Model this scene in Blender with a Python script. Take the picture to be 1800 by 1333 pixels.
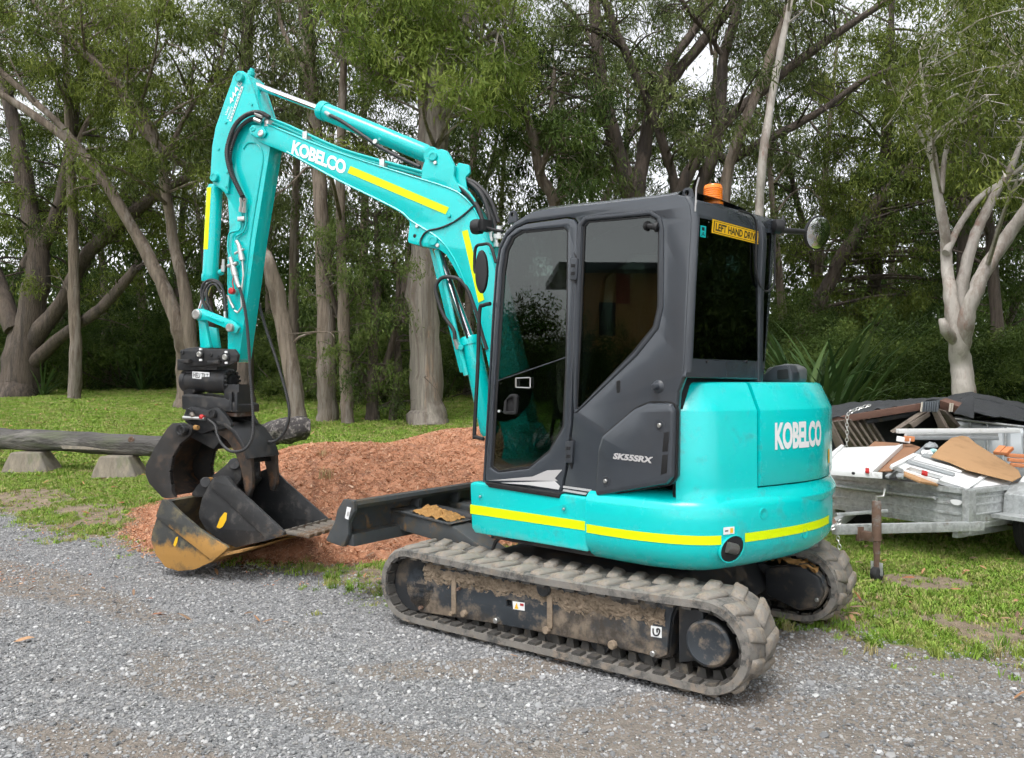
import bpy, bmesh, math, random
import numpy as np
from mathutils import Vector, Matrix
for o in list(bpy.data.objects): bpy.data.objects.remove(o)
S = bpy.context.scene; COL = S.collection
# ---------------------------------------------------------------- camera
F_PX, CX, CY, CAM_H, PITCH = 1415.0, 900.0, 666.5, 1.5, 0.0067
cd = bpy.data.cameras.new('camera'); cam = bpy.data.objects.new('camera', cd); COL.objects.link(cam)
cd.sensor_fit = 'HORIZONTAL'; cd.sensor_width = 36.0; cd.lens = F_PX / 1800 * 36
cd.clip_start = 0.05; cd.clip_end = 2000
cam.location = (0, 0, CAM_H); cam.rotation_euler = (math.pi / 2 + PITCH, 0, 0); S.camera = cam
# ---------------------------------------------------------------- sky, sun, exposure
SUN_EL, SUN_AZ = math.radians(63), math.radians(205)      # azimuth clockwise from +Y (sun behind the camera, a little left)
wd = bpy.data.worlds.new('World'); S.world = wd; wd.use_nodes = True
nt = wd.node_tree; nt.nodes.clear()
sky = nt.nodes.new('ShaderNodeTexSky'); sky.sky_type = 'NISHITA'; sky.sun_disc = False
sky.sun_elevation = SUN_EL; sky.sun_rotation = SUN_AZ; sky.dust_density = 1.5; sky.air_density = 1.0; sky.ozone_density = 1.0
hs = nt.nodes.new('ShaderNodeHueSaturation'); hs.inputs['Saturation'].default_value = 0.12
bg = nt.nodes.new('ShaderNodeBackground'); bg.inputs['Strength'].default_value = 0.15
wo = nt.nodes.new('ShaderNodeOutputWorld')
nt.links.new(sky.outputs[0], hs.inputs['Color']); nt.links.new(hs.outputs[0], bg.inputs['Color']); nt.links.new(bg.outputs[0], wo.inputs['Surface'])
sl = bpy.data.lights.new('sun', 'SUN'); sl.energy = 1.2; sl.angle = math.radians(28); sl.color = (1, .97, .93)
so = bpy.data.objects.new('sun', sl); COL.objects.link(so)
sd = Vector((math.sin(SUN_AZ) * math.cos(SUN_EL), math.cos(SUN_AZ) * math.cos(SUN_EL), math.sin(SUN_EL)))
so.rotation_euler = sd.to_track_quat('Z', 'Y').to_euler(); so.location = sd * 30
vs = S.view_settings; vs.view_transform = 'Standard'; vs.look = 'None'; vs.gamma = 1; vs.exposure = 1.05; vs.use_curve_mapping = False
S.render.engine = 'CYCLES'; S.render.resolution_x = 1024; S.render.resolution_y = 758
S.cycles.use_adaptive_sampling = True; S.cycles.adaptive_threshold = .04; S.cycles.adaptive_min_samples = 12; S.cycles.max_bounces = 5; S.cycles.diffuse_bounces = 2; S.cycles.glossy_bounces = 3; S.cycles.transmission_bounces = 2; S.cycles.transparent_max_bounces = 8

# ---------------------------------------------------------------- helpers
R_ = np.random.default_rng(7); random.seed(7)
def ray(px, py):
    a = (px - CX) / F_PX; b = -(py - CY) / F_PX; c, s = math.cos(PITCH), math.sin(PITCH)
    return Vector((a, c - b * s, s + b * c))
CP = Vector((0, 0, CAM_H))
def at(px, py, Y): d = ray(px, py); return CP + d * (Y / d.y)
def gnd(px, py, z=0.0): d = ray(px, py); return CP + d * ((z - CAM_H) / d.z)
def proj(P):
    d = Vector(P) - CP; c, s = math.cos(PITCH), math.sin(PITCH); f = d.y * c + d.z * s; u = -d.y * s + d.z * c
    return CX + F_PX * d.x / f, CY - F_PX * u / f
class Fr:                       # upright local frame: u forward, v left, w up
    def __init__(s, x, y, deg, z=0.0):
        t = math.radians(deg); s.o = Vector((x, y, z)); s.f = Vector((-math.cos(t), math.sin(t), 0)); s.l = Vector((-math.sin(t), -math.cos(t), 0))
    def W(s, u, v, w): return s.o + s.f * u + s.l * v + Vector((0, 0, w))
    def loc(s, P): d = P - s.o; return (d.dot(s.f), d.dot(s.l), d.z)
    def onv(s, px, py, v):
        d = ray(px, py); t = (v - (CP - s.o).dot(s.l)) / d.dot(s.l); return s.loc(CP + d * t)
    def onu(s, px, py, u):
        d = ray(px, py); t = (u - (CP - s.o).dot(s.f)) / d.dot(s.f); return s.loc(CP + d * t)
    def pv(s, pts, v): return [(q[0], q[2]) for q in (s.onv(x, y, v) for x, y in pts)]
    def pw(s, px, py, v): q = s.onv(px, py, v); return s.W(*q)
WO = {}                         # world origin of every object made
def origin(o): return WO.get(o.name, Vector((0, 0, 0)))
def tag(o, label=None, cat=None, group=None, kind=None):
    if label: o['label'] = label
    if cat: o['category'] = cat
    if group: o['group'] = group
    if kind: o['kind'] = kind
    return o
def empty(name, loc, label=None, cat=None, group=None, parent=None):
    o = bpy.data.objects.new(name, None); COL.objects.link(o); o.empty_display_size = .1
    loc = Vector(loc); WO[o.name] = loc
    if parent: o.parent = parent; o.location = loc - origin(parent)
    else: o.location = loc
    return tag(o, label, cat, group)
def sharp(me, ang=35):
    bm = bmesh.new(); bm.from_mesh(me); a = math.radians(ang)
    for e in bm.edges:
        e.smooth = not (len(e.link_faces) == 2 and e.calc_face_angle(0) > a)
    for f in bm.faces: f.smooth = True
    bm.to_mesh(me); bm.free()
def link(name, me, mat, parent=None, loc=None):
    o = bpy.data.objects.new(name, me); COL.objects.link(o)
    if mat is not None and not me.materials: me.materials.append(mat)
    loc = Vector(loc) if loc is not None else Vector((0, 0, 0)); WO[o.name] = loc
    if parent: o.parent = parent; o.location = loc - origin(parent)
    else: o.location = loc
    return o
def finish(name, me, mat, parent=None, smooth=35, recalc=True):
    """me holds world coordinates: move the origin to the bottom centre, shade, link"""
    bm = bmesh.new(); bm.from_mesh(me)
    if recalc:
        bmesh.ops.remove_doubles(bm, verts=bm.verts, dist=1e-5); bmesh.ops.recalc_face_normals(bm, faces=bm.faces)
    bm.to_mesh(me); bm.free()
    n = len(me.vertices); co = np.empty(n * 3, np.float32); me.vertices.foreach_get('co', co); co = co.reshape(-1, 3)
    lo, hi = co.min(0), co.max(0); o = Vector(((lo[0] + hi[0]) / 2, (lo[1] + hi[1]) / 2, lo[2])); o = Vector([float(x) for x in o])
    co -= np.array(o, np.float32); me.vertices.foreach_set('co', co.ravel()); me.update()
    if smooth: sharp(me, smooth)
    return link(name, me, mat, parent, o)
def mesh(name, verts, faces, mat, parent=None, smooth=35, recalc=True):
    me = bpy.data.meshes.new(name); me.from_pydata([tuple(v) for v in verts], [], faces); return finish(name, me, mat, parent, smooth, recalc)
def area2(l): return sum(l[i][0] * l[(i + 1) % len(l)][1] - l[(i + 1) % len(l)][0] * l[i][1] for i in range(len(l)))
def fil(loop, r, n=4):          # fillet the corners of a polygon
    out = []; m = len(loop)
    for i in range(m):
        p0, p, p1 = (np.array(loop[(i + k) % m], float) for k in (-1, 0, 1))
        a, b = p0 - p, p1 - p; la, lb = np.linalg.norm(a), np.linalg.norm(b)
        if la < 1e-9 or lb < 1e-9: continue
        a /= la; b /= lb; c = max(-1, min(1, a @ b)); ang = math.acos(c)
        if ang > math.pi - .06: out.append(tuple(p)); continue
        d = min(r / max(math.tan(ang / 2), .05), la * .45, lb * .45)
        q0, q1 = p + a * d, p + b * d
        for k in range(n + 1):
            t = k / n; out.append(tuple((1 - t) ** 2 * q0 + 2 * t * (1 - t) * p + t * t * q1))
    return out
def flat(loops, t, bev=0.0):    # filled outline with holes -> slab mesh in xy, z in +-t/2
    cu = bpy.data.curves.new('c', 'CURVE'); cu.dimensions = '2D'; cu.fill_mode = 'BOTH'
    for i, l in enumerate(loops):
        l = list(l)
        if (area2(l) > 0) != (i == 0): l = l[::-1]
        sp = cu.splines.new('POLY'); sp.points.add(len(l) - 1); sp.use_cyclic_u = True
        for p, q in zip(sp.points, l): p.co = (q[0], q[1], 0, 1)
    bev = min(bev, t * .49); cu.extrude = t / 2 - bev; cu.bevel_depth = bev; cu.bevel_resolution = 1; cu.offset = -bev
    ob = bpy.data.objects.new('c', cu); me = bpy.data.meshes.new_from_object(ob)
    bpy.data.objects.remove(ob); bpy.data.curves.remove(cu); me.materials.clear(); return me
def remap(me, fn):
    for v in me.vertices: v.co = fn(v.co)
    return me
def plate(name, fr, loops, v0, v1, mat, parent=None, bev=.004, r=0.0, smooth=35):
    """slab with outline(s) in (u, w), from v0 to v1 across"""
    if isinstance(loops[0][0], (int, float)): loops = [loops]
    if r: loops = [fil(l, r) for l in loops]
    me = flat(loops, abs(v1 - v0), bev); vm = (v0 + v1) / 2
    remap(me, lambda c: fr.W(c.x, vm + c.z, c.y)); return finish(name, me, mat, parent, smooth)
def pplate(name, fr, pix, v0, v1, mat, parent=None, bev=.004, r=0.0, smooth=35):
    """the same with the outline measured in the picture on the plane v0"""
    if isinstance(pix[0][0], (int, float)): pix = [pix]
    return plate(name, fr, [fr.pv(l, v0) for l in pix], v0, v1, mat, parent, bev, r, smooth)
def slab3(name, P, X, Yv, loops, t, mat, parent=None, bev=.002, smooth=35):
    """slab on an arbitrary plane: point P, axes X and Yv, thickness along their normal (centred)"""
    X, Yv = Vector(X).normalized(), Vector(Yv).normalized(); N = X.cross(Yv)
    if isinstance(loops[0][0], (int, float)): loops = [loops]
    me = flat(loops, t, bev); P = Vector(P)
    remap(me, lambda c: P + X * c.x + Yv * c.y + N * c.z); return finish(name, me, mat, parent, smooth)
def rect(w, h): return [(-w / 2, -h / 2), (w / 2, -h / 2), (w / 2, h / 2), (-w / 2, h / 2)]
def spline(pts, n=6):           # Catmull-Rom through points
    P = [np.array(p, float) for p in pts]
    if len(P) < 3: return [tuple(P[0] + (P[1] - P[0]) * k / n) for k in range(n + 1)]
    P = [2 * P[0] - P[1]] + P + [2 * P[-1] - P[-2]]; out = []
    for i in range(1, len(P) - 2):
        for k in range(n):
            t = k / n; a, b, c, d = P[i - 1:i + 3]
            out.append(tuple(.5 * (2 * b + (c - a) * t + (2 * a - 5 * b + 4 * c - d) * t * t + (3 * b - a - 3 * c + d) * t ** 3)))
    out.append(tuple(P[-2])); return out
def tube_data(pts, rad, seg=8, caps=True, wob=None):
    pts = [Vector(p[:3]) for p in pts]; n = len(pts); rad = rad if hasattr(rad, '__len__') else [rad] * n
    vs, fs = [], []; N = None
    for i in range(n):
        t = (pts[min(i + 1, n - 1)] - pts[max(i - 1, 0)]).normalized()
        if N is None:
            N = t.cross(Vector((0, 0, 1))); N = N if N.length > .05 else t.cross(Vector((1, 0, 0)))
        N = (N - t * N.dot(t)).normalized(); Bn = t.cross(N)
        for k in range(seg):
            a = 2 * math.pi * k / seg; r = rad[i] * (wob(i, k) if wob else 1)
            vs.append(pts[i] + (N * math.cos(a) + Bn * math.sin(a)) * r)
    for i in range(n - 1):
        for k in range(seg):
            a, b = i * seg + k, i * seg + (k + 1) % seg; fs.append((a, b, b + seg, a + seg))
    if caps: fs.append(tuple(range(seg))[::-1]); fs.append(tuple(range((n - 1) * seg, n * seg)))
    return vs, fs
def tube(name, pts, rad, mat, parent=None, seg=8, smooth=50, sp=0):
    if sp: pts = spline(pts, sp)
    v, f = tube_data(pts, rad, seg); return mesh(name, v, f, mat, parent, smooth)
def lathe(name, a, b, prof, mat, parent=None, seg=24, smooth=35):
    """prof = [(t along a->b in metres, radius)...]"""
    a, b = Vector(a), Vector(b); d = (b - a).normalized(); N = d.cross(Vector((0, 0, 1)))
    N = (N if N.length > .05 else d.cross(Vector((1, 0, 0)))).normalized(); Bn = d.cross(N); vs, fs = [], []
    for t, r in prof:
        for k in range(seg):
            g = 2 * math.pi * k / seg; vs.append(a + d * t + (N * math.cos(g) + Bn * math.sin(g)) * max(r, 1e-4))
    for i in range(len(prof) - 1):
        for k in range(seg):
            p, q = i * seg + k, i * seg + (k + 1) % seg; fs.append((p, q, q + seg, p + seg))
    fs.append(tuple(range(seg))[::-1]); fs.append(tuple(range((len(prof) - 1) * seg, len(prof) * seg)))
    return mesh(name, vs, fs, mat, parent, smooth)
def cyl(name, a, b, r, mat, parent=None, seg=20, ch=None):
    L = (Vector(b) - Vector(a)).length; ch = min(r * .15, L * .2) if ch is None else ch
    return lathe(name, a, b, [(0, r - ch), (ch, r), (L - ch, r), (L, r - ch)], mat, parent, seg)
def boxuvw(name, fr, u0, u1, v0, v1, w0, w1, mat, parent=None, bev=.004):
    return plate(name, fr, [(u0, w0), (u1, w0), (u1, w1), (u0, w1)], v0, v1, mat, parent, bev)
def bar(name, a, b, wd_, ht, mat, parent=None, up=(0, 0, 1), bev=.003):
    a, b = Vector(a), Vector(b); d = b - a; L = d.length; d.normalize(); s = d.cross(Vector(up)).normalized(); 
    return slab3(name, (a + b) / 2, d, s, rect(L, wd_), ht, mat, parent, bev)
def text(name, s, fn, mat, parent=None, w=1.0, h=1.0, bold=0.0, shear=0.0, lift=.0015, sub=0, space=1.0):
    """letters fitted to a w x h box and carried to the surface by fn(s, t, lift)"""
    cu = bpy.data.curves.new('t', 'FONT'); cu.body = s; cu.size = 1; cu.offset = bold; cu.shear = shear; cu.fill_mode = 'FRONT'; cu.resolution_u = 3; cu.space_character = space
    ob = bpy.data.objects.new('t', cu); me = bpy.data.meshes.new_from_object(ob); bpy.data.objects.remove(ob); bpy.data.curves.remove(cu)
    me.materials.clear(); co = np.array([v.co[:] for v in me.vertices]); lo, hi = co.min(0), co.max(0)
    if sub:
        bm = bmesh.new(); bm.from_mesh(me); bmesh.ops.subdivide_edges(bm, edges=[e for e in bm.edges if e.calc_length() > .12], cuts=sub); bmesh.ops.triangulate(bm, faces=bm.faces); bm.to_mesh(me); bm.free()
    remap(me, lambda c: fn((c.x - lo[0]) / (hi[0] - lo[0]) * w, (c.y - lo[1]) / (hi[1] - lo[1]) * h, lift))
    return finish(name, me, mat, parent, 0, False)
def quadfn(fr, v, bl, br, tl, w, h, sgn=1):
    """text mapping on the plane v of frame fr from three measured corners"""
    A, Bq, Cq = (fr.pw(*p, v) for p in (bl, br, tl))
    return (lambda s, t, l: A + (Bq - A) * (s / w) + (Cq - A) * (t / h) + fr.l * l * sgn)

# ---------------------------------------------------------------- materials
MATS = {}
def M(name, col, rough=.5, metal=0.0, var=.12, scale=6.0, bump=0.0, bscale=80.0, coat=0.0, dirt=None, spec=None, stretch=None):
    """procedural paint / rubber / bark: two noises for tone, optional dirt patches, optional bump"""
    m = bpy.data.materials.new(name); m.use_nodes = True; MATS[name] = m
    n, l = m.node_tree.nodes, m.node_tree.links; b = n['Principled BSDF']
    b.inputs['Roughness'].default_value = rough; b.inputs['Metallic'].default_value = metal
    if coat: b.inputs['Coat Weight'].default_value = coat; b.inputs['Coat Roughness'].default_value = .08
    if spec is not None: b.inputs['Specular IOR Level'].default_value = spec
    tc = n.new('ShaderNodeTexCoord'); src = tc.outputs['Object']
    if stretch:
        mp = n.new('ShaderNodeMapping'); mp.inputs['Scale'].default_value = stretch; l.new(src, mp.inputs[0]); src = mp.outputs[0]
    nz = n.new('ShaderNodeTexNoise'); nz.inputs['Scale'].default_value = scale; nz.inputs['Detail'].default_value = 6; nz.inputs['Roughness'].default_value = .65
    l.new(src, nz.inputs['Vector'])
    mx = n.new('ShaderNodeMix'); mx.data_type = 'RGBA'; l.new(nz.outputs['Fac'], mx.inputs['Factor'])
    mx.inputs['A'].default_value = (*[c * (1 - var * 1.6) for c in col], 1); mx.inputs['B'].default_value = (*[min(c * (1 + var * 1.6), 1) for c in col], 1)
    out = mx.outputs['Result']
    if dirt:
        for dcol, amt, dsc, drough in dirt:
            nd = n.new('ShaderNodeTexNoise'); nd.inputs['Scale'].default_value = dsc; nd.inputs['Detail'].default_value = 8; nd.inputs['Roughness'].default_value = .7
            l.new(src, nd.inputs['Vector'])
            rp = n.new('ShaderNodeValToRGB'); e = rp.color_ramp.elements; e[0].position = .5 - (amt - .5) * .5 - .06; e[1].position = e[0].position + .12
            e[0].color = (0, 0, 0, 1); e[1].color = (1, 1, 1, 1); l.new(nd.outputs['Fac'], rp.inputs[0])
            m2 = n.new('ShaderNodeMix'); m2.data_type = 'RGBA'; l.new(rp.outputs[0], m2.inputs['Factor']); l.new(out, m2.inputs['A'])
            m2.inputs['B'].default_value = (*dcol, 1); out = m2.outputs['Result']
            mr = n.new('ShaderNodeMix'); l.new(rp.outputs[0], mr.inputs['Factor']); mr.inputs['A'].default_value = rough; mr.inputs['B'].default_value = drough
            l.new(mr.outputs['Result'], b.inputs['Roughness'])
    l.new(out, b.inputs['Base Color'])
    if bump:
        nb = n.new('ShaderNodeTexNoise'); nb.inputs['Scale'].default_value = bscale; nb.inputs['Detail'].default_value = 5; l.new(src, nb.inputs['Vector'])
        bp = n.new('ShaderNodeBump'); bp.inputs['Strength'].default_value = min(bump, 1); bp.inputs['Distance'].default_value = .01 if bump <= 1 else .01 * bump
        l.new(nb.outputs['Fac'], bp.inputs['Height']); l.new(bp.outputs[0], b.inputs['Normal'])
    return m
def glass(name, tint, ior=1.75, rough=.0):
    m = bpy.data.materials.new(name); m.use_nodes = True; n, l = m.node_tree.nodes, m.node_tree.links; n.clear()
    tr = n.new('ShaderNodeBsdfTransparent'); tr.inputs[0].default_value = (*tint, 1)
    gl = n.new('ShaderNodeBsdfGlossy'); gl.inputs['Roughness'].default_value = rough; gl.inputs[0].default_value = (.95, 1, .98, 1)
    fr = n.new('ShaderNodeFresnel'); fr.inputs[0].default_value = ior
    mx = n.new('ShaderNodeMixShader'); o = n.new('ShaderNodeOutputMaterial')
    ge = n.new('ShaderNodeNewGeometry'); iv = n.new('ShaderNodeMath'); iv.operation = 'SUBTRACT'; iv.inputs[0].default_value = 1; l.new(ge.outputs['Backfacing'], iv.inputs[1]); ml = n.new('ShaderNodeMath'); ml.operation = 'MULTIPLY'; l.new(fr.outputs[0], ml.inputs[0]); l.new(iv.outputs[0], ml.inputs[1])   # only the outer face of a pane reflects
    l.new(ml.outputs[0], mx.inputs[0]); l.new(tr.outputs[0], mx.inputs[1]); l.new(gl.outputs[0], mx.inputs[2]); l.new(mx.outputs[0], o.inputs[0]); return m
def instmat(name, cols, rough=.8, spec=.3):    # a colour per instance
    m = bpy.data.materials.new(name); m.use_nodes = True; n, l = m.node_tree.nodes, m.node_tree.links; b = n['Principled BSDF']
    oi = n.new('ShaderNodeObjectInfo'); rp = n.new('ShaderNodeValToRGB'); e = rp.color_ramp.elements
    while len(e) < len(cols): e.new(.5)
    for i, c in enumerate(cols): e[i].position = i / (len(cols) - 1); e[i].color = (*c, 1)
    l.new(oi.outputs['Random'], rp.inputs[0]); l.new(rp.outputs[0], b.inputs['Base Color']); b.inputs['Roughness'].default_value = rough; b.inputs['Specular IOR Level'].default_value = spec
    return m
def leafmat(name, cols, trans=.3, rough=.55):   # tone attribute chooses the leaf's own colour
    m = bpy.data.materials.new(name); m.use_nodes = True; n, l = m.node_tree.nodes, m.node_tree.links; b = n['Principled BSDF']
    at_ = n.new('ShaderNodeAttribute'); at_.attribute_name = 'tone'; rp = n.new('ShaderNodeValToRGB'); e = rp.color_ramp.elements
    while len(e) < len(cols): e.new(.5)
    for i, c in enumerate(cols): e[i].position = i / (len(cols) - 1); e[i].color = (*c, 1)
    l.new(at_.outputs['Fac'], rp.inputs[0]); l.new(rp.outputs[0], b.inputs['Base Color']); b.inputs['Roughness'].default_value = rough; b.inputs['Specular IOR Level'].default_value = .16
    tr = n.new('ShaderNodeBsdfTranslucent'); l.new(rp.outputs[0], tr.inputs[0]); mx = n.new('ShaderNodeMixShader'); mx.inputs[0].default_value = trans
    o = n['Material Output']; l.new(b.outputs[0], mx.inputs[1]); l.new(tr.outputs[0], mx.inputs[2]); l.new(mx.outputs[0], o.inputs[0]); return m
MUD = (.27, .21, .15)
teal = M('teal_paint', (.0, .56, .55), .27, var=.03, scale=3, coat=.4, dirt=[((.03, .42, .40), .26, 7, .5)])
teal_d = M('teal_paint_dusty', (.002, .50, .485), .36, var=.05, scale=8, coat=.2)
grey = M('charcoal_cab_paint', (.042, .049, .059), .27, var=.08, scale=4, coat=.5)
grey2 = M('charcoal_moulding', (.034, .039, .047), .4, var=.08, scale=5, coat=.1)
black = M('black_rubber_trim', (.012, .012, .013), .55, var=.1)
blackp = M('black_steel_paint', (.018, .019, .021), .42, var=.2, scale=9, dirt=[((.05, .045, .04), .36, 14, .8)])
void = M('dark_interior', (.006, .006, .007), .8)
chrome = M('chrome_rod', (.78, .78, .8), .14, metal=1, var=.03)
zinc = M('zinc_fitting', (.62, .62, .6), .32, metal=.9, var=.1)
hose = M('black_hose', (.028, .028, .029), .5, var=.1)
yel = M('yellow_reflective_tape', (.70, .90, .0), .45, var=.03, spec=.3)
white = M('white_vinyl', (.82, .83, .83), .4, var=.03)
silver = M('silver_vinyl', (.46, .45, .45), .38, var=.06)
rubber = M('dusty_track_rubber', (.19, .178, .16), .82, var=.25, scale=11, bump=.35, bscale=60, dirt=[((.06, .06, .058), .42, 7, .75), ((.24, .2, .16), .36, 15, .9)])
lugm = M('worn_track_lug', (.23, .21, .185), .85, var=.25, scale=9, bump=.5, bscale=50, dirt=[((.075, .072, .068), .40, 8, .8), ((.27, .225, .175), .42, 10, .9)])
inner = M('track_inner_rubber', (.05, .047, .043), .75, var=.3, scale=14, dirt=[((.12, .1, .075), .3, 12, .9)])
ugrey = M('undercarriage_paint', (.032, .039, .047), .5, var=.2, scale=9, dirt=[((.22, .175, .13), .42, 4.5, .92), ((.055, .045, .036), .34, 3.1, .9)])
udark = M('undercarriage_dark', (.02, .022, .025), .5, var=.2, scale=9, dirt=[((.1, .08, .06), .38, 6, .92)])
mudm = M('caked_dry_mud', MUD, .95, var=.35, scale=16, bump=1, bscale=40, dirt=[((.15, .115, .08), .40, 9, .95)])
bladem = M('blade_paint', (.062, .068, .072), .45, var=.2, scale=7, dirt=[((.09, .075, .055), .36, 8, .85), ((.28, .15, .045), .22, 6, .95)])
clay = M('orange_clay', (.34, .185, .06), .95, var=.3, scale=22, bump=1, bscale=60)
bucketb = M('bucket_black_scuffed', (.033, .034, .036), .42, var=.3, scale=8, dirt=[((.085, .08, .075), .36, 9, .6), ((.2, .11, .04), .17, 5, .9)])
def smear(m, col, z0, w, amp=.35, sc=5):      # clay left below a ragged line
    n, l = m.node_tree.nodes, m.node_tree.links; b = n['Principled BSDF']; src = b.inputs['Base Color'].links[0].from_socket; tc = n.new('ShaderNodeTexCoord'); sx = n.new('ShaderNodeSeparateXYZ'); l.new(tc.outputs['Object'], sx.inputs[0])
    nz = n.new('ShaderNodeTexNoise'); nz.inputs['Scale'].default_value = sc; nz.inputs['Detail'].default_value = 9; nz.inputs['Roughness'].default_value = .7; l.new(tc.outputs['Object'], nz.inputs['Vector'])
    ma = n.new('ShaderNodeMath'); ma.operation = 'MULTIPLY_ADD'; l.new(nz.outputs['Fac'], ma.inputs[0]); ma.inputs[1].default_value = amp; l.new(sx.outputs['Z'], ma.inputs[2])
    mr = n.new('ShaderNodeMapRange'); mr.inputs['From Min'].default_value = z0 + amp / 2 - w; mr.inputs['From Max'].default_value = z0 + amp / 2 + w; mr.inputs['To Min'].default_value = 1; mr.inputs['To Max'].default_value = 0; l.new(ma.outputs[0], mr.inputs['Value'])
    mx = n.new('ShaderNodeMix'); mx.data_type = 'RGBA'; l.new(mr.outputs[0], mx.inputs['Factor']); l.new(src, mx.inputs['A']); mx.inputs['B'].default_value = (*col, 1); l.new(mx.outputs['Result'], b.inputs['Base Color']); return m
teal_l = smear(M('teal_paint_splashed', (.0, .56, .55), .27, var=.03, scale=3, coat=.35, dirt=[((.03, .45, .43), .26, 7, .5)]), (.16, .40, .37), .0, .05, .16, 9)
bucketc = smear(M('bucket_clay_smeared', (.05, .052, .05), .55, var=.3, scale=6, dirt=[((.15, .13, .08), .45, 5, .8)]), (.42, .225, .06), .17, .035, .5, 4.5)
smear(bucketc, (.23, .135, .05), .02, .03, .42, 9)
rustm = M('rusty_jaw_steel', (.055, .04, .03), .7, var=.4, scale=10, dirt=[((.14, .075, .04), .42, 7, .85), ((.02, .02, .02), .38, 9, .6)])
worn = M('worn_bare_steel', (.2, .18, .155), .5, metal=.3, var=.3, scale=18, dirt=[((.16, .1, .06), .4, 12, .85)])
amber = M('amber_lens', (.95, .22, .004), .25, var=.1, coat=.5)
galv = M('galvanised_steel', (.46, .48, .48), .5, metal=.35, var=.3, scale=26, dirt=[((.33, .345, .345), .46, 16, .6), ((.24, .21, .17), .22, 5, .8)])
rusty = M('rusty_steel', (.14, .085, .06), .85, var=.4, scale=20, dirt=[((.2, .19, .18), .36, 9, .6)])
tyre = M('tyre_rubber', (.022, .022, .023), .8, var=.2, bump=.3, bscale=60)
glass_c = glass('tinted_cab_glass', (.38, .44, .41), 1.7)
glass_r = glass('dark_rear_glass', (.16, .21, .21), 1.5)
# ================================================================ ground and what lies on it
def vnoise(x, y, sc, seed):
    r = np.random.default_rng(seed).random((64, 64)); x, y = np.asarray(x) / sc, np.asarray(y) / sc
    xi, yi = np.floor(x).astype(int), np.floor(y).astype(int); fx, fy = x - xi, y - yi; fx, fy = fx * fx * (3 - 2 * fx), fy * fy * (3 - 2 * fy)
    g = lambda a, b: r[a % 64, b % 64]
    return (g(xi, yi) * (1 - fx) + g(xi + 1, yi) * fx) * (1 - fy) + (g(xi, yi + 1) * (1 - fx) + g(xi + 1, yi + 1) * fx) * fy
def fbm(x, y, sc, seed): return (vnoise(x, y, sc, seed) + .5 * vnoise(x, y, sc / 2.1, seed + 1) + .25 * vnoise(x, y, sc / 4.3, seed + 2)) / 1.75
def zt(X, Y):
    X, Y = np.asarray(X, float), np.asarray(Y, float); t = Y - (7.3 + np.clip(X, 0, 5) * .5); s = .5 * (t + np.sqrt(t * t + 1)) 
    return .07 * np.minimum(s, 23) + .03 * np.maximum(s - 23, 0) - .005 * (Y < 90)
def ztf(X, Y): return float(zt(X, Y))
BX, BY = [-14, -9, -5.3, -3.4, -1.66, -.9, .5, 1.66, 2.17, 2.7, 6, 14], [10.4, 9.5, 8.35, 7.3, 6.25, 5.6, 5.2, 4.95, 4.45, 4.2, 3.3, 1.6]
def edge_d(X, Y): return np.interp(X, BX, BY) - Y + (fbm(X, Y, .9, 11) - .5) * 1.0      # > 0 on the gravel
def heap_h(X, Y):
    X, Y = np.asarray(X, float), np.asarray(Y, float); out = np.full(np.broadcast(X, Y).shape, -.25)
    for cx, cy, rx, ry, h in ((-1.75, 8.3, 1.95, 1.55, .80), (-.45, 9.2, 2.2, 1.75, .84), (-2.9, 9.0, 1.1, .8, .45)):
        d = ((X - cx) / rx) ** 2 + ((Y - cy) / ry) ** 2; g = np.where(d < 1.6, h * (np.maximum(1 - d, -.6) * .75 + .25 * np.sign(1 - d) * np.abs(1 - d) ** 1.5), -.25); out = np.where((out > 0) & (g > 0), (np.maximum(out, 0) ** 5 + np.maximum(g, 0) ** 5) ** .2, np.maximum(out, g))
    return out + (fbm(X, Y, .8, 31) - .5) * .10
def brown(X, Y):     # 0..1 bare earth showing in the gravel
    s_, t_ = .885 * X - .466 * Y, .466 * X + .885 * Y; b = np.clip((fbm(s_ / 3.2, t_, .75, 51) - .47) * 4.5, 0, .8)
    for cx, cy, rx, ry, k in ((2.0, 3.5, 1.9, .6, .9), (-.2, 4.25, .9, .18, .8), (1.2, 4.05, .6, .25, .6), (2.9, 4.05, 1.3, .34, .9), (1.9, 4.55, .7, .22, .8), (-1.6, 4.9, .8, .2, .5), (1.2, 3.2, .9, .25, .8)):
        b = np.maximum(b, k * np.clip(1.3 - ((X - cx) / rx) ** 2 - ((Y - cy) / ry) ** 2 + (fbm(X, Y, .3, 77) - .5) * 1.5, 0, 1))
    return b
def bare_f(X, Y):    # worn earth in the lawn: along the gravel edge, and a few real patches
    b = np.clip((fbm(X, Y, .6, 95) - .42) * 6, 0, 1) * np.clip(1.5 + edge_d(X, Y) * .75, 0, 1)
    for cx, cy, rx, ry in ((3.1, 6.1, .42, .26), (2.2, 5.6, .3, .18), (-5.9, 9.6, .9, .5), (-4.6, 8.9, .5, .3)): b = np.maximum(b, np.clip(1.5 - ((X - cx) / rx) ** 2 - ((Y - cy) / ry) ** 2 + (fbm(X, Y, .25, 33) - .5) * 1.6, 0, 1))
    return b
xs = np.unique(np.round(np.concatenate([np.linspace(-300, -30, 14), np.linspace(-30, -8, 45), np.linspace(-8, 7, 230), np.linspace(7, 30, 46), np.linspace(30, 300, 14)]), 4))
ys = np.unique(np.round(np.concatenate([np.linspace(-200, -6, 12), np.linspace(-6, 1.5, 30), np.linspace(1.5, 12, 170), np.linspace(12, 34, 60), np.linspace(34, 80, 20), np.linspace(80, 600, 14)]), 4))
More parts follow.
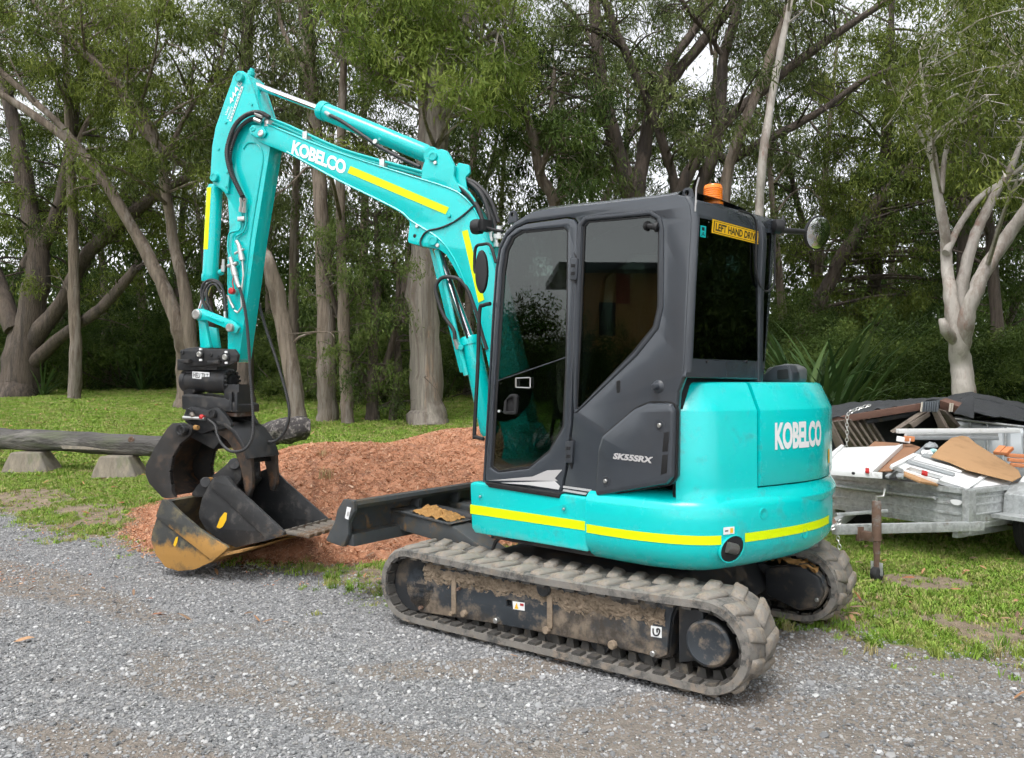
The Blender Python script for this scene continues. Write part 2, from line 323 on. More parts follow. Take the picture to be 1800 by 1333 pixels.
XX, YY = np.meshgrid(xs, ys); ZZ = zt(XX, YY) + np.where((YY < 14) & (YY > 1) & (np.abs(XX) < 9), (fbm(XX, YY, .5, 5) - .5) * .02, 0)
ZZ = np.where(YY > 90, zt(XX, 90.), ZZ)
nx, ny = len(xs), len(ys); vv = np.stack([XX.ravel(), YY.ravel(), ZZ.ravel()], 1)
ii = (np.arange(ny - 1)[:, None] * nx + np.arange(nx - 1)[None]).ravel(); quads = np.stack([ii, ii + 1, ii + 1 + nx, ii + nx], 1)
def npmesh(name, verts, quads, attrs=None):
    me = bpy.data.meshes.new(name); k = quads.shape[1]; me.vertices.add(len(verts)); me.vertices.foreach_set('co', np.ascontiguousarray(verts, np.float32).ravel())
    me.loops.add(quads.size); me.loops.foreach_set('vertex_index', np.ascontiguousarray(quads, np.int32).ravel())
    me.polygons.add(len(quads)); me.polygons.foreach_set('loop_start', np.arange(0, quads.size, k, dtype=np.int32))
    me.update(calc_edges=True)
    for an, arr in (attrs or {}).items(): a = me.attributes.new(an, 'FLOAT', 'POINT'); a.data.foreach_set('value', np.ascontiguousarray(arr, np.float32))
    return me
gm = npmesh('ground', vv, quads, {'gravel': np.clip(edge_d(XX, YY) * 1.6 + .5, 0, 1).ravel(), 'mulch': np.clip((heap_h(XX, YY) + .16) * 5, 0, 1).ravel(), 'earth': brown(XX, YY).ravel(), 'bare': bare_f(XX, YY).ravel()})
gmat = bpy.data.materials.new('ground_surface'); gmat.use_nodes = True
def build_ground():
    n, l = gmat.node_tree.nodes, gmat.node_tree.links; b = n['Principled BSDF']; b.inputs['Roughness'].default_value = .95; b.inputs['Specular IOR Level'].default_value = .2
    tc = n.new('ShaderNodeTexCoord')
    def noise(sc, det=6, rough=.7):
        q = n.new('ShaderNodeTexNoise'); q.inputs['Scale'].default_value = sc; q.inputs['Detail'].default_value = det; q.inputs['Roughness'].default_value = rough; l.new(tc.outputs['Object'], q.inputs['Vector']); return q.outputs['Fac']
    def ramp(f, stops):
        r = n.new('ShaderNodeValToRGB'); e = r.color_ramp.elements
        while len(e) < len(stops): e.new(.5)
        for i, (p, c) in enumerate(stops): e[i].position = p; e[i].color = (*c, 1)
        l.new(f, r.inputs[0]); return r.outputs[0]
    def mix(f, a, c):
        m = n.new('ShaderNodeMix'); m.data_type = 'RGBA'; l.new(f, m.inputs['Factor']); l.new(a, m.inputs['A']); l.new(c, m.inputs['B']); return m.outputs['Result']
    def attr(nm): q = n.new('ShaderNodeAttribute'); q.attribute_name = nm; return q.outputs['Fac']
    def thr(f, g, k=.5):                     # ragged threshold of an attribute with fine noise
        a = n.new('ShaderNodeMath'); a.operation = 'ADD'; l.new(f, a.inputs[0]); s = n.new('ShaderNodeMath'); s.operation = 'MULTIPLY_ADD'; l.new(g, s.inputs[0]); s.inputs[1].default_value = k; s.inputs[2].default_value = -k / 2; l.new(s.outputs[0], a.inputs[1])
        m = n.new('ShaderNodeMapRange'); m.inputs['From Min'].default_value = .38; m.inputs['From Max'].default_value = .62; l.new(a.outputs[0], m.inputs['Value']); return m.outputs[0]
    vo = n.new('ShaderNodeTexVoronoi'); vo.inputs['Scale'].default_value = 75; l.new(tc.outputs['Object'], vo.inputs['Vector'])
    sp = n.new('ShaderNodeSeparateColor'); l.new(vo.outputs['Color'], sp.inputs[0])
    stone = ramp(sp.outputs[0], [(0, (.15, .152, .154)), (.6, (.215, .217, .22)), (1, (.31, .31, .31))])
    earth = ramp(noise(14), [(.3, (.15, .133, .118)), (.7, (.275, .24, .205))])
    grav = mix(thr(attr('earth'), noise(9), .7), stone, earth)
    lawn = ramp(noise(1.1, 8), [(.3, (.10, .155, .025)), (.55, (.155, .215, .04)), (.75, (.24, .225, .09))])
    bare = ramp(noise(10), [(.3, (.16, .125, .095)), (.7, (.30, .24, .17))]); lawn = mix(thr(attr('bare'), noise(6), .6), lawn, bare)
    mul = ramp(noise(40), [(.3, (.17, .075, .042)), (.7, (.36, .165, .09))])
    c = mix(thr(attr('gravel'), noise(3.2), .55), lawn, grav); c = mix(thr(attr('mulch'), noise(5), .5), c, mul); l.new(c, b.inputs['Base Color'])
    bp = n.new('ShaderNodeBump'); bp.inputs['Strength'].default_value = .8; bp.inputs['Distance'].default_value = .012; l.new(vo.outputs['Distance'], bp.inputs['Height']); l.new(bp.outputs[0], b.inputs['Normal'])
build_ground()
G = link('ground', gm, gmat); tag(G, kind='structure'); G['label'] = 'gravel drive running into lawn'
# ---- scattering many small pieces ----------------------------------------
def proto_coll(name, meshes, mat):
    c = bpy.data.collections.new(name)
    for i, me in enumerate(meshes):
        me.materials.append(mat); c.objects.link(bpy.data.objects.new('%s_%02d' % (name, i), me))
    return c
def scatter(name, P, rot, scl, coll, label, cat=None):
    n = len(P); me = bpy.data.meshes.new(name); me.vertices.add(n); me.vertices.foreach_set('co', np.ascontiguousarray(P, np.float32).ravel())
    a = me.attributes.new('rot', 'FLOAT_VECTOR', 'POINT'); a.data.foreach_set('vector', np.ascontiguousarray(rot, np.float32).ravel())
    a = me.attributes.new('scl', 'FLOAT_VECTOR', 'POINT'); s = np.asarray(scl, np.float32); s = np.repeat(s[:, None], 3, 1) if s.ndim == 1 else s; a.data.foreach_set('vector', np.ascontiguousarray(s).ravel())
    a = me.attributes.new('idx', 'INT', 'POINT'); a.data.foreach_set('value', np.random.default_rng(n).integers(0, 99, n).astype(np.int32)); me.update()
    g = bpy.data.node_groups.new('scatter_' + name, 'GeometryNodeTree'); g.interface.new_socket('Geometry', in_out='INPUT', socket_type='NodeSocketGeometry'); g.interface.new_socket('Geometry', in_out='OUTPUT', socket_type='NodeSocketGeometry')
    N, L = g.nodes, g.links; gi, go = N.new('NodeGroupInput'), N.new('NodeGroupOutput'); ip = N.new('GeometryNodeInstanceOnPoints'); ci = N.new('GeometryNodeCollectionInfo')
    ci.inputs['Collection'].default_value = coll; ci.inputs['Separate Children'].default_value = True; ci.inputs['Reset Children'].default_value = True; ip.inputs['Pick Instance'].default_value = True
    def na(nm, ty): q = N.new('GeometryNodeInputNamedAttribute'); q.data_type = ty; q.inputs['Name'].default_value = nm; return q.outputs['Attribute']
    er = N.new('FunctionNodeEulerToRotation'); L.new(na('rot', 'FLOAT_VECTOR'), er.inputs[0])
    L.new(gi.outputs[0], ip.inputs['Points']); L.new(ci.outputs[0], ip.inputs['Instance']); L.new(na('idx', 'INT'), ip.inputs['Instance Index']); L.new(er.outputs[0], ip.inputs['Rotation']); L.new(na('scl', 'FLOAT_VECTOR'), ip.inputs['Scale']); L.new(ip.outputs[0], go.inputs[0])
    o = link(name, me, None); m = o.modifiers.new('scatter', 'NODES'); m.node_group = g; return tag(o, label, cat, kind='stuff')
def in_view(X, Y, m=1.15, ext=1.2): return np.abs(X) < (.636 * Y * m + ext)
rs = np.random.default_rng(101)
# gravel
def stone_mesh(seed):
    r = np.random.default_rng(seed); bm = bmesh.new(); bmesh.ops.create_icosphere(bm, subdivisions=1, radius=1)
    for v in bm.verts: v.co *= .75 + .5 * r.random(); v.co.z *= .62
    sx = .8 + .5 * r.random()
    for v in bm.verts: v.co.x *= sx
    me = bpy.data.meshes.new('stone'); bm.to_mesh(me); bm.free(); return me
stm = instmat('gravel_stone', [(.125, .127, .13), (.19, .193, .197), (.25, .253, .258), (.335, .337, .34), (.26, .253, .242), (.53, .53, .53)], .85, .25)
cst = proto_coll('gravel_stone', [stone_mesh(i) for i in range(6)], stm)
N_ = 680000; X = rs.uniform(-9, 7, N_); Y = 2.2 + rs.random(N_) ** .9 * 7.2; e = edge_d(X, Y); br = brown(X, Y)
k = in_view(X, Y) & (e > -.12 + rs.normal(0, .22, N_)) & (heap_h(X, Y) < .0) & (rs.random(N_) < np.clip(1.05 - .66 * br, .3, 1) * np.clip(.55 + 1.0 * fbm(X, Y, .6, 61), 0, 1) * np.clip(4.2 / Y, .45, 1)); X, Y = X[k], Y[k]
r_ = np.clip(rs.lognormal(math.log(.0052), .42, len(X)), .003, .018)
scatter('gravel', np.stack([X, Y, zt(X, Y) + (fbm(X, Y, .5, 5) - .5) * .02 + r_ * .25], 1), np.stack([rs.normal(0, .3, len(X)), rs.normal(0, .3, len(X)), rs.uniform(0, 6.28, len(X))], 1), r_, cst, 'loose grey gravel spread over the drive', 'gravel'); NGRAV = len(X)
# grass
def tuft_mesh(seed, nb, h, spread, wd_=.0035):
    r = np.random.default_rng(seed); vs, fs = [], []
    for i in range(nb):
        a = r.uniform(0, 6.28); b0 = np.array([r.normal(0, spread), r.normal(0, spread), 0]); hh = h * r.uniform(.5, 1.15); ln = hh * r.uniform(.15, .9); d = np.array([math.cos(a), math.sin(a), 0]); s = np.array([-d[1], d[0], 0]) * wd_ * r.uniform(.7, 1.4)
        m = b0 + d * ln * .35 + np.array([0, 0, hh * .62]); t = b0 + d * ln + np.array([0, 0, hh * r.uniform(.75, 1)]); k0 = len(vs)
        vs += [b0 - s, b0 + s, m + s * .8, m - s * .8, t]; fs += [(k0, k0 + 1, k0 + 2, k0 + 3), (k0 + 3, k0 + 2, k0 + 4)]
    me = bpy.data.meshes.new('tuft'); me.from_pydata([tuple(v) for v in vs], [], fs); return me
grm = instmat('grass_blade', [(.11, .20, .022), (.155, .275, .03), (.21, .335, .042), (.26, .36, .058), (.28, .30, .085), (.40, .34, .17)], .6, .3)
cgr = proto_coll('grass_tuft', [tuft_mesh(i, 18, .036, .024) for i in range(5)], grm)
def grass_pts(x0, x1, y0, y1, n, hz=.15):
    X, Y = rs.uniform(x0, x1, n), rs.uniform(y0, y1, n); e = edge_d(X, Y); f = fbm(X, Y, 1.0, 91); worn_ = bare_f(X, Y)
    k = in_view(X, Y) & (e < rs.normal(-.08, .10, n)) & (heap_h(X, Y) < -.16) & (rs.random(n) < 1.0 - .92 * worn_); return X[k], Y[k]
def stray_pts(n):
    X, Y = rs.uniform(-7, 7, n), rs.uniform(3.2, 9.5, n); e = edge_d(X, Y); k = in_view(X, Y) & (e > -.2) & (rs.random(n) < np.exp(-np.maximum(e, 0) * 7) * np.clip((fbm(X, Y, .5, 71) - .35) * 3, 0, 1)) & (heap_h(X, Y) < 0); return X[k], Y[k]
parts = [grass_pts(-9, -.3, 5.3, 12, 62000), grass_pts(.6, 7.5, 4.2, 10, 52000), stray_pts(16000)]
X, Y = (np.concatenate([p[i] for p in parts]) for i in (0, 1)); e = edge_d(X, Y)
scatter('lawn_grass', np.stack([X, Y, zt(X, Y) - .004], 1), np.stack([rs.normal(0, .12, len(X)), rs.normal(0, .12, len(X)), rs.uniform(0, 6.28, len(X))], 1), rs.uniform(.55, 1.15, len(X)) * (.6 + .8 * fbm(X, Y, .45, 45)), cgr, 'short green grass beside the gravel', 'grass')
cgf = proto_coll('far_grass_tuft', [tuft_mesh(20 + i, 20, .032, .06, .007) for i in range(5)], grm)
N_ = 60000; X, Y = rs.uniform(-20, 6, N_), 11 + 22 * rs.random(N_) ** 1.2; k = in_view(X, Y) & (heap_h(X, Y) < -.1) & (np.hypot(X + 8, 0) >= 0); X, Y = X[k], Y[k]
scatter('far_lawn_grass', np.stack([X, Y, zt(X, Y) - .004], 1), np.stack([rs.normal(0, .12, len(X)), rs.normal(0, .12, len(X)), rs.uniform(0, 6.28, len(X))], 1), rs.uniform(.7, 1.3, len(X)), cgf, 'mown lawn sloping up to the trees', 'lawn')
# taller clumps at the gravel edge
cta = proto_coll('tall_tuft', [tuft_mesh(40 + i, 34, .15, .035, .004) for i in range(4)], grm)
tx = [gnd(x + random.uniform(-34, 34), y + random.uniform(-14, 12)) for x, y in [(548, 1000), (585, 1010), (600, 1030), (625, 1040), (650, 1035), (560, 1035), (655, 1050), (540, 990), (620, 1022), (1395, 1100), (1390, 1105), (1405, 1095), (1500, 1120), (1560, 1140), (1620, 1140), (1680, 1145), (1730, 1150), (1770, 1150), (1580, 1065), (1560, 1060), (200, 960), (170, 950), (250, 975), (1470, 1085), (1540, 1090), (1600, 1120), (1450, 1105)] for _ in range(5)]
P = np.array([[p.x, p.y, -.004] for p in tx]); scatter('grass_clumps', P, np.stack([rs.normal(0, .2, len(P)), rs.normal(0, .2, len(P)), rs.uniform(0, 6.28, len(P))], 1), rs.uniform(.2, .62, len(P)), cta, 'taller grass clumps growing along the gravel edge', 'grass')
# mulch heap
hx, hy = np.meshgrid(np.arange(-4.6, 2.4, .045), np.arange(6.0, 11.3, .045)); hz = heap_h(hx, hy); base = zt(hx, hy)
r1 = np.random.default_rng(8); hz2 = base + np.where(hz > 0, hz, hz * .4 - .03) + r1.normal(0, .009, hz.shape)
nx, ny = hx.shape[1], hx.shape[0]; ii = (np.arange(ny - 1)[:, None] * nx + np.arange(nx - 1)[None]); ok = (np.maximum(np.maximum(hz[:-1, :-1], hz[1:, 1:]), np.maximum(hz[1:, :-1], hz[:-1, 1:])) > -.10); ii = ii[ok]
hv = np.stack([hx.ravel(), hy.ravel(), hz2.ravel()], 1); hq = np.stack([ii, ii + 1, ii + 1 + nx, ii + nx], 1); us = np.unique(hq); mp_ = np.zeros(len(hv), int); mp_[us] = np.arange(len(us))
mulm = M('red_wood_mulch', (.45, .21, .118), .95, var=.3, scale=30, bump=1, bscale=90, dirt=[((.22, .10, .06), .42, 7, .95), ((.48, .27, .17), .34, 26, .95)])
HP = finish('mulch_heap', npmesh('mulch_heap', hv[us], mp_[hq]), mulm, None, 0, False); tag(HP, 'low heap of red brown wood mulch behind the buckets', 'mulch heap')
def chip_mesh(seed):
    r = np.random.default_rng(seed); L, w, t = r.uniform(.6, 1.2), r.uniform(.14, .34), .06; vs = [(x * L * (1 - .3 * r.random()), y * w, z * t) for x in (-1, 1) for y in (-1, 1) for z in (-1, 1)]
    me = bpy.data.meshes.new('chip'); me.from_pydata(vs, [], [(0, 1, 3, 2), (4, 6, 7, 5), (0, 4, 5, 1), (2, 3, 7, 6), (0, 2, 6, 4), (1, 5, 7, 3)]); return me
chm = instmat('mulch_chip', [(.28, .125, .068), (.45, .205, .112), (.53, .26, .148), (.58, .33, .205), (.64, .44, .31)], .9, .2)
cch = proto_coll('mulch_chip', [chip_mesh(i) for i in range(6)], chm)
N_ = 230000; X, Y = rs.uniform(-4.6, 2.2, N_), rs.uniform(5.9, 10.2, N_); h = heap_h(X, Y); k = (h > -.13 + rs.normal(0, .05, N_)) & in_view(X, Y); X, Y, h = X[k], Y[k], h[k]
scatter('mulch_chips', np.stack([X, Y, zt(X, Y) + np.where(h > 0, h, 0) + .006], 1), np.stack([rs.normal(0, .5, len(X)), rs.normal(0, .5, len(X)), rs.uniform(0, 6.28, len(X))], 1), rs.lognormal(math.log(.0085), .4, len(X)), cch, 'loose red brown wood chips over the heap', 'mulch')
# fallen leaves
def leaf_proto(seed):
    r = np.random.default_rng(seed); c = r.uniform(.1, .3); me = bpy.data.meshes.new('leaf'); me.from_pydata([(-1, 0, 0), (-.35, .24, c * .5), (.45, .2, c), (1.1, 0, .05), (.45, -.2, c * .8), (-.35, -.24, c * .4)], [], [(0, 1, 5), (1, 2, 4, 5), (2, 3, 4)]); return me
lfm = instmat('fallen_leaf', [(.28, .10, .05), (.36, .17, .08), (.42, .25, .14), (.3, .2, .13), (.16, .10, .07)], .7, .3)
clf = proto_coll('fallen_leaf', [leaf_proto(i) for i in range(4)], lfm)
N_ = 2600; X = np.concatenate([rs.uniform(-12, 5, N_), rs.uniform(-4, 4, 60)]); Y = np.concatenate([5 + 20 * rs.random(N_) ** 1.5, rs.uniform(2.6, 6, 60)]); k = in_view(X, Y) & (heap_h(X, Y) < .3) & ((edge_d(X, Y) < 0) | (rs.random(len(X)) < .25)); X, Y = X[k], Y[k]; h = heap_h(X, Y)
scatter('fallen_leaves', np.stack([X, Y, zt(X, Y) + np.where(h > 0, h, 0) + .018 + .02 * (edge_d(X, Y) < 0)], 1), np.stack([rs.normal(0, .3, len(X)), rs.normal(0, .3, len(X)), rs.uniform(0, 6.28, len(X))], 1), rs.uniform(.02, .055, len(X)), clf, 'dry brown fallen gum leaves on the lawn', 'leaves')
# ================================================================ trees, shrubs, the wood behind
bark = M('grey_brown_bark', (.175, .14, .108), .9, var=.6, scale=11, bump=3, bscale=34, stretch=(1, 1, .11), dirt=[((.10, .075, .055), .42, 4, .95), ((.24, .21, .18), .34, 3, .9)])
barkd = M('dark_bark', (.088, .068, .053), .92, var=.55, scale=11, bump=3, bscale=34, stretch=(1, 1, .13), dirt=[((.05, .04, .034), .42, 4, .95), ((.12, .095, .078), .34, 5, .9)])
barkp = M('pale_gum_bark', (.50, .46, .415), .7, var=.3, scale=5, bump=1, bscale=18, stretch=(1, 1, .35), dirt=[((.30, .255, .22), .42, 2.6, .8), ((.27, .15, .11), .27, 2.2, .9)])
barks = M('stringy_grey_bark', (.27, .24, .205), .92, var=.6, scale=16, bump=3, bscale=48, stretch=(1, 1, .07), dirt=[((.17, .14, .115), .40, 5, .95), ((.42, .27, .18), .22, 3, .9)])
lf_olive = leafmat('olive_gum_leaves', [(.04, .058, .012), (.09, .122, .022), (.145, .185, .033), (.215, .25, .055)], .32)
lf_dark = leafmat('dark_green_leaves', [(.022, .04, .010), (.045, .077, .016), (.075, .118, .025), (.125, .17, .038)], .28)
lf_lime = leafmat('fresh_green_gum_leaves', [(.07, .11, .02), (.125, .185, .032), (.185, .245, .048), (.26, .31, .075)], .4)
lf_grey = leafmat('grey_green_leaves', [(.04, .058, .019), (.08, .108, .033), (.125, .156, .048), (.18, .21, .072)], .3)
lf_acac = leafmat('wattle_leaves', [(.036, .062, .016), (.07, .108, .026), (.108, .152, .036), (.16, .2, .052)], .3)
lf_strap = leafmat('strappy_leaves', [(.02, .045, .016), (.04, .08, .024), (.07, .12, .035), (.11, .16, .06)], .25, .4)
rt = np.random.default_rng(2024)
def leaves(centres, per, rad, L, W, rng, droop=.75, tone0=.5, tsp=.22, flat_=.75):
    """leaf faces in sprays round the centres; returns verts, quads, tone"""
    n = len(centres); S_ = max(1, per // 12); k = 12
    sp = rng.normal(0, 1, (n, S_, 3)); sp /= np.linalg.norm(sp, axis=2, keepdims=True); sp *= (rng.random((n, S_, 1)) ** .45) * np.asarray(rad).reshape(-1, 1, 1); sp[..., 2] *= flat_
    base = centres[:, None, None, :] + sp[:, :, None, :] + rng.normal(0, L * .62, (n, S_, k, 3)); 
    d = rng.normal(0, .65, base.shape); d[..., 2] -= droop * 1.25; d /= np.linalg.norm(d, axis=-1, keepdims=True)
    q = rng.normal(0, 1, base.shape); s = np.cross(d, q); s /= np.linalg.norm(s, axis=-1, keepdims=True)
    ln = (L * rng.uniform(.6, 1.25, base.shape[:-1]))[..., None]; w = ln * (W / L) * .5 
    b0 = base; t = base + d * ln; m = base + d * ln * .45
    V_ = np.stack([b0, m + s * w, t, m - s * w], -2).reshape(-1, 3)
    ctone = np.clip(tone0 + rng.normal(0, tsp * .95, (n, 1, 1)) + rng.normal(0, tsp * .5, (n, S_, 1)) + rng.normal(0, tsp * .5, (n, S_, k)), 0, 1); tone = np.repeat(ctone.reshape(-1), 4)
    return V_, np.arange(len(V_)).reshape(-1, 4), tone
def leaf_obj(name, V_, Q, tone, mat, parent=None):
    lo, hi = V_.min(0), V_.max(0); o = np.array([(lo[0] + hi[0]) / 2, (lo[1] + hi[1]) / 2, lo[2]]); me = npmesh(name, V_ - o, Q, {'tone': tone}); return link(name, me, mat, parent, Vector(o.tolist()))
def limb_data(pts, seg=10):
    P = spline(pts, 5); ph = random.random() * 9; P = [tuple(p) if i in (0, len(P) - 1) else (p[0] + random.gauss(0, .05) * p[3], p[1] + random.gauss(0, .05) * p[3], p[2], p[3] * random.uniform(.94, 1.07)) for i, p in enumerate(P)]
    return tube_data([p[:3] for p in P], [max(p[3], .004) for p in P], seg, True, lambda i, k: 1 + .06 * math.sin(k * 2.1 + i * .21 + ph) + .04 * math.sin(i * .9 + k + ph))
def to3(pix, Y, dY=0.0):
    out = []; n = len(pix)
    for i, p in enumerate(pix): y_ = Y + dY * i / max(1, n - 1) + (random.uniform(-.15, .15) if 0 < i < n - 1 else 0); q = at(p[0], p[1], y_); out.append((q.x, q.y, q.z, p[2] * y_ / F_PX))
    return out
def joined(name, datas, mat, parent, smooth=60):
    vs, fs = [], []
    for v, f in datas: k = len(vs); vs += v; fs += [tuple(i + k for i in g) for g in f]
    return mesh(name, vs, fs, mat, parent, smooth, False)
def tree(name, label, Y, limbs, zones, bmat, lmat, slim=1.0, sticks=True, L=.17, W=.03, per=230, rad=.5, tone0=.5, group=None, base=True, twigs=True):
    """limbs: lists of (px, py, r_px) with optional depth drift; zones: (x0, y0, x1, y1, clumps)"""
    root = None; L3 = []
    for li in limbs:
        dY = 0.0
        if not isinstance(li, list): li, dY = li
        L3.append(to3([(q[0], q[1], q[2] * slim) for q in li], Y, dY))
    p = L3[0][0]; zb = ztf(p[0], p[1])
    if base and p[2] > zb: L3[0].insert(0, (p[0], p[1], zb - .05, p[3] * 1.12))
    else: L3[0][0] = (p[0], p[1], min(p[2], zb - .03), p[3])
    # root flare
    a, b = L3[0][0], L3[0][1]; L3[0][0] = (a[0], a[1], a[2], a[3] * 1.28); L3[0].insert(1, (a[0] * .62 + b[0] * .38, a[1] * .62 + b[1] * .38, a[2] * .62 + b[2] * .38, (a[3] + b[3]) / 2))
    root = empty(name, (p[0], p[1], zb), label, 'tree', group)
    for i, l3 in enumerate(L3): v, f = limb_data(l3, 12 if i == 0 else 9); mesh('trunk' if i == 0 else 'limb', v, f, bmat, root, 60, False)
    # bare side branches and dead sticks
    dead = []
    for l3 in L3:
        Q3 = spline(l3, 3)
        for _ in range((2 if len(zones) else 1) if sticks else 0):
            q = Q3[int(rt.integers(len(Q3) // 3, len(Q3)))]; a = rt.uniform(0, 6.28); ln = rt.uniform(.6, 2.4); r0 = min(q[3] * .45, .035); c = np.array(q[:3]); path = [(*c, r0)]; d_ = np.array([math.cos(a), .4 * math.sin(a), rt.uniform(-.1, .9)]); d_ /= np.linalg.norm(d_)
            for k in range(4): d_ = d_ + rt.normal(0, .28, 3); d_ /= np.linalg.norm(d_); c = c + d_ * ln / 4; path.append((*c, r0 * (1 - .22 * (k + 1))))
            dead.append(tube_data([p[:3] for p in path], [max(p[3], .004) for p in path], 5, False))
            for k in range(3): p0 = np.array(path[2 + k // 2][:3]); p1 = p0 + rt.normal(0, .3, 3) * ln * .5; dead.append(tube_data([p0, (p0 + p1) / 2 + rt.normal(0, .03, 3), p1], [r0 * .4, r0 * .3, .003], 4, False))
    if dead: tag(joined('bare_branches', dead, bmat, root), kind='stuff')
    if zones:
        lp = np.array([q for l3 in L3 for q in spline(l3, 4)]); C_ = []; tw = []
        for (x0, y0, x1, y1, n) in zones:
            for _ in range(n):
                px, py = rt.uniform(x0, x1), rt.uniform(y0, y1); y_ = Y + rt.normal(0, 1.3); C_.append(at(px, py, y_)[:])
        C_ = np.array(C_)
        for c in C_:
            d = np.linalg.norm(lp[:, :3] - c, axis=1) + np.maximum(lp[:, 2] - c[2], 0) * .6; j = int(d.argmin()); s = lp[j]
            if twigs and d[j] < 5:
                m = s[:3] * .5 + c * .5 + np.array([rt.normal(0, .12), rt.normal(0, .12), rt.uniform(.02, .25) * d[j] * .4]); r0 = min(s[3] * .5, .012 + .011 * d[j])
                tw.append(tube_data(spline([(*s[:3], r0), (*m, r0 * .7), (*c, r0 * .3)], 3), [r0, r0 * .92, r0 * .8, r0 * .7, r0 * .55, r0 * .42, r0 * .3], 5, False))
                for _ in range(3):
                    e = c + rt.normal(0, rad * .6, 3); tw.append(tube_data([m * .4 + c * .6, (c + e) / 2 + rt.normal(0, .05, 3), e], [r0 * .4, r0 * .28, .003], 4, False))
        V_, Q, tn_ = leaves(C_, per, rt.uniform(rad * .6, rad * 1.35, len(C_)), L, W, rt, tone0=tone0)
        leaf_obj('crown', V_, Q, tn_, lmat, root)
        if tw: tag(joined('twigs', tw, bmat, root), kind='stuff')
    return root
tree('multi_stemmed_gum', 'massive multi stemmed gum at the far left edge of the lawn', 24,
     [[(33, 672, 36), (45, 600, 30), (60, 520, 25), (68, 450, 22), (55, 390, 18), (40, 300, 16), (20, 200, 12), (-10, 80, 9), (-30, -60, 6)],
      ([(56, 600, 20), (110, 530, 15), (150, 450, 13), (200, 405, 14), (262, 352, 11), (330, 312, 8)], -1), ([(25, 580, 19), (-20, 460, 16), (-60, 330, 16), (-90, 200, 10)], 1),
      ([(50, 470, 18), (90, 400, 13), (112, 330, 11), (132, 200, 8), (150, 60, 5)], -.6), ([(54, 640, 15), (110, 590, 11), (180, 540, 11), (240, 470, 9)], -1.5)],
     [(-60, -60, 240, 180, 42), (-60, 180, 200, 420, 40), (150, 250, 360, 440, 24), (-20, 390, 330, 520, 12)], barkd, lf_olive, .88, per=330)
tree('slim_gum', 'slim straight gum standing alone on the lawn at left', 23,
     [[(131, 700, 11), (133, 620, 10.5), (130, 520, 9.5), (128, 400, 8.5), (124, 280, 7.5), (118, 150, 6), (110, 20, 5), (105, -120, 3)], ([(124, 290, 5), (150, 220, 4), (190, 160, 3)], .5), ([(120, 190, 4), (90, 110, 3), (60, 50, 2)], .5)],
     [(40, -60, 230, 160, 26), (70, 160, 200, 300, 8)], bark, lf_olive, per=250)
tree('leaning_gum', 'leaning twin stemmed gum behind the tilting hitch', 20.5,
     [[(330, 720, 23), (326, 640, 20), (318, 580, 17), (290, 510, 14), (255, 440, 12.5), (215, 370, 11), (170, 300, 10), (110, 240, 9), (40, 190, 8), (-40, 140, 6)],
      ([(335, 650, 16), (336, 600, 14), (322, 500, 12), (305, 430, 11), (292, 340, 10), (275, 260, 9), (245, 190, 8), (200, 140, 7), (150, 95, 6), (90, 40, 5), (40, -20, 4)], -.8),
      ([(160, 285, 8), (100, 215, 7), (50, 170, 6), (0, 125, 6), (-60, 70, 4)], .6), ([(238, 216, 8), (300, 275, 8), (369, 315, 7), (410, 345, 4)], .8),
      ([(225, 190, 6), (180, 120, 5), (100, 40, 5), (60, -30, 3)], -.7), ([(280, 300, 6), (330, 200, 5), (380, 130, 4), (400, 40, 3)], 1)],
     [(-40, -40, 180, 130, 26), (150, 0, 420, 170, 40), (150, 160, 300, 330, 18), (300, 160, 400, 330, 12)], bark, lf_olive, .86, per=250)
tree('grey_gum', 'straight grey gum half hidden behind the excavator arm', 19.5,
     [[(432, 726, 17), (430, 640, 15), (428, 500, 14), (430, 300, 12.5), (432, 130, 11.5), (436, 0, 10.5), (440, -150, 8)], ([(436, 20, 7), (480, -40, 5), (520, -120, 3)], 0), ([(431, 250, 5), (470, 170, 4), (510, 120, 3)], .6)],
     [(360, -60, 520, 130, 26), (330, 120, 420, 300, 10), (480, 120, 560, 230, 9)], barkd, lf_grey, per=230)
tree('broken_snag', 'bare leaning broken trunk behind the dipper arm', 16, [[(528, 748, 15), (512, 650, 14), (492, 540, 13.5), (474, 470, 12), (466, 445, 9), (463, 437, 4)]], [], bark, lf_olive)
tree('tall_gum', 'tall straight gum left of the thin one behind the mulch', 17.5,
     [[(577, 757, 17), (575, 650, 16), (572, 520, 15), (565, 380, 13.5), (556, 250, 12.5), (545, 120, 12), (535, 0, 11), (528, -150, 8)], ([(542, 60, 6), (580, -10, 4), (610, -80, 3)], 0), ([(545, 140, 5), (500, 60, 4), (480, -20, 3)], .5)],
     [(460, -80, 640, 60, 14), (480, 60, 560, 200, 9)], bark, lf_grey, per=220)
tree('thin_gum', 'thin pale gum right of the tall one behind the mulch', 17,
     [[(612, 770, 11), (607, 650, 10.5), (602, 500, 9.5), (598, 350, 8.5), (600, 230, 7.5), (605, 100, 6), (612, -40, 4)]], [(560, -80, 660, 20, 8), (560, 220, 650, 330, 7)], bark, lf_olive, per=180)
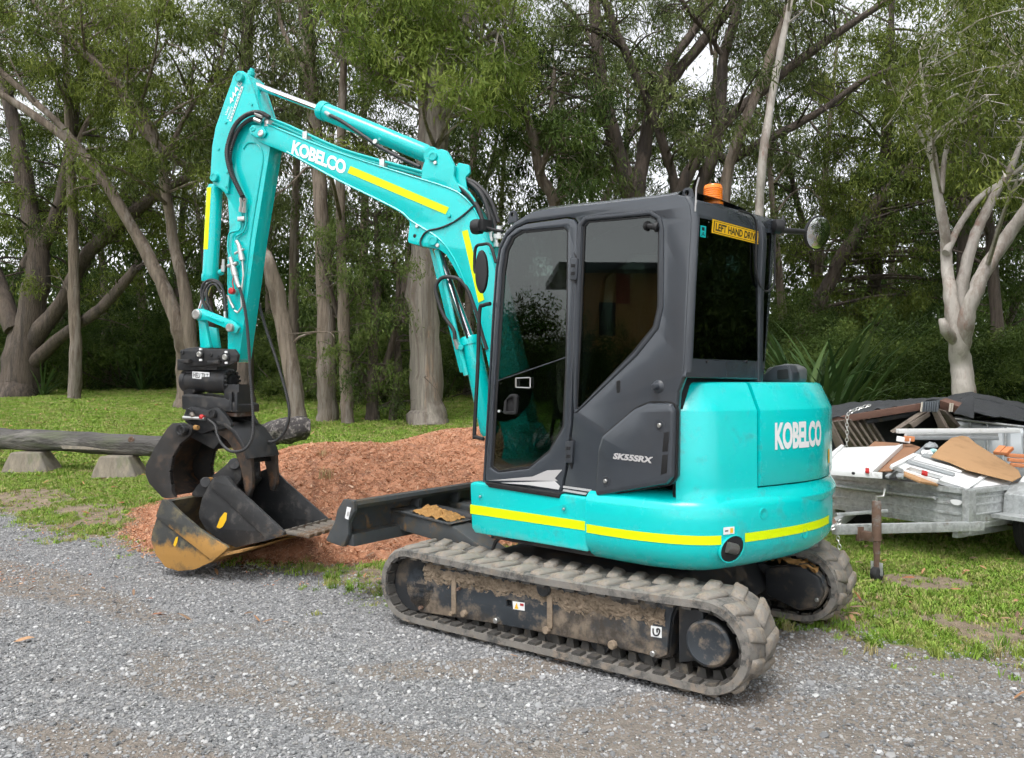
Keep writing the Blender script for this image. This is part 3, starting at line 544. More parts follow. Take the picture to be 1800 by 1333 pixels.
tree('big_straight_gum', 'thick straight gum with fresh green drooping crown above the boom', 17,
     [[(752, 750, 29), (748, 640, 27), (742, 520, 25.5), (745, 430, 24.5), (755, 330, 23), (768, 240, 21), (772, 150, 18), (760, 80, 13), (735, 0, 9), (710, -120, 5)], ([(772, 165, 12), (800, 80, 11), (835, 0, 9), (862, -120, 5)], .6), ([(742, 320, 11), (746, 200, 11), (738, 100, 9), (715, 20, 6)], .8), ([(700, 150, 4), (640, 120, 6), (590, 95, 4)], -.5), ([(785, 110, 6), (850, 70, 5), (900, 40, 3)], -1)],
     [(600, -90, 920, 10, 60), (590, 0, 760, 110, 44), (740, 0, 920, 170, 56), (640, 80, 760, 175, 14), (800, 120, 900, 200, 14)], barks, lf_lime, L=.17, W=.03, per=220, rad=.5, tone0=.55)
tree('wattle', 'bushy dark green wattle beside the thick gum', 17.6,
     [[(655, 757, 12), (655, 640, 10), (661, 540, 8), (664, 440, 6), (660, 380, 3)], ([(655, 700, 8), (690, 600, 6), (700, 500, 4), (690, 430, 2)], -.5), ([(650, 700, 8), (620, 620, 5), (590, 540, 4), (570, 470, 2)], -.8), ([(690, 742, 8), (700, 640, 7), (690, 560, 4)], .3), ([(660, 720, 4), (720, 690, 3), (775, 650, 2)], .4)],
     [(540, 330, 730, 470, 40), (540, 470, 700, 600, 34), (530, 600, 640, 690, 14), (690, 590, 740, 700, 9), (600, 640, 700, 720, 10)], barkd, lf_acac, L=.10, W=.02, per=330, rad=.42, tone0=.55)
tree('spreading_gum', 'dark many limbed gum spreading above the cab roof', 20,
     [[(1178, 705, 32), (1170, 560, 28), (1150, 450, 24), (1115, 360, 19), (1090, 280, 16), (1065, 190, 15), (1052, 100, 13), (1045, 0, 12), (1040, -120, 8)],
      ([(1180, 480, 14), (1188, 345, 9.5), (1165, 250, 9.5), (1140, 180, 9), (1110, 115, 9), (1085, 60, 8), (1062, 0, 7), (1045, -80, 5)], -.8),
      ([(1140, 460, 18), (1122, 345, 15), (1132, 270, 14.5), (1145, 200, 13.5), (1180, 140, 12.5), (1230, 80, 11), (1285, 10, 10), (1340, -70, 7)], .8), ([(1148, 190, 12), (1180, 110, 10), (1215, 60, 9), (1250, 0, 8), (1280, -80, 5)], 1.2),
      ([(1185, 480, 20), (1195, 345, 14), (1230, 270, 12.5), (1280, 210, 11.5), (1340, 160, 10.5), (1400, 110, 9.5), (1470, 60, 8), (1560, 0, 6), (1620, -40, 4)], -.5),
      ([(1200, 480, 18), (1225, 345, 14.5), (1255, 270, 13), (1268, 190, 11.5), (1272, 100, 10.5), (1290, 40, 10), (1305, -40, 8)], .3),
      ([(1262, 270, 9), (1285, 282, 9), (1340, 250, 8.5), (1400, 220, 8), (1450, 190, 7), (1520, 140, 5), (1600, 110, 3)], -.3), ([(1268, 95, 5), (1245, 60, 5), (1215, 25, 5), (1190, -10, 4)], -.6), ([(1052, 95, 6), (1020, 40, 5), (990, 5, 4)], .3)],
     [(940, -90, 1200, 60, 34), (1060, 20, 1200, 200, 28), (920, 50, 1060, 250, 26), (1200, -90, 1460, 20, 30), (1180, 150, 1290, 280, 17), (1290, 20, 1460, 150, 20), (1320, 200, 1420, 300, 8), (1040, 240, 1110, 340, 7)], barkd, lf_grey, .86, per=200, rad=.55)
tree('pinkish_gum', 'pinkish slender gum just left of the beacon leaning right', 19, [[(1250, 705, 13), (1262, 500, 12), (1275, 325, 10), (1300, 240, 9), (1335, 150, 8.5), (1365, 70, 8), (1390, 0, 7), (1410, -80, 5)]], [(1350, -90, 1500, 30, 12)], bark, lf_olive, per=200)
tree('pale_slender_gum', 'pale slender gum rising right of the beacon', 18, [[(1322, 705, 9), (1330, 500, 8), (1335, 370, 7.2), (1340, 290, 7), (1355, 180, 6.5), (1372, 90, 6), (1390, 0, 5.5), (1405, -80, 4)]], [(1370, -90, 1450, -10, 5)], barkp, lf_olive, 1.0, False, per=180)
tree('forked_sapling', 'forked sapling rising left of the cab roof', 19, [[(990, 705, 12), (985, 500, 12), (975, 360, 10.5), (950, 310, 9), (937, 240, 8), (918, 180, 6.5), (900, 120, 5), (880, 60, 3)], ([(948, 310, 6), (965, 250, 5), (970, 180, 4), (975, 120, 3)], .5)], [(880, 160, 1050, 300, 24), (880, 60, 960, 160, 10), (990, 260, 1060, 340, 9)], bark, lf_dark, per=260)
tree('dark_straight_tree', 'dark straight trunk right of the round mirror', 24, [[(1533, 690, 12), (1536, 580, 11.5), (1537, 480, 11), (1545, 380, 10), (1555, 280, 9), (1562, 180, 8), (1565, 80, 6), (1570, -40, 4)]], [(1440, 60, 1640, 220, 34), (1440, 220, 1620, 400, 28), (1380, 380, 1640, 560, 34)], barkd, lf_olive, per=330)
tree('leaning_dark_tree', 'dark trunk leaning right below the round mirror', 23, [[(1380, 640, 16), (1450, 515, 13), (1482, 450, 12), (1522, 390, 11), (1570, 320, 9.5), (1630, 270, 8), (1700, 220, 6.5), (1790, 160, 5)]], [(1580, 120, 1800, 300, 34), (1480, 280, 1640, 420, 16), (1600, 300, 1840, 540, 44)], barkd, lf_dark, per=330)
tree('white_gum', 'pale smooth white gum with reddish bark strips behind the trailer', 13.5,
     [[(1694, 696, 22), (1690, 640, 19), (1682, 590, 18), (1670, 520, 13), (1663, 450, 11), (1660, 400, 10), (1650, 350, 9), (1641, 280, 7), (1632, 220, 6), (1622, 150, 4), (1615, 90, 2.5)],
      ([(1684, 600, 16), (1690, 510, 13), (1705, 440, 11), (1725, 390, 10), (1750, 340, 9), (1775, 300, 7), (1800, 240, 5)], .6), ([(1688, 610, 19), (1697, 565, 17), (1712, 520, 15.5), (1735, 470, 14.5), (1768, 420, 13.5), (1802, 370, 12.5), (1850, 310, 11), (1920, 230, 8)], -.8),
      ([(1662, 445, 8), (1688, 395, 7), (1720, 350, 6.5), (1760, 322, 6), (1800, 292, 5), (1850, 260, 3)], .8), ([(1654, 340, 6), (1664, 260, 5), (1690, 205, 4), (1750, 160, 3), (1800, 120, 2)], .5), ([(1645, 300, 4), (1610, 220, 3), (1580, 180, 2)], -.3), ([(1684, 605, 12), (1662, 580, 11), (1656, 560, 6)], -.3)],
     [(1560, 90, 1700, 250, 20), (1640, -60, 1900, 120, 44), (1700, 120, 1880, 280, 26), (1740, 280, 1860, 360, 7)], barkp, lf_olive, .86, False, L=.14, W=.024, per=170, rad=.45)
# ---- copies that stand deeper in the wood ------------------------------------
def proto_tree(seed, h, cr, lmat, bmat, nc, per, L=.19, lean=.12, low_=.3):
    """one tree at the origin: trunk, a few limbs and a crown; returns meshes to share"""
    r = np.random.default_rng(seed); random.seed(seed); lx, ly = r.normal(0, lean, 2); tr_ = [(lx * h * t + .12 * math.sin(t * 5 + seed), ly * h * t + .1 * math.cos(t * 4), h * t, .17 * (1 - t) + .03) for t in (0, .15, .3, .5, .7, .85, 1)]
    d = [limb_data(tr_, 9)]; tips = []
    for k in range(9):
        t = low_ + (1 - low_) * (k + .5) / 9; a = r.uniform(0, 6.28); b = np.array([lx * h * t, ly * h * t, h * t]); e = b + np.array([math.cos(a), math.sin(a), 0]) * cr * r.uniform(.5, 1) + np.array([0, 0, r.uniform(.4, 1.6)]); m = (b + e) / 2 + np.array([0, 0, .3]); d.append(limb_data([(*b, .055), (*m, .035), (*e, .012)], 6)); tips.append(e)
    C_ = np.array([tips[i % 9] + r.normal(0, cr * .42, 3) for i in range(nc)]); C_[:, 2] = np.clip(C_[:, 2], h * low_ * .9, h * 1.15)
    V_, Q, tn_ = leaves(C_, per, r.uniform(.4, .9, nc), L, L * .2, r, tone0=.45)
    vs, fs = [], []
    for v, f in d: k0 = len(vs); vs += v; fs += [tuple(i + k0 for i in g) for g in f]
    tm = bpy.data.meshes.new('trunk'); tm.from_pydata([tuple(v) for v in vs], [], fs); sharp(tm, 60); tm.materials.append(bmat); cm = npmesh('crown', V_, Q, {'tone': tn_}); cm.materials.append(lmat); return tm, cm
PT = [proto_tree(1, 12, 2.2, lf_olive, barkd, 60, 220), proto_tree(2, 13.5, 2.0, lf_grey, bark, 55, 200), proto_tree(3, 11, 2.4, lf_dark, barkd, 62, 230, low_=.2), proto_tree(4, 8, 1.9, lf_dark, barkd, 52, 230, low_=.15)]
def place(name, pm, X, Y, s, rz, label, cat, group, names=('trunk', 'crown')):
    o = empty(name, (X, Y, ztf(X, Y) - .03), label, cat, group)
    for nm, me in zip(names, pm):
        c = bpy.data.objects.new(nm, me); COL.objects.link(c); c.parent = o
    o.scale = (s, s, s); o.rotation_euler[2] = rz; return o
LAND = [(33, 'massive multi stemmed gum'), (131, 'slim gum on the lawn'), (330, 'leaning twin stemmed gum'), (432, 'grey gum behind the arm'), (528, 'broken snag'), (577, 'tall straight gum'), (655, 'bushy wattle'), (752, 'thick straight gum'), (985, 'forked sapling'), (1178, 'spreading gum'), (1325, 'pale slender gum'), (1535, 'dark straight trunk'), (1690, 'white gum')]
USED = {}
def where(px, Y, what):
    """words that single one plant out: the landmark trunk nearest in the picture, the side, and how deep"""
    k = min(LAND, key=lambda q: abs(q[0] - px)); d = px - k[0]; side_ = 'right behind' if abs(d) < 16 else 'behind and right of' if d > 0 else 'behind and left of'
    t = '%s %s the %s' % (what, side_, k[1]); USED[t] = USED.get(t, 0) + 1; return t if USED[t] == 1 else t.replace(what, ('nearer ', 'deeper ', 'deepest ', 'farthest ')[min(USED[t] - 2, 3)] + what)
rp = np.random.default_rng(55)
spots = []
for px, Y in [(60, 29), (190, 27), (250, 30), (380, 26), (470, 28), (510, 23), (640, 25), (690, 22.5), (820, 24), (860, 28), (930, 25), (1010, 27), (1080, 30), (1230, 27), (1380, 26), (1430, 29), (1480, 32), (1610, 27), (1660, 22), (1720, 25), (1780, 19), (1830, 24), (300, 33), (120, 34), (560, 33), (780, 33), (960, 35), (1150, 34), (1320, 34), (1560, 36), (1700, 34), (-40, 31), (-130, 27), (-220, 30), (-330, 28), (-420, 31), (-540, 29), (430, 36), (1870, 31), (1900, 20)]: spots.append(((px - CX) / F_PX * Y, Y))
for i, (X, Y) in enumerate(spots): place('background_gum', PT[int(rp.integers(0, 3))], X, Y, rp.uniform(.8, 1.12), rp.uniform(0, 6.28), where(CX + F_PX * X / Y, Y, 'slender gum deep in the wood'), 'tree', 'gums deep in the wood')
for i, (X, Y) in enumerate([(9.5, 6.0), (11, 8.5), (9.4, 9.5), (12.5, 11.5), (10.5, 4.0), (13.5, 6.5), (12, 2), (14.5, 15), (15, 4.5), (14, 9.2), (15.5, 0), (16.5, 7.5)]): place('roadside_gum', PT[3 if i % 2 else 2], X, Y, rp.uniform(.75, 1.0), rp.uniform(0, 6.28), 'leafy gum mirrored in the dark rear cab window', 'tree', 'gums right of the drive')
def proto_bush(seed, rx, h, lmat, nc, per, L=.11, W=.024):
    r = np.random.default_rng(seed); a = r.uniform(0, 6.28, nc); q = r.random(nc) ** .5 * rx; C_ = np.stack([np.cos(a) * q, np.sin(a) * q, h * r.random(nc) ** .8 * (1 - .35 * (q / rx) ** 2) * .9 + .1], 1)
    V_, Q, tn_ = leaves(C_, per, r.uniform(.22, .42, nc), L, W, r, droop=.1, tone0=.5); V_[:, 2] = np.maximum(V_[:, 2], 0); d = []
    random.seed(seed)
    for k in range(8):
        e = C_[int(r.integers(0, nc))]; d.append(limb_data([(r.normal(0, .08), r.normal(0, .08), -.03, .03), (e[0] * .5, e[1] * .5, e[2] * .45, .018), (*e, .006)], 5))
    vs, fs = [], []
    for v, f in d: k0 = len(vs); vs += v; fs += [tuple(i + k0 for i in g) for g in f]
    tm = bpy.data.meshes.new('stems'); tm.from_pydata([tuple(v) for v in vs], [], fs); tm.materials.append(barkd); cm = npmesh('foliage', V_, Q, {'tone': tn_}); cm.materials.append(lmat); return tm, cm
PB = [proto_bush(11, 1.2, 2.3, lf_dark, 60, 230, .085, .022), proto_bush(12, 1.0, 1.7, lf_acac, 46, 220, .085, .022), proto_bush(13, 1.5, 3.0, lf_dark, 80, 250, .09, .024), proto_bush(14, .8, 1.1, lf_olive, 36, 180, .085, .022)]
bs = []
for i in range(64):
    a = i / 63; px = -60 + 1980 * a + rp.normal(0, 14); row = i % 3; Y = (22.5, 26, 29.5)[row] + rp.uniform(-1, 1) 
    if px > 1350: Y -= 5.5
    elif px < 480: Y += 4
    bs.append((px, Y, int(rp.integers(0, 3))))
for px, Y, k in bs: place('understorey_shrub', PB[k], (px - CX) / F_PX * Y, Y, rp.uniform(.8, 1.35), rp.uniform(0, 6.28), where(px, Y, ('dark green shrub', 'light green shrub', 'tall dark shrub')[k]), 'shrub', 'shrubs along the wood edge', ('stems', 'foliage'))
for px, Y, s in ((1752, 10.5, .55),): place('young_shrub', PB[1], (px - CX) / F_PX * Y, Y, s, 1, 'small bright green shrub right of the white gum', 'shrub', None, ('stems', 'foliage'))
for px, Y, s, rz in ((1405, 17, .8, 0), (1440, 18, .9, 2), (1580, 16, .8, 3), (1620, 17, .7, 4), (1500, 16.5, .9, 5), (1780, 17.5, .9, 1), (1850, 15.5, 1, 2)): place('wood_edge_shrub', PB[3 if s < .85 else 0], (px - CX) / F_PX * Y, Y, s, rz, where(px, Y, 'low shrub at the wood edge'), 'shrub', 'low shrubs behind the timber frame', ('stems', 'foliage'))
# strappy clumps
def strap_mesh(seed, n, Ls):
    r = np.random.default_rng(seed); vs, qs, tn_ = [], [], []
    for i in range(n):
        a = r.uniform(0, 6.28); ln = Ls * r.uniform(.6, 1.1); up = r.uniform(.5, 1.25); d = np.array([math.cos(a), math.sin(a), 0]); s = np.array([-d[1], d[0], 0]); w = r.uniform(.022, .04); tone = np.clip(r.normal(.5, .22), 0, 1); pr = None
        for k in range(7):
            t = k / 6; ang = up - t * t * (1.1 if up < 1 else .5); pr = (pr if pr is not None else d * .05) + (d * math.cos(ang) + np.array([0, 0, math.sin(ang)])) * (ln / 6 if k else 0); ww = w * (1 - t) ** .6 + .003; vs += [pr - s * ww, pr + s * ww]; tn_ += [tone] * 2
            if k: b = len(vs); qs.append((b - 4, b - 3, b - 1, b - 2))
    me = npmesh('strap_leaves', np.array(vs), np.array(qs), {'tone': np.array(tn_)}); me.materials.append(lf_strap); return me
SM = [strap_mesh(i, 60, 1.5) for i in range(3)]
for i, (px, Y, s) in enumerate([(1400, 14.5, 1.9), (1450, 14, 1.6), (1480, 15, 1.9), (1425, 15.5, 2.1), (1765, 14.8, .9), (1800, 14.2, .9), (1840, 15, 1.1), (250, 26, 1.1), (285, 27, 1.0), (75, 24, .8), (1530, 15, .7), (480, 24, .8), (230, 27, .8)]):
    X = (px - CX) / F_PX * Y; place('strappy_plant', (SM[i % 3],), X, Y, s, i, where(px, Y, 'clump of arching strap leaves'), 'plant', 'strappy plants at the wood edge', ('strap_leaves',))
for i, (px, Y) in enumerate(((-110, 27), (-190, 29), (-270, 26.5), (-360, 28), (-450, 29.5), (-540, 27.5))): place('understorey_shrub', PB[(0, 2, 2)[i % 3]], (px - CX) / F_PX * Y, Y, 1.3, i, 'dark shrub continuing the wood edge beyond the left of the view', 'shrub', 'shrubs beyond the left edge', ('stems', 'foliage'))
# the far wood that reads as one mass
n = 2900; px = rp.uniform(-800, 2300, n); Y = rp.uniform(36, 56, n); X = (px - CX) / F_PX * Y; Z = zt(X, Y) + np.where(rp.random(n) < .8, np.where(px < 900, 7.4, 6.2) * rp.random(n), 12 * rp.random(n)) * (1 - .3 * (fbm(X, Y, 5, 9)))
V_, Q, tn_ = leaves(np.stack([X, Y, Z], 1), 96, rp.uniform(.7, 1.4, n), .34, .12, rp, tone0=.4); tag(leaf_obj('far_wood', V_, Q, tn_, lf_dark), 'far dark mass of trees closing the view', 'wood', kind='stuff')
n = 900; px = rp.uniform(-150, 1950, n); Y = np.where(px > 1350, rp.uniform(17, 30, n), rp.uniform(26, 35, n)); X = (px - CX) / F_PX * Y; Z = zt(X, Y) + 1.9 * rp.random(n) ** 1.4
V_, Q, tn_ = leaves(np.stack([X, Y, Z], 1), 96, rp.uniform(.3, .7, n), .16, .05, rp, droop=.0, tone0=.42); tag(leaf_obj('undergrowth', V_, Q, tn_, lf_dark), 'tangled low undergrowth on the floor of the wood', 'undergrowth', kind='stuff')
# ================================================================ excavator
T = Fr(.716, 5.165, 36.8); HS = Fr(.716, 5.165, 44.0); BM = Fr(.02, 5.6, 21.2)
EX = empty('excavator', (.716, 5.165, 0), 'teal compact excavator with dark grey cab and rubber tracks on the gravel', 'excavator')
# ---- tracks -----------------------------------------------------
WB, WT, UR, UF = .036, .482, -.965, .975
def track_path(n=150):
    """closed centre-surface of the belt's outer face (u, w) with outward normals"""
    r = (WT - WB) / 2; wm = (WT + WB) / 2; segs = [('l', UF, UR), ('r',), ('t', UR, UF), ('f',)]
    pts = []
    for k in range(40): a = k / 40; pts.append((UF + (UR - UF) * a, WB, 0, -1))
    for k in range(26): a = math.pi / 2 + math.pi * k / 26; pts.append((UR + r * 1.02 * math.cos(a), wm - r * math.sin(a), math.cos(a), -math.sin(a)))
    for k in range(40): a = k / 40; pts.append((UR + (UF - UR) * a, WT - .022 * math.sin(math.pi * a) , 0, 1))
    for k in range(26): a = math.pi / 2 - math.pi * k / 26; pts.append((UF + r * math.cos(a), wm + r * math.sin(a), math.cos(a), math.sin(a)))
    return pts
TP = track_path()
def arc_table(pts):
    s = [0.0]
    for i in range(len(pts)): a, b = pts[i], pts[(i + 1) % len(pts)]; s.append(s[-1] + math.hypot(b[0] - a[0], b[1] - a[1]))
    return s
TS = arc_table(TP)
def on_track(s):
    s %= TS[-1]; i = max(0, min(len(TP) - 1, int(np.searchsorted(TS, s)) - 1)); a, b = TP[i], TP[(i + 1) % len(TP)]; t = (s - TS[i]) / (TS[i + 1] - TS[i])
    q = [a[k] + (b[k] - a[k]) * t for k in range(4)]; l = math.hypot(q[2], q[3]); return q[0], q[1], q[2] / l, q[3] / l
def lug_mesh(flip, seed=0):
    rj = np.random.default_rng(seed)
    L, b, tp, h = .165, .045, .030, .021; sk = .02 * flip; vs, fs = [], []
    for (x, hb, z) in ((-L / 2, b, -.004), (L / 2, b * .85, -.004)):
        o = sk * x / L * 2
        vs += [(o - hb, x, z), (o + hb, x, z)]
    for (x, hb, z) in ((-L / 2 + .012, tp, h), (L / 2 - .016, tp * .9, h * .92)):
        o = sk * x / L * 2
        vs += [(o - hb, x, z), (o + hb, x, z)]
    fs = [(0, 2, 3, 1), (4, 5, 7, 6), (0, 1, 5, 4), (2, 6, 7, 3), (0, 4, 6, 2), (1, 3, 7, 5)]
    vs = [tuple(np.array(v) + rj.normal(0, .0035, 3) * (1, 1.4, .7 if v[2] > 0 else 0)) for v in vs]
    me = bpy.data.meshes.new('lug'); me.from_pydata(vs, [], fs)
    bm = bmesh.new(); bm.from_mesh(me); bmesh.ops.recalc_face_normals(bm, faces=bm.faces); bmesh.ops.bevel(bm, geom=list(bm.edges), offset=.006, segments=1, affect='EDGES'); bm.to_mesh(me); bm.free()
    me.materials.append(lugm); sharp(me, 50); return me
LUGS = {f: [lug_mesh(f, s) for s in range(7)] for f in (1, -1)}
def track(v0, v1, side, lab):
    vc = (v0 + v1) / 2; th = .042; vs, fs = [], []; n = len(TP)
    for (u, w, nu, nw) in TP:
        for (v, d) in ((v0, -.006), (v0 - .012, 0), (v1 + .012, 0), (v1, -.006), (v1, -th), (v0, -th)): vs.append(T.W(u + nu * d, v, w + nw * d))
    for i in range(n):
        for k in range(6): a, b = i * 6 + k, i * 6 + (k + 1) % 6; j = ((i + 1) % n) * 6; fs.append((a, b, j + (k + 1) % 6, j + k))
    tr = mesh('track', vs, fs, rubber, EX, 40); tr['label'] = lab
    # guide teeth on the inside of the belt, one joined piece
    vs, fs = [], []; N = 56
    for i in range(N):
        s = TS[-1] * i / N; u, w, nu, nw = on_track(s); tu, tw = -nw, nu
        for vv in (vc - .062, vc + .062):
            b0 = len(vs)
            for (a, d) in ((-.028, -th + .002), (.028, -th + .002), (.018, -th - .05), (-.018, -th - .05)):
                for dv in (-.028, .028): vs.append(T.W(u + tu * a + nu * d, vv + dv, w + tw * a + nw * d))
            fs += [tuple(b0 + q for q in f) for f in ((0, 2, 3, 1), (4, 6, 7, 5), (0, 1, 7, 6), (2, 4, 5, 3), (0, 6, 4, 2), (1, 3, 5, 7))]
        for vv, wd_ in ((v0 - .035, .03), (v1 + .035, .03)):
            b0 = len(vs)
            for (a, d) in ((-.03, -th + .002), (.03, -th + .002), (.026, -th - .014), (-.026, -th - .014)):
                for dv in (-wd_, wd_): vs.append(T.W(u + tu * a + nu * d, vv + dv, w + tw * a + nw * d))
            fs += [tuple(b0 + q for q in f) for f in ((0, 2, 3, 1), (4, 6, 7, 5), (0, 1, 7, 6), (2, 4, 5, 3), (0, 6, 4, 2), (1, 3, 5, 7))]
    tag(mesh('guide_teeth', vs, fs, inner, tr, 0), kind='stuff')
    N = 38
    for row, (vv, fl, ph) in enumerate(((v0 - .10, 1, 0), (v1 + .10, -1, .5))):
        for i in range(N):
            s = TS[-1] * (i + ph) / N; u, w, nu, nw = on_track(s)
            if w < WB + .003: w += .0
            o = bpy.data.objects.new('lug', random.choice(LUGS[fl])); COL.objects.link(o); o.parent = tr
            P = T.W(u, vv, w) - origin(tr); n_ = (T.f * nu + Vector((0, 0, nw))).normalized(); y = T.l.copy(); x = y.cross(n_).normalized()
            m = Matrix.Identity(4)
            for r in range(3): m[r][0], m[r][1], m[r][2], m[r][3] = x[r] * random.uniform(.93, 1.07), y[r], n_[r] * random.uniform(.85, 1.1), P[r]
            o.matrix_basis = m
    sg = 1 if side > 0 else -1; wm = (WT + WB) / 2; ve = v0 - .05 if side > 0 else v0 - .05
    # wheels: sprocket behind, idler in front, rollers under the frame
    sp = lathe('sprocket', T.W(UR, v1 + .06, wm), T.W(UR, v0 - .05, wm), [(0, .13), (.02, .165), (.06, .165), (.1, .14), (.2, .12), (.26, .11)], udark, tr, 28)
    hubc = lathe('hub_cover', T.W(UR - .005, v0 - .06, wm + .01), T.W(UR - .005, v0, wm + .01), [(0, .112), (.018, .112), (.026, .104), (.028, .098), (.026, .094), (.026, .0)], ugrey, tr, 32)
    lathe('idler', T.W(UF, v1 + .06, wm), T.W(UF, v0 - .06, wm), [(0, .165), (.05, .165), (.07, .13), (.19, .13), (.21, .165), (.25, .165)], udark, tr, 28)
    for u in (.62, .3, -.02, -.34, -.62):
        lathe('roller', T.W(u, v1 + .07, .132), T.W(u, v0 - .1, .132), [(0, .055), (.05, .055), (.06, .04), (.15, .04), (.16, .055), (.2, .055), (.203, .02)], udark, tr, 18)
    cyl('carrier_roller', T.W(-.02, v1 + .1, .385), T.W(-.02, v0 - .035, .385), .045, udark, tr, 18)
    return tr
NT = track(.98, .605, 1, 'dusty rubber track on the near side')
FT = track(-.475, -.85, -1, 'rubber track on the far side')
# track frames
fp = [(713, 1023), (720, 1004), (733, 995), (790, 1002), (1000, 1024), (1120, 1046), (1190, 1057), (1180, 1082), (1175, 1118), (1172, 1152), (1157, 1158), (1133, 1150), (1080, 1138), (958, 1113), (884, 1099), (784, 1083), (738, 1076), (722, 1058), (715, 1040)]
hole = [(731, 1027), (748, 1030), (749, 1034), (732, 1031)]; hole2 = [(889, 1055), (899, 1056), (899, 1068), (890, 1066)]
TF = pplate('track_frame', T, [fp, hole, hole2], .915, .885, ugrey, EX, .006); TF['label'] = 'muddy near side track frame plate'
fpl = T.pv(fp, .915)
plate('frame_core', T, [(a, max(.12, b - .02)) for a, b in fpl], .88, .66, udark, TF, .01)
plate('frame_step', T, [(-.80, .13), (-.93, .17), (-.93, .40), (-.80, .44)], .90, .66, udark, TF, .01)
for (x, y, r, m) in ((815, 1079, 6, mudm), (872, 1091, 5, zinc), (960, 1108, 7, mudm), (1076, 1134, 8, mudm), (1148, 1149, 5, zinc), (793, 1079, 4, mudm), (739, 1069, 3.5, rusty), (805, 1036, 3, rusty)):
    P = T.pw(x, y, .93); rr = r * P.y / F_PX; cyl('bolt', P - T.l * .02, P + T.l * .012, rr, m, TF, 8)
for (x0, y0, x1, y1) in ((792, 1008, 797, 1080), (960, 1030, 966, 1106)):
    a, b = T.onv(x0, y0, .93), T.onv(x1, y1, .93); boxuvw('weld_strip', T, a[0], b[0] - .012, .915, .925, b[2], a[2], mudm, TF, .003)
def decal(name, fr, pix, v, mat, parent, off=.003, th=.002): return pplate(name, fr, pix, v + off, v + off - th, mat, parent, 0)
redm = M('red_plastic', (.45, .02, .02), .45); warn = M('warning_yellow', (.85, .5, .02), .5)
decal('warning_decal', T, [(901, 1057), (922, 1060), (922, 1074), (902, 1071)], .917, white, TF)
decal('warning_triangle', T, [(904, 1070), (911, 1071), (908, 1060)], .919, warn, TF); decal('warning_picture', T, [(914, 1061), (920, 1062), (920, 1066), (914, 1065)], .919, redm, TF)
decal('tie_down_decal', T, [(1144, 1100), (1163, 1103), (1163, 1122), (1144, 1119)], .917, white, TF)
hk = [T.pw(x, y, .922) for x, y in ((1148, 1105), (1148, 1112), (1151, 1117), (1156, 1117), (1159, 1112), (1159, 1107), (1155, 1106), (1155, 1112))]
tube('tie_down_mark', hk, .004, black, TF, 5, sp=3)
# caked mud over the top of the frame: lumpy sheet
def lump(name, rows, mat, parent, amp, seed, smooth=0):
    """grid of world points displaced along given normals by noise"""
    rg = np.random.default_rng(seed); vs, fs = [], []; nr, nc = len(rows), len(rows[0])
    nz = rg.normal(0, 1, (nr, nc)); nz = (nz + np.roll(nz, 1, 0) + np.roll(nz, 1, 1) + np.roll(nz, -1, 1)) / 2
    for i in range(nr):
        for j in range(nc):
            P, n_, k = rows[i][j]; vs.append(P + n_ * (k + amp * nz[i, j] * (.3 + min(k * 20, 1))) + Vector((0, 0, amp * .6 * rg.normal())))
    for i in range(nr - 1):
        for j in range(nc - 1): fs.append((i * nc + j, i * nc + j + 1, (i + 1) * nc + j + 1, (i + 1) * nc + j))
    return mesh(name, vs, fs, mat, parent, smooth)
rg = np.random.default_rng(3); rows = []; NC = 170
hang = [.05 + .16 * float(vnoise(j * .021, 3.3, .35, 4)) * float(vnoise(j * .021, 1.7, .9, 6)) + .05 * float(vnoise(j * .021, 7.1, .08, 5)) for j in range(NC)]
for i in range(26):
    row = []
    for j in range(NC):
        a = j / (NC - 1); u = .88 - a * 1.62; t = i / 25; top = .388 - .005 * math.sin(a * 9)
        if i < 6: row.append((T.W(u, .74 + .15 * i / 5, top), Vector((0, 0, 1)), .03))
        else:
            d = (t - 5 / 25) / (20 / 25) * max(.02, hang[j]); row.append((T.W(u, .905, top - d - .012), T.l, .02 * (1 - ((t - .25) / .78) ** 2)))
    rows.append(row)
lump('caked_mud', rows, mudm, TF, .006, 5)
# far track's motor cover and mud, undercarriage centre
mc = fil([(-.78, .36), (-1.0, .40), (-1.10, .34), (-1.13, .25), (-1.08, .16), (-.98, .13), (-.78, .19)], .04)
FM = plate('motor_cover', T, mc, -.40, -.56, udark, EX, .012)
plate('motor_cover_rim', T, [[(a * 1.0 + (a + .95) * .06, b + (b - .26) * .06) for a, b in mc], mc], -.42, -.5, ugrey, FM, .004)
boxuvw('far_track_frame', T, .9, -.8, -.5, -.8, .13, .36, udark, EX, .02)
cyl('bolt', T.W(-1.09, -.40, .21), T.W(-1.09, -.385, .21), .012, zinc, FM, 8)
rows = []
for i in range(6): rows.append([(T.W(-.75 - .33 * j / 15, -.38 - .14 * i / 5, .405 - .03 * (j / 15) ** 2), Vector((0, 0, 1)), .02 * math.sin(math.pi * j / 15)) for j in range(16)])
lump('mud_on_motor', rows, clay, FM, .016, 9)
UC = plate('undercarriage_frame', T, fil([(-.80, .20), (-.62, .47), (.55, .47), (.95, .34), (.95, .24), (.6, .2)], .04), .62, -.5, udark, EX, .02)
cyl('slew_ring', T.W(0, 0.0, .46), T.W(0, 0.0, .585), .40, udark, UC, 40)
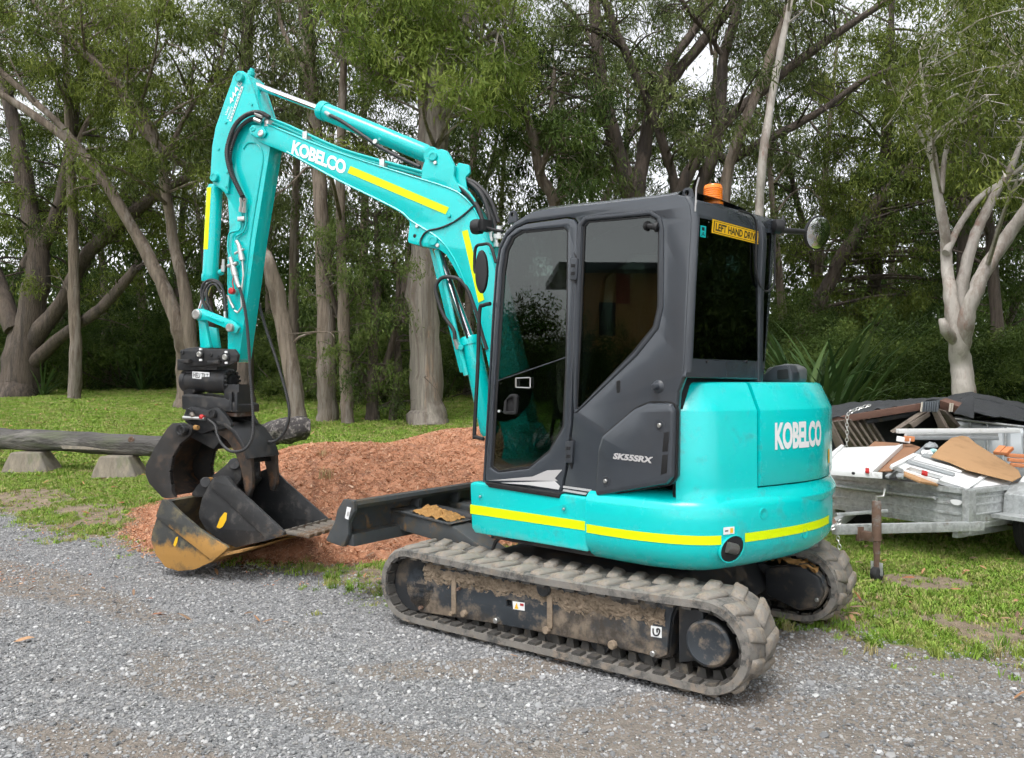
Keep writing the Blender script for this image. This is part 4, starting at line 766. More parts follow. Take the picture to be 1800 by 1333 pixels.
# ---- blade -------------------------------------------------------
sec = [(1.575, .725), (1.625, .70), (1.665, .62), (1.675, .55), (1.70, .49), (1.77, .435), (1.755, .425), (1.665, .455), (1.64, .52), (1.63, .6), (1.60, .66), (1.52, .675), (1.50, .70), (1.505, .725)]
BL = plate('blade', T, sec, .90, -.82, bladem, EX, .005); BL['label'] = 'dark grey dozer blade raised off the ground'
for v0 in (.935, -.82):
    plate('end_plate', T, fil([(1.50, .735), (1.60, .735), (1.66, .66), (1.69, .57), (1.785, .435), (1.60, .415), (1.555, .50), (1.555, .58), (1.50, .66)], .02), v0, v0 - .035, bladem, BL, .006)
plate('cutting_edge', T, [(1.70, .468), (1.79, .432), (1.77, .415), (1.60, .42), (1.62, .44)], .90, -.82, clay, BL, .004)
boxuvw('lower_beam', T, 1.64, 1.54, .90, -.82, .42, .50, bladem, BL, .01)
plate('rib', T, [(1.62, .68), (1.52, .68), (1.54, .58), (1.59, .5), (1.64, .5)], .28, .25, bladem, BL, .004)
plate('rib', T, [(1.62, .68), (1.52, .68), (1.54, .58), (1.59, .5), (1.64, .5)], -.15, -.18, bladem, BL, .004)
decal('blade_sticker', T, fil([(610, 891), (617, 893), (612, 914), (606, 911)], .006), .937, white, BL)
decal('sticker_print', T, [(611, 899), (614, 900), (612, 908), (609, 907)], .939, silver, BL)
arm_uw = fil([(1.66, .60), (1.05, .545), (.62, .36), (.62, .27), (.95, .36), (1.1, .42), (1.58, .47), (1.66, .45)], .03)
for v0 in (.46, -.14):
    A_ = plate('push_arm', T, arm_uw, v0, v0 - .19, bladem, BL, .01)
    if v0 > 0:
        plate('arm_cap', T, [(1.64, .60), (1.06, .55), (1.05, .562), (1.64, .615)], v0 + .015, v0 - .205, bladem, A_, .004)
        rows = []
        for i in range(9): rows.append([(T.W(1.45 - .36 * j / 19, .455 - .18 * i / 8, .608 - .035 * j / 19), Vector((0, 0, 1)), .042 * math.sin(math.pi * j / 19) ** .7 * math.sin(math.pi * i / 8) ** .5) for j in range(20)])
        lump('clay_on_arm', rows, clay, BL, .012, 21)
cyl('blade_cylinder', T.W(1.55, .10, .56), T.W(.75, .10, .50), .05, blackp, BL, 20)
tube('blade_hose', [T.W(.35, .55, .60), T.W(.47, .60, .585), T.W(.55, .62, .53), T.W(.58, .62, .47)], .012, hose, UC, 8, sp=5)
# ---- house: plan curves and lofted panels --------------------------
low = [(-.315, .785), (-.45, .787), (-.60, .780), (-.74, .757), (-.88, .708), (-1.0, .612), (-1.075, .44), (-1.145, .14), (-1.172, -.09), (-1.165, -.32), (-1.10, -.60), (-.96, -.82), (-.75, -.94), (-.45, -.97), (.3, -.97)]
upp = [(-.835, .70), (-.90, .655), (-.965, .585), (-1.01, .46), (-1.07, .24), (-1.12, .0), (-1.142, -.20), (-1.132, -.38), (-1.075, -.60), (-.97, -.83), (-.75, -.93), (-.40, -.95)]
def curve(pts, n=12):
    P = spline(pts, n); s = [0.0]
    for a, b in zip(P, P[1:]): s.append(s[-1] + math.hypot(b[0] - a[0], b[1] - a[1]))
    P = np.array(P); s = np.array(s)
    def f(x):
        u, v = np.interp(x, s, P[:, 0]), np.interp(x, s, P[:, 1]); e = .012
        du, dv = np.interp(x + e, s, P[:, 0]) - np.interp(x - e, s, P[:, 0]), np.interp(x + e, s, P[:, 1]) - np.interp(x - e, s, P[:, 1]); l = math.hypot(du, dv)
        return u, v, dv / l, -du / l           # point and INWARD-opposite normal set below
    return f, s[-1]
LOW, LL = curve(low); UPP, UL = curve(upp)
def surf(fn, s, w, d):           # d = outward offset
    u, v, nu, nv = fn(s)
    if nu * u + nv * v < 0: nu, nv = -nu, -nv
    return HS.W(u + nu * d, v + nv * d, w)
def s_at(fn, L, px, w):          # arc length whose point projects to this picture column
    best = min((abs(proj(surf(fn, L * k / 400, w, 0))[0] - px), k) for k in range(300)); return L * best[1] / 400
def loft(name, fn, s0, s1, rows, mat, parent, n=60, edge=.03, smooth=28, fade=False):
    cols = [(s0, -edge)] + [(s0 + (s1 - s0) * k / n, 0) for k in range(n + 1)] + [(s1, -edge)]; vs, fs = [], []
    for w, d in rows:
        for s, e in cols: vs.append(surf(fn, s, w, (d * min(1.0, s / .2) if fade and d > 0 else d) + e))
    nc = len(cols)
    for i in range(len(rows) - 1):
        for j in range(nc - 1): fs.append((i * nc + j, i * nc + j + 1, (i + 1) * nc + j + 1, (i + 1) * nc + j))
    return mesh(name, vs, fs, mat, parent, smooth)
brow = [(.535, -.17), (.542, -.125), (.556, -.085), (.58, -.05), (.615, -.02), (.66, -.003), (.70, 0), (.80, 0), (.865, -.004), (.89, -.012), (.91, -.03), (.93, -.065), (.945, -.11), (.95, -.2)]
CWT = loft('counterweight', LOW, 0, LL, brow, teal_l, EX, 130, .10); CWT['label'] = 'rounded teal lower tail with yellow tape stripe'
urow = [(.85, .03), (.885, .034), (.905, .026), (.925, .013), (.95, .003), (.975, 0), (1.36, .0), (1.368, -.003), (1.376, -.008), (1.495, -.062), (1.506, -.072), (1.512, -.09)]
SD = s_at(UPP, UL, 1332, 1.2); SE = s_at(UPP, UL, 1470, 1.2); SE = max(SE, SD + .55)
LC = loft('side_cover', UPP, 0.0, SD - .006, urow, teal, EX, 40, fade=True)
RD = loft('rear_door', UPP, SD + .006, SE + .12, [(.965, -.03), (.965, .004), (.99, .012)] + [(w, d + .012) for w, d in urow[6:]], teal, EX, 50); RD['label'] = 'teal rear engine door with white lettering'
loft('rear_skirt', UPP, SD - .006, SE + .126, [(.85, .03), (.885, .034), (.905, .026), (.925, .013), (.945, .004), (.957, .002), (.957, -.04)], teal, EX, 50, 0.0)
loft('right_cover', UPP, SE + .132, UL, urow, teal, EX, 30)
top = [surf(UPP, UL * k / 80, 1.5085, -.085) for k in range(81)]
mesh('hood_top', top + [HS.W(.1, -.95, 1.5085), HS.W(-.2, -.1, 1.5085), HS.W(-.7, .55, 1.5085)], [tuple(range(84))], teal_d, EX, 0)
core = [surf(UPP, UL * k / 60, 0, -.10) for k in range(61)]
cl = [(HS.loc(p)[0], HS.loc(p)[1]) for p in core] + [(.1, -.85), (.1, -.2), (-.80, -.2), (-.80, .60)]
def prism(name, fr, uv, w0, w1, mat, parent, smooth=30):
    n = len(uv); vs = [fr.W(a, b, w0) for a, b in uv] + [fr.W(a, b, w1) for a, b in uv]
    fs = [tuple(range(n))[::-1], tuple(range(n, 2 * n))] + [(i, (i + 1) % n, n + (i + 1) % n, n + i) for i in range(n)]
    return mesh(name, vs, fs, mat, parent, smooth)
prism('dark_core', HS, cl, .56, 1.49, void, EX)  # solid dark block added to stop see-through behind the thin panels
prism('swing_frame', HS, [(.50, .70), (.50, -.9), (-.9, -.75), (-1.0, .1), (-.85, .55), (-.3, .68)], .545, .60, udark, EX)
boxuvw('deck', HS, .58, -.30, .74, -.92, .60, .86, void, EX, .01)
# front lower panel under the door
fpnl = [(826, 850), (832, 847), (1029, 875), (1033, 971), (1000, 965), (835, 937), (829, 928)]
FP = pplate('lower_panel', HS, fpnl, .768, .70, teal_l, EX, .010, .012); FP['label'] = 'teal lower panel under the cab door'
for (x, y) in ((845, 873), (992, 895)):
    P = HS.pw(x, y, .768); lathe('panel_recess', P - HS.l * .004, P + HS.l * .01, [(0, .026), (.005, .026), (.0055, .022), (.004, .012)], teal_d, FP, 20); cyl('bolt', P, P + HS.l * .011, .008, zinc, FP, 8)
decal('yellow_tape', HS, [(826.5, 887), (1029, 917), (1029, 933), (826.5, 903)], .768, yel, FP, .0022, .002)
pplate('sill_strip', HS, [(851, 848), (985, 868), (982, 876), (860, 857)], .776, .73, black, FP, .003)
boxuvw('front_panel', HS, .60, .56, .74, -.2, .60, .88, teal_d, EX, .01)
# yellow tape, exhaust and fittings on the tail
def strip(name, fn, s0, s1, w0, w1, mat, parent, off=.0025, n=40):
    vs = []; fs = []
    for k in range(n + 1):
        s = s0 + (s1 - s0) * k / n; vs += [surf(fn, s, w0, off), surf(fn, s, w1, off)]
    for k in range(n): fs.append((2 * k, 2 * k + 2, 2 * k + 3, 2 * k + 1))
    return mesh(name, vs, fs, mat, parent, 60, False)
strip('yellow_tape', LOW, .012, s_at(LOW, LL, 1267, .72), .697, .743, yel, CWT)
strip('yellow_tape', LOW, s_at(LOW, LL, 1310, .72), s_at(LOW, LL, 1449, .72) + .1, .697, .743, yel, CWT)
se = s_at(LOW, LL, 1285, .67)
C0 = surf(LOW, se, .672, 0); Nn = (surf(LOW, se, .672, .1) - C0).normalized()
tt = (surf(LOW, se + .01, .672, 0) - surf(LOW, se - .01, .672, 0)).normalized()
def oval(rx, ry, n=28, tilt=.55): return [(rx * math.cos(a) * math.cos(tilt) - ry * math.sin(a) * math.sin(tilt), rx * math.cos(a) * math.sin(tilt) + ry * math.sin(a) * math.cos(tilt)) for a in (2 * math.pi * k / n for k in range(n))]
slab3('exhaust_shade_disc', C0 - Nn * .001, tt, (0, 0, 1), [oval(.077, .058)], .014, void, CWT, .001)  # black disc stands in for the shade of the hole; nothing is cut
slab3('exhaust_rim', C0 + Nn * .001, tt, (0, 0, 1), [oval(.084, .064), oval(.076, .057)], .018, teal_d, CWT, .004)
pe = C0 + Nn * .012 + tt * .006; lathe('exhaust_pipe', pe - tt * .045 + Vector((0, 0, .014)), pe + tt * .02 - Vector((0, 0, .004)), [(0, .028), (.06, .028), (.063, .026), (.0632, .020), (.05, .019)], M('exhaust_steel', (.16, .16, .15), .5, metal=.6), CWT, 20)
sdc = s_at(LOW, LL, 1281, .76); Pd = surf(LOW, sdc, .765, .003); slab3('hot_surface_decal', Pd, tt, (0, 0, 1), rect(.068, .036), .002, white, CWT, 0)
slab3('decal_picture', Pd + Nn * .002 + tt * .016, tt, (0, 0, 1), rect(.018, .024), .001, warn, CWT, 0); slab3('decal_mark', Pd + Nn * .002 - tt * .016, tt, (0, 0, 1), rect(.02, .006), .001, black, CWT, 0)
for px, w in ((1343, .83), (1415, .69)):
    s_ = s_at(LOW, LL, px, w); P = surf(LOW, s_, w, 0); n_ = (surf(LOW, s_, w, .1) - P).normalized(); lathe('lifting_eye', P - n_ * .01, P + n_ * .02, [(0, .03), (.012, .03), (.0125, .024), (.008, .015)], teal_d, CWT, 20)
# white lettering on the rear door
s0, s1 = s_at(UPP, UL, 1358, 1.2), s_at(UPP, UL, 1439, 1.2)
text('lettering', 'KOBELCO', lambda s, t, l: surf(UPP, s0 + (s1 - s0) * s, 1.15 + t, .0145), white, RD, 1, .148, .045, sub=2, space=.95)
for px, w0, w1, m in ((1451, 1.04, 1.12, warn), (1453, .98, 1.02, white)): sx = s_at(UPP, UL, px, 1.1); strip('small_decal', UPP, sx, sx + .05, w0, w1, m, RD, .0145, 4)
# black grab handle and hood latch on top of the tail
gh = HS.W(-.80, -.30, 1.505)
pl = Fr(gh.x, gh.y, 44, 1.51)
HH = plate('hood_handle', pl, fil([(.02, 0), (.0, .03), (-.10, .10), (-.19, .105), (-.21, .06), (-.21, 0)], .015), .05, -.06, grey2, EX, .015)
plate('handle_opening', pl, fil([(-.12, .02), (-.12, .075), (-.185, .08), (-.19, .02)], .01), .0525, .04, void, HH, .001)
HB = plate('hood_vent', pl, fil([(.06, 0), (.02, .09), (-.10, .115), (-.16, .09), (-.16, 0)], .03), -.09, -.28, M('light_grey_plastic', (.12, .125, .13), .4), EX, .02)
# ---- cab -----------------------------------------------------------
VC = .74
cab_out = [(847, 851), (857, 700), (864, 560), (870, 470), (876, 432), (887, 408), (903, 391), (928, 376), (956, 368), (1060, 357), (1156, 346), (1188, 341), (1203, 345), (1212, 360), (1215, 385), (1209, 500), (1203, 632), (1201, 660), (1190, 690), (1188, 722), (1187, 838), (1178, 853), (1050, 874), (986, 867)]
door_out = [(853, 846), (862, 690), (869, 560), (875, 475), (881, 438), (892, 416), (907, 402), (925, 394), (996, 384), (1009, 386), (1015, 396), (1014, 440), (1009, 600), (1004, 745), (994, 826), (987, 864)]
door_gl = [(862, 822), (869, 690), (877, 560), (882, 480), (888, 440), (900, 416), (916, 406), (992, 399), (999, 406), (998, 560), (996, 652), (991, 752), (966, 795), (930, 824), (875, 831)]
qg = [(1024, 398), (1031, 389), (1142, 379), (1154, 386), (1158, 402), (1157, 540), (1149, 575), (1113, 620), (1012, 723), (1017, 580)]
def grow(l, k):                 # grow a picture outline by k pixels
    n = len(l); sgn = 1 if area2(l) > 0 else -1; out = []
    for i in range(n):
        a, b, c = l[i - 1], l[i], l[(i + 1) % n]; nx = np.array([0., 0.])
        for p, q in ((a, b), (b, c)): d = np.array([q[0] - p[0], q[1] - p[1]], float); d /= max(np.linalg.norm(d), 1e-6); nx += np.array([d[1], -d[0]]) * sgn
        nx /= max(np.linalg.norm(nx), .3); out.append((b[0] + nx[0] * k, b[1] + nx[1] * k))
    return out
CAB = plate('cab', HS, [fil(HS.pv(cab_out, VC), .02), fil(HS.pv(grow(door_out, 2.0), VC), .012), fil(HS.pv(qg, VC), .012)], VC, VC - .055, grey, EX, .012)
CAB['label'] = 'dark grey enclosed cab with tinted windows'
DR = plate('door', HS, [fil(HS.pv(door_out, VC), .012), fil(HS.pv(door_gl, VC), .012)], VC + .004, VC - .035, grey, CAB, .007)
DR['label'] = 'cab door with a large tinted pane'
lip = plate('window_surround', HS, [fil(HS.pv(grow(qg, 9), VC), .02), fil(HS.pv(grow(qg, 1.2), VC), .012)], VC + .006, VC - .01, grey2, CAB, .007)
plate('door_window', HS, fil(HS.pv(grow(door_gl, 1.5), VC - .012), .012), VC - .012, VC - .016, glass_c, CAB, 0)
plate('quarter_window', HS, fil(HS.pv(grow(qg, 1.5), VC - .012), .012), VC - .012, VC - .016, glass_c, CAB, 0)
plate('glass_rim', HS, [fil(HS.pv(door_gl, VC), .012), fil(HS.pv(grow(door_gl, -4), VC), .012)], VC - .006, VC - .012, black, DR, .001)
plate('glass_rim', HS, [fil(HS.pv(qg, VC), .012), fil(HS.pv(grow(qg, -3), VC), .012)], VC - .006, VC - .012, black, CAB, .001)
tube('door_glass_bar', [HS.pw(871, 671, VC - .008), HS.pw(996, 628, VC - .008)], .003, grey, DR, 6)
# inner lock panel with the pocket handle
pplate('lock_panel', HS, fil([(867, 740), (869, 690), (873, 668), (935, 645), (938, 675), (928, 712), (908, 735), (885, 742)], 4), VC - .020, VC - .03, void, DR, .002)
LP = pplate('door_latch', HS, [fil([(884, 728), (886, 706), (896, 693), (905, 693), (908, 697), (907, 726), (903, 729)], 3), fil([(889, 724), (890, 703), (902, 697), (903, 723)], 2)], VC + .004, VC - .016, black, DR, .003)
pplate('latch_pocket', HS, [(888, 725), (889, 702), (903, 696), (904, 724)], VC - .010, VC - .018, void, DR, .001)
cyl('key_lock', HS.pw(877, 723, VC - .012), HS.pw(877, 723, VC + .004), .008, zinc, DR, 12)
for x0, y0, x1, y1 in ((907, 665, 931, 664), (907, 681, 931, 682)): tube('window_catch', [HS.pw(x0, y0, VC), HS.pw(x1, y1, VC)], .0035, zinc, DR, 6)
tube('window_catch', [HS.pw(907, 665, VC), HS.pw(907, 681, VC)], .006, zinc, DR, 6); tube('window_catch', [HS.pw(932, 664, VC), HS.pw(932, 682, VC)], .004, silver, DR, 6)
for y0, y1, x in ((455, 492, 1008), (776, 814, 1000)):
    hg = pplate('hinge', HS, fil([(x - 6, y0), (x + 7, y0 - 1), (x + 5, y1), (x - 8, y1)], 1.5), VC + .018, VC - .002, grey2, DR, .003)
    for q in (.25, .62): pplate('hinge_slot', HS, [(x - 4, y0 + (y1 - y0) * q), (x + 3, y0 + (y1 - y0) * q), (x + 2, y0 + (y1 - y0) * q + 6), (x - 5, y0 + (y1 - y0) * q + 6)], VC + .0195, VC + .016, void, DR, 0)
    for yy, k in ((y0 - 6, -1), (y1 + 5, 1)): pplate('hinge_recess', HS, [(x, yy - 5 * k * 0 - 5), (x + 7, yy + 4 if k < 0 else yy - 6), (x + 5, yy + 6)], VC + .006, VC + .003, void, DR, 0)
decal('silver_flash', HS, [(858, 845), (936, 838), (962, 827), (988, 826), (975, 841), (980, 846), (940, 845)], VC + .004, silver, DR); decal('silver_flash', HS, [(880, 849), (940, 847), (975, 846), (984, 855), (982, 861), (930, 853)], VC + .004, M('pale_silver_vinyl', (.6, .6, .6), .35, var=.05), DR)
for a, b in ((854, 860), (860, 868)): decal('silver_bar', HS, [(990, a), (1040 - (b - 860), a + 7), (1037 - (b - 860), a + 10.5), (989, a + 3.5)], VC, silver, CAB)
# engine side cover with the model number
sc = [(1051, 862), (1056, 790), (1063, 766), (1120, 718), (1144, 708), (1183, 709), (1190, 722), (1187, 838), (1177, 851), (1054, 872)]
SC = plate('side_hatch', HS, fil(HS.pv(sc, VC), .03), VC + .035, VC - .02, grey, CAB, .022); SC['label'] = 'dark engine side hatch with silver model number'
plate('hatch_gap', HS, [fil(HS.pv(grow(sc, 3), VC), .03), fil(HS.pv(grow(sc, -3), VC), .03)], VC + .0025, VC - .01, void, CAB, .001)
for pts in ([(1167, 761), (1176, 760), (1174, 793), (1164, 795)], [(1164, 800), (1174, 799), (1172, 832), (1161, 835)]): pplate('vent_slot', HS, pts, VC + .0365, VC + .03, void, SC, .001)
for x, y in ((1160, 748), (1065, 846)):
    P = HS.pw(x, y, VC + .035); lathe('hatch_recess', P - HS.l * .003, P + HS.l * .01, [(0, .028), (.004, .028), (.0045, .022), (.003, .01)], grey2, SC, 18); cyl('hatch_lock', P, P + HS.l * .012, .011, zinc, SC, 12)
VT = VC + .036
text('model_number', 'SK55SRX', quadfn(HS, VT, (1077.5, 807), (1147.5, 815), (1078.5, 796), 1, 1), silver, SC, 1, 1, .05, .15)
P = HS.pw(1157, 680, VC); lathe('door_stop', P, P + HS.l * .05, [(0, .035), (.006, .03), (.012, .016), (.045, .015), (.05, .012)], grey2, CAB, 18)
pplate('keyhole_slot', HS, fil([(1083, 670), (1090, 668), (1090, 690), (1084, 692)], 3), VC + .0015, VC - .004, void, CAB, .001)
# roof, rear, right side, pillars
co = HS.pv(cab_out, VC); fr0 = co[5]; VR = -.07
topc = [HS.pv([p], VC)[0] for p in cab_out[4:14]]
def cabloft(name, prof, mat, parent):       # prof: (u, w) outline carried across the cab with rounded shoulders
    cols = [(VC - .006, -.015), (VC - .012, .0), (VC - .05, .022), (VC - .12, .036), ((VC + VR) / 2, .046), (VR + .12, .036), (VR + .05, .022), (VR + .012, 0), (VR + .006, -.015)]
    vs, fs = [], []; n = len(prof)
    for v, d in cols:
        for i, (u, w) in enumerate(prof):
            a, b = prof[max(0, i - 1)], prof[min(n - 1, i + 1)]; tx, ty = b[0] - a[0], b[1] - a[1]; l = math.hypot(tx, ty); vs.append(HS.W(u + ty / l * d * (1 if tx < 0 else 1) * -1 * -1, v, w + abs(tx) / l * d))
    for j in range(len(cols) - 1):
        for i in range(n - 1): fs.append((j * n + i, j * n + i + 1, (j + 1) * n + i + 1, (j + 1) * n + i))
    return mesh(name, vs, fs, mat, parent, 30)
cabloft('roof', spline(topc[2:8], 4), grey, CAB)
uR = HS.onv(1209, 500, VC)[0] + .03
def rear_uw(px, py): q = HS.onu(px, py, uR); return (q[1], q[2])
rg_out = [rear_uw(*p) for p in ((1216, 372), (1222, 352), (1358, 386), (1361, 400), (1341, 640), (1338, 668), (1200, 664), (1205, 632))]
rg_gl = [rear_uw(*p) for p in ((1216, 392), (1226, 382), (1353, 410), (1340, 637), (1204, 632))]
RE = slab3('rear_panel', HS.W(uR, 0, 0), HS.l, (0, 0, 1), [fil(rg_out, .01), fil(rg_gl, .01)], .03, grey, CAB, .005)
slab3('rear_window', HS.W(uR - .012, 0, 0), HS.l, (0, 0, 1), [fil(rg_gl, .008)], .005, glass_r, CAB, 0)
for px in (1237, 1307): P = HS.W(uR - .02, *rear_uw(px, 636)); cyl('window_clip', P - HS.f * .004, P + HS.f * .01, .008, black, RE, 10)
def rearfn(bl, br, tl, off):
    A, B_, C_ = (HS.W(uR - off, *rear_uw(*p)) for p in (bl, br, tl)); return lambda s, t, l: A + (B_ - A) * s + (C_ - A) * t - HS.f * l
f_ = rearfn((1245, 410), (1330, 431), (1247, 386), .0165)
def rearquad(name, fn, a, b, c, d, lift, mat, parent): return mesh(name, [fn(a, c, lift), fn(b, c, lift), fn(b, d, lift), fn(a, d, lift)], [(0, 1, 2, 3)], mat, parent, 0, False)
sgny = M('sign_yellow', (.88, .52, .01), .45, var=.04); LS = rearquad('warning_sign', f_, 0, 1, 0, 1, .002, sgny, CAB); LS['label'] = 'yellow left hand drive sign on the rear window'
for (a, b, c, d) in ((.03, .97, .08, .12), (.03, .97, .88, .92), (.03, .045, .08, .92), (.955, .97, .08, .92)): rearquad('sign_border', f_, a, b, c, d, .003, black, LS)
text('sign_lettering', 'LEFT HAND DRIVE', lambda s, t, l: f_(.07 + s * .86, .22 + t * .56, .003), black, LS, 1, 1, .03)
f2 = rearfn((1225, 417), (1235, 419), (1226, 397), .016); rearquad('exit_decal', f2, 0, 1, 0, 1, .002, teal_d, CAB)
text('exit_mark', 'A', lambda s, t, l: f2(.2 + s * .6, .1 + t * .35, .003), void, CAB, 1, 1); rearquad('exit_mark', f2, .25, .7, .58, .88, .003, void, CAB)
# curved rear-left pillar between side and rear glass
vs, fs = [], []
for k in range(9):
    for (x, y) in ((1203, 345), (1212, 360), (1215, 385), (1209, 500), (1203, 632), (1202, 655)):
        q = HS.onv(x, y, VC); a = math.pi / 2 * k / 8; r = .035; vs.append(HS.W(q[0] + .012 - r * math.sin(a) + .0, VC - .006 - r + r * math.cos(a), q[2]))
for k in range(8):
    for i in range(5): fs.append((k * 6 + i, k * 6 + i + 1, (k + 1) * 6 + i + 1, (k + 1) * 6 + i))
mesh('corner_pillar', vs, fs, grey, CAB, 40)
in_out = [p for p in co[:17]] + [(co[17][0], 1.45), (co[0][0] - .2, 1.0)]
rw = [(-.80, 1.55), (-.80, 2.25), (-.05, 2.33), (.18, 2.2), (.38, 1.2), (.30, 1.1), (-.3, 1.2)]
plate('right_side', HS, [fil(in_out[:16] + [(co[16][0], .9)], .02), fil(rw, .05)], VR, VR + .05, grey2, CAB, .008)
plate('right_window', HS, fil(rw, .05), VR + .02, VR + .024, glass_c, CAB, 0)
wp = [HS.W(co[i][0] - .01, v, co[i][1]) for i in range(0, 7) for v in (VC - .05, VR + .05)]
mesh('windscreen', wp, [(2 * i, 2 * i + 1, 2 * i + 3, 2 * i + 2) for i in range(6)], glass_c, CAB, 40, False)
boxuvw('cab_floor', HS, .5, -.85, VC - .06, VR + .05, .88, .92, void, CAB, .004)
# inside: seat, console, levers
ST = plate('seat', HS, fil([(-.15, 1.28), (-.55, 1.25), (-.62, 1.33), (-.74, 1.85), (-.80, 1.98), (-.88, 1.95), (-.74, 1.22), (-.6, 1.12), (-.15, 1.14), (-.10, 1.2)], .04), .56, .10, black, CAB, .04)
for v in (.66, .02):
    boxuvw('console', HS, -.02, -.6, v, v - .08, 1.2, 1.34, black, CAB, .02); lathe('lever', HS.W(.02, v - .04, 1.3), HS.W(.09, v - .04, 1.58), [(0, .03), (.06, .012), (.17, .012), (.2, .024), (.27, .022), (.29, .01)], black, CAB, 12)
boxuvw('seat_base', HS, -.2, -.62, .54, .12, .92, 1.14, void, CAB, .02)
tube('travel_lever', [HS.W(.28, .36, .92), HS.W(.30, .36, 1.2), HS.W(.26, .36, 1.36)], .012, black, CAB, 8); tube('travel_lever', [HS.W(.28, .24, .92), HS.W(.30, .24, 1.2), HS.W(.26, .24, 1.36)], .012, black, CAB, 8)
tube('window_rail', [HS.W(.30, VR + .08, 1.42), HS.W(-.25, VR + .08, 1.62)], .012, black, CAB, 8)
boxuvw('rear_bulkhead', HS, -.80, -.86, VC - .06, VR + .05, .92, 1.56, void, CAB, .006)
# grab rail, lifting eyes, stop light, wiper knob, mirrors, aerial, beacon
tube('grab_rail', [HS.pw(x, y, VC + .03) for x, y in ((862, 534), (850, 537), (843, 548), (840, 640), (834, 760), (836, 768), (850, 772))], .012, black, CAB, 10, sp=5)
for (x, y) in ((1209, 348), (902, 385)):
    q = HS.onv(x, y, VC - .07); plate('lifting_eye', HS, [fil([(q[0] + .045, q[2] - .03), (q[0] + .02, q[2] + .05), (q[0] - .02, q[2] + .05), (q[0] - .045, q[2] - .03)], .02), [(q[0] + .013 * math.cos(a), q[2] + .024 + .013 * math.sin(a)) for a in (k * math.pi / 5 for k in range(10))]], VC - .06, VC - .08, grey2, CAB, .002)
P = HS.pw(1134, 397, VC - .005); Q = HS.pw(1153, 399, VC - .005); lathe('window_knob', P, Q, [(0, .02), (.012, .026), (.02, .014), (.04, .016), (.055, .014), (.07, .026), (.085, .024), (.09, .01)], black, CAB, 16)
bb = HS.W(-.80, .27, 2.478)
BC = lathe('beacon', bb, bb + Vector((0, 0, .14)), [(0, .054), (.016, .056), (.018, .052), (.022, .052), (.105, .050), (.115, .045), (.12, .026)], amber, CAB, 28); BC['label'] = 'amber rotating beacon on the cab roof'
for k in range(6): lathe('lens_rib', bb + Vector((0, 0, .030 + k * .012)), bb + Vector((0, 0, .035 + k * .012)), [(0, .052), (.0025, .054), (.005, .052)], amber, BC, 28)
lathe('beacon_base', bb - Vector((0, 0, .03)), bb + Vector((0, 0, .004)), [(0, .062), (.02, .060), (.034, .055)], black, BC, 24)
tube('aerial', [HS.pw(1222, 372, VC - .02), HS.pw(1224, 330, VC - .02), HS.pw(1229, 312, VC - .02)], .004, silver, CAB, 6)
tube('cable', [HS.W(uR - .03, *rear_uw(*p)) for p in ((1290, 372), (1313, 380), (1321, 400), (1320, 440), (1321, 480), (1328, 505), (1340, 513), (1352, 500), (1353, 460), (1354, 415), (1358, 407))], .006, black, CAB, 6, sp=4)
lights = HS.W(uR - .02, .05, 2.36)
LB = tube('mirror_arm', [HS.W(uR + .02, *rear_uw(1345, 402)), HS.W(uR - .03, *rear_uw(1372, 407)), HS.W(uR - .05, *rear_uw(1398, 410))], .018, black, CAB, 10)
mcn = HS.W(uR - .05, *rear_uw(1421, 411)); view = (CP - mcn).normalized(); mn = (view + Vector((.72, .22, -.02))).normalized()
RM = lathe('round_mirror', mcn - mn * .03, mcn + mn * .02, [(0, .04), (.012, .09), (.03, .106), (.045, .106), (.048, .099)], black, CAB, 32); RM['label'] = 'round convex mirror behind the cab roof'
mg = M('mirror_glass', (.8, .82, .82), .03, metal=1, var=.0)
lathe('mirror_glass', mcn + mn * .0175, mcn + mn * .03, [(0, .0985), (.001, .0985), (.004, .088), (.0075, .055), (.0095, .025), (.0098, .001)], mg, RM, 32)
slab3('mirror_sticker', mcn + mn * .028 + Vector((0, 0, .062)), mn.cross(Vector((0, 0, 1))), (0, 0, 1), rect(.03, .026), .002, warn, RM, 0)
WL = lathe('work_light', HS.W(uR - .02, *rear_uw(1352, 398)), HS.W(uR - .08, *rear_uw(1362, 404)), [(0, .02), (.01, .04), (.05, .045), (.06, .04)], black, CAB, 16)
lathe('lamp_knob', HS.W(uR - .03, *rear_uw(1367, 394)), HS.W(uR - .03, *rear_uw(1368, 384)), [(0, .02), (.01, .022), (.03, .01), (.05, .004)], black, CAB, 12)
# front mirror and work lamp beside the boom
tube('mirror_bracket', [HS.pw(x, y, VC) for x, y in ((872, 462), (862, 432), (848, 430), (836, 436), (834, 470), (836, 480))], .010, black, CAB, 8, sp=4)
mc2 = HS.pw(847, 478, VC); mn2 = (HS.l * .97 - HS.f * .25).normalized(); ax = Vector((0, 0, 1)); 
side = mn2.cross(ax).normalized(); me = flat([[(.045 * math.cos(a), .135 * math.sin(a)) for a in (2 * math.pi * k / 36 for k in range(36))]], .03, .01)
fw = HS.f * .25 + HS.l * .97
XM = (HS.f * -.55 + HS.l * .85).normalized()
remap(me, lambda c: mc2 + side * c.x + ax * c.y + mn2 * c.z); FMr = finish('side_mirror', me, black, CAB, 35)
me = flat([[(.036 * math.cos(a), .12 * math.sin(a)) for a in (2 * math.pi * k / 36 for k in range(36))]], .004, 0); remap(me, lambda c: mc2 + side * c.x + ax * c.y - mn2 * (c.z + .016)); finish('mirror_glass', me, mg, FMr, 35)
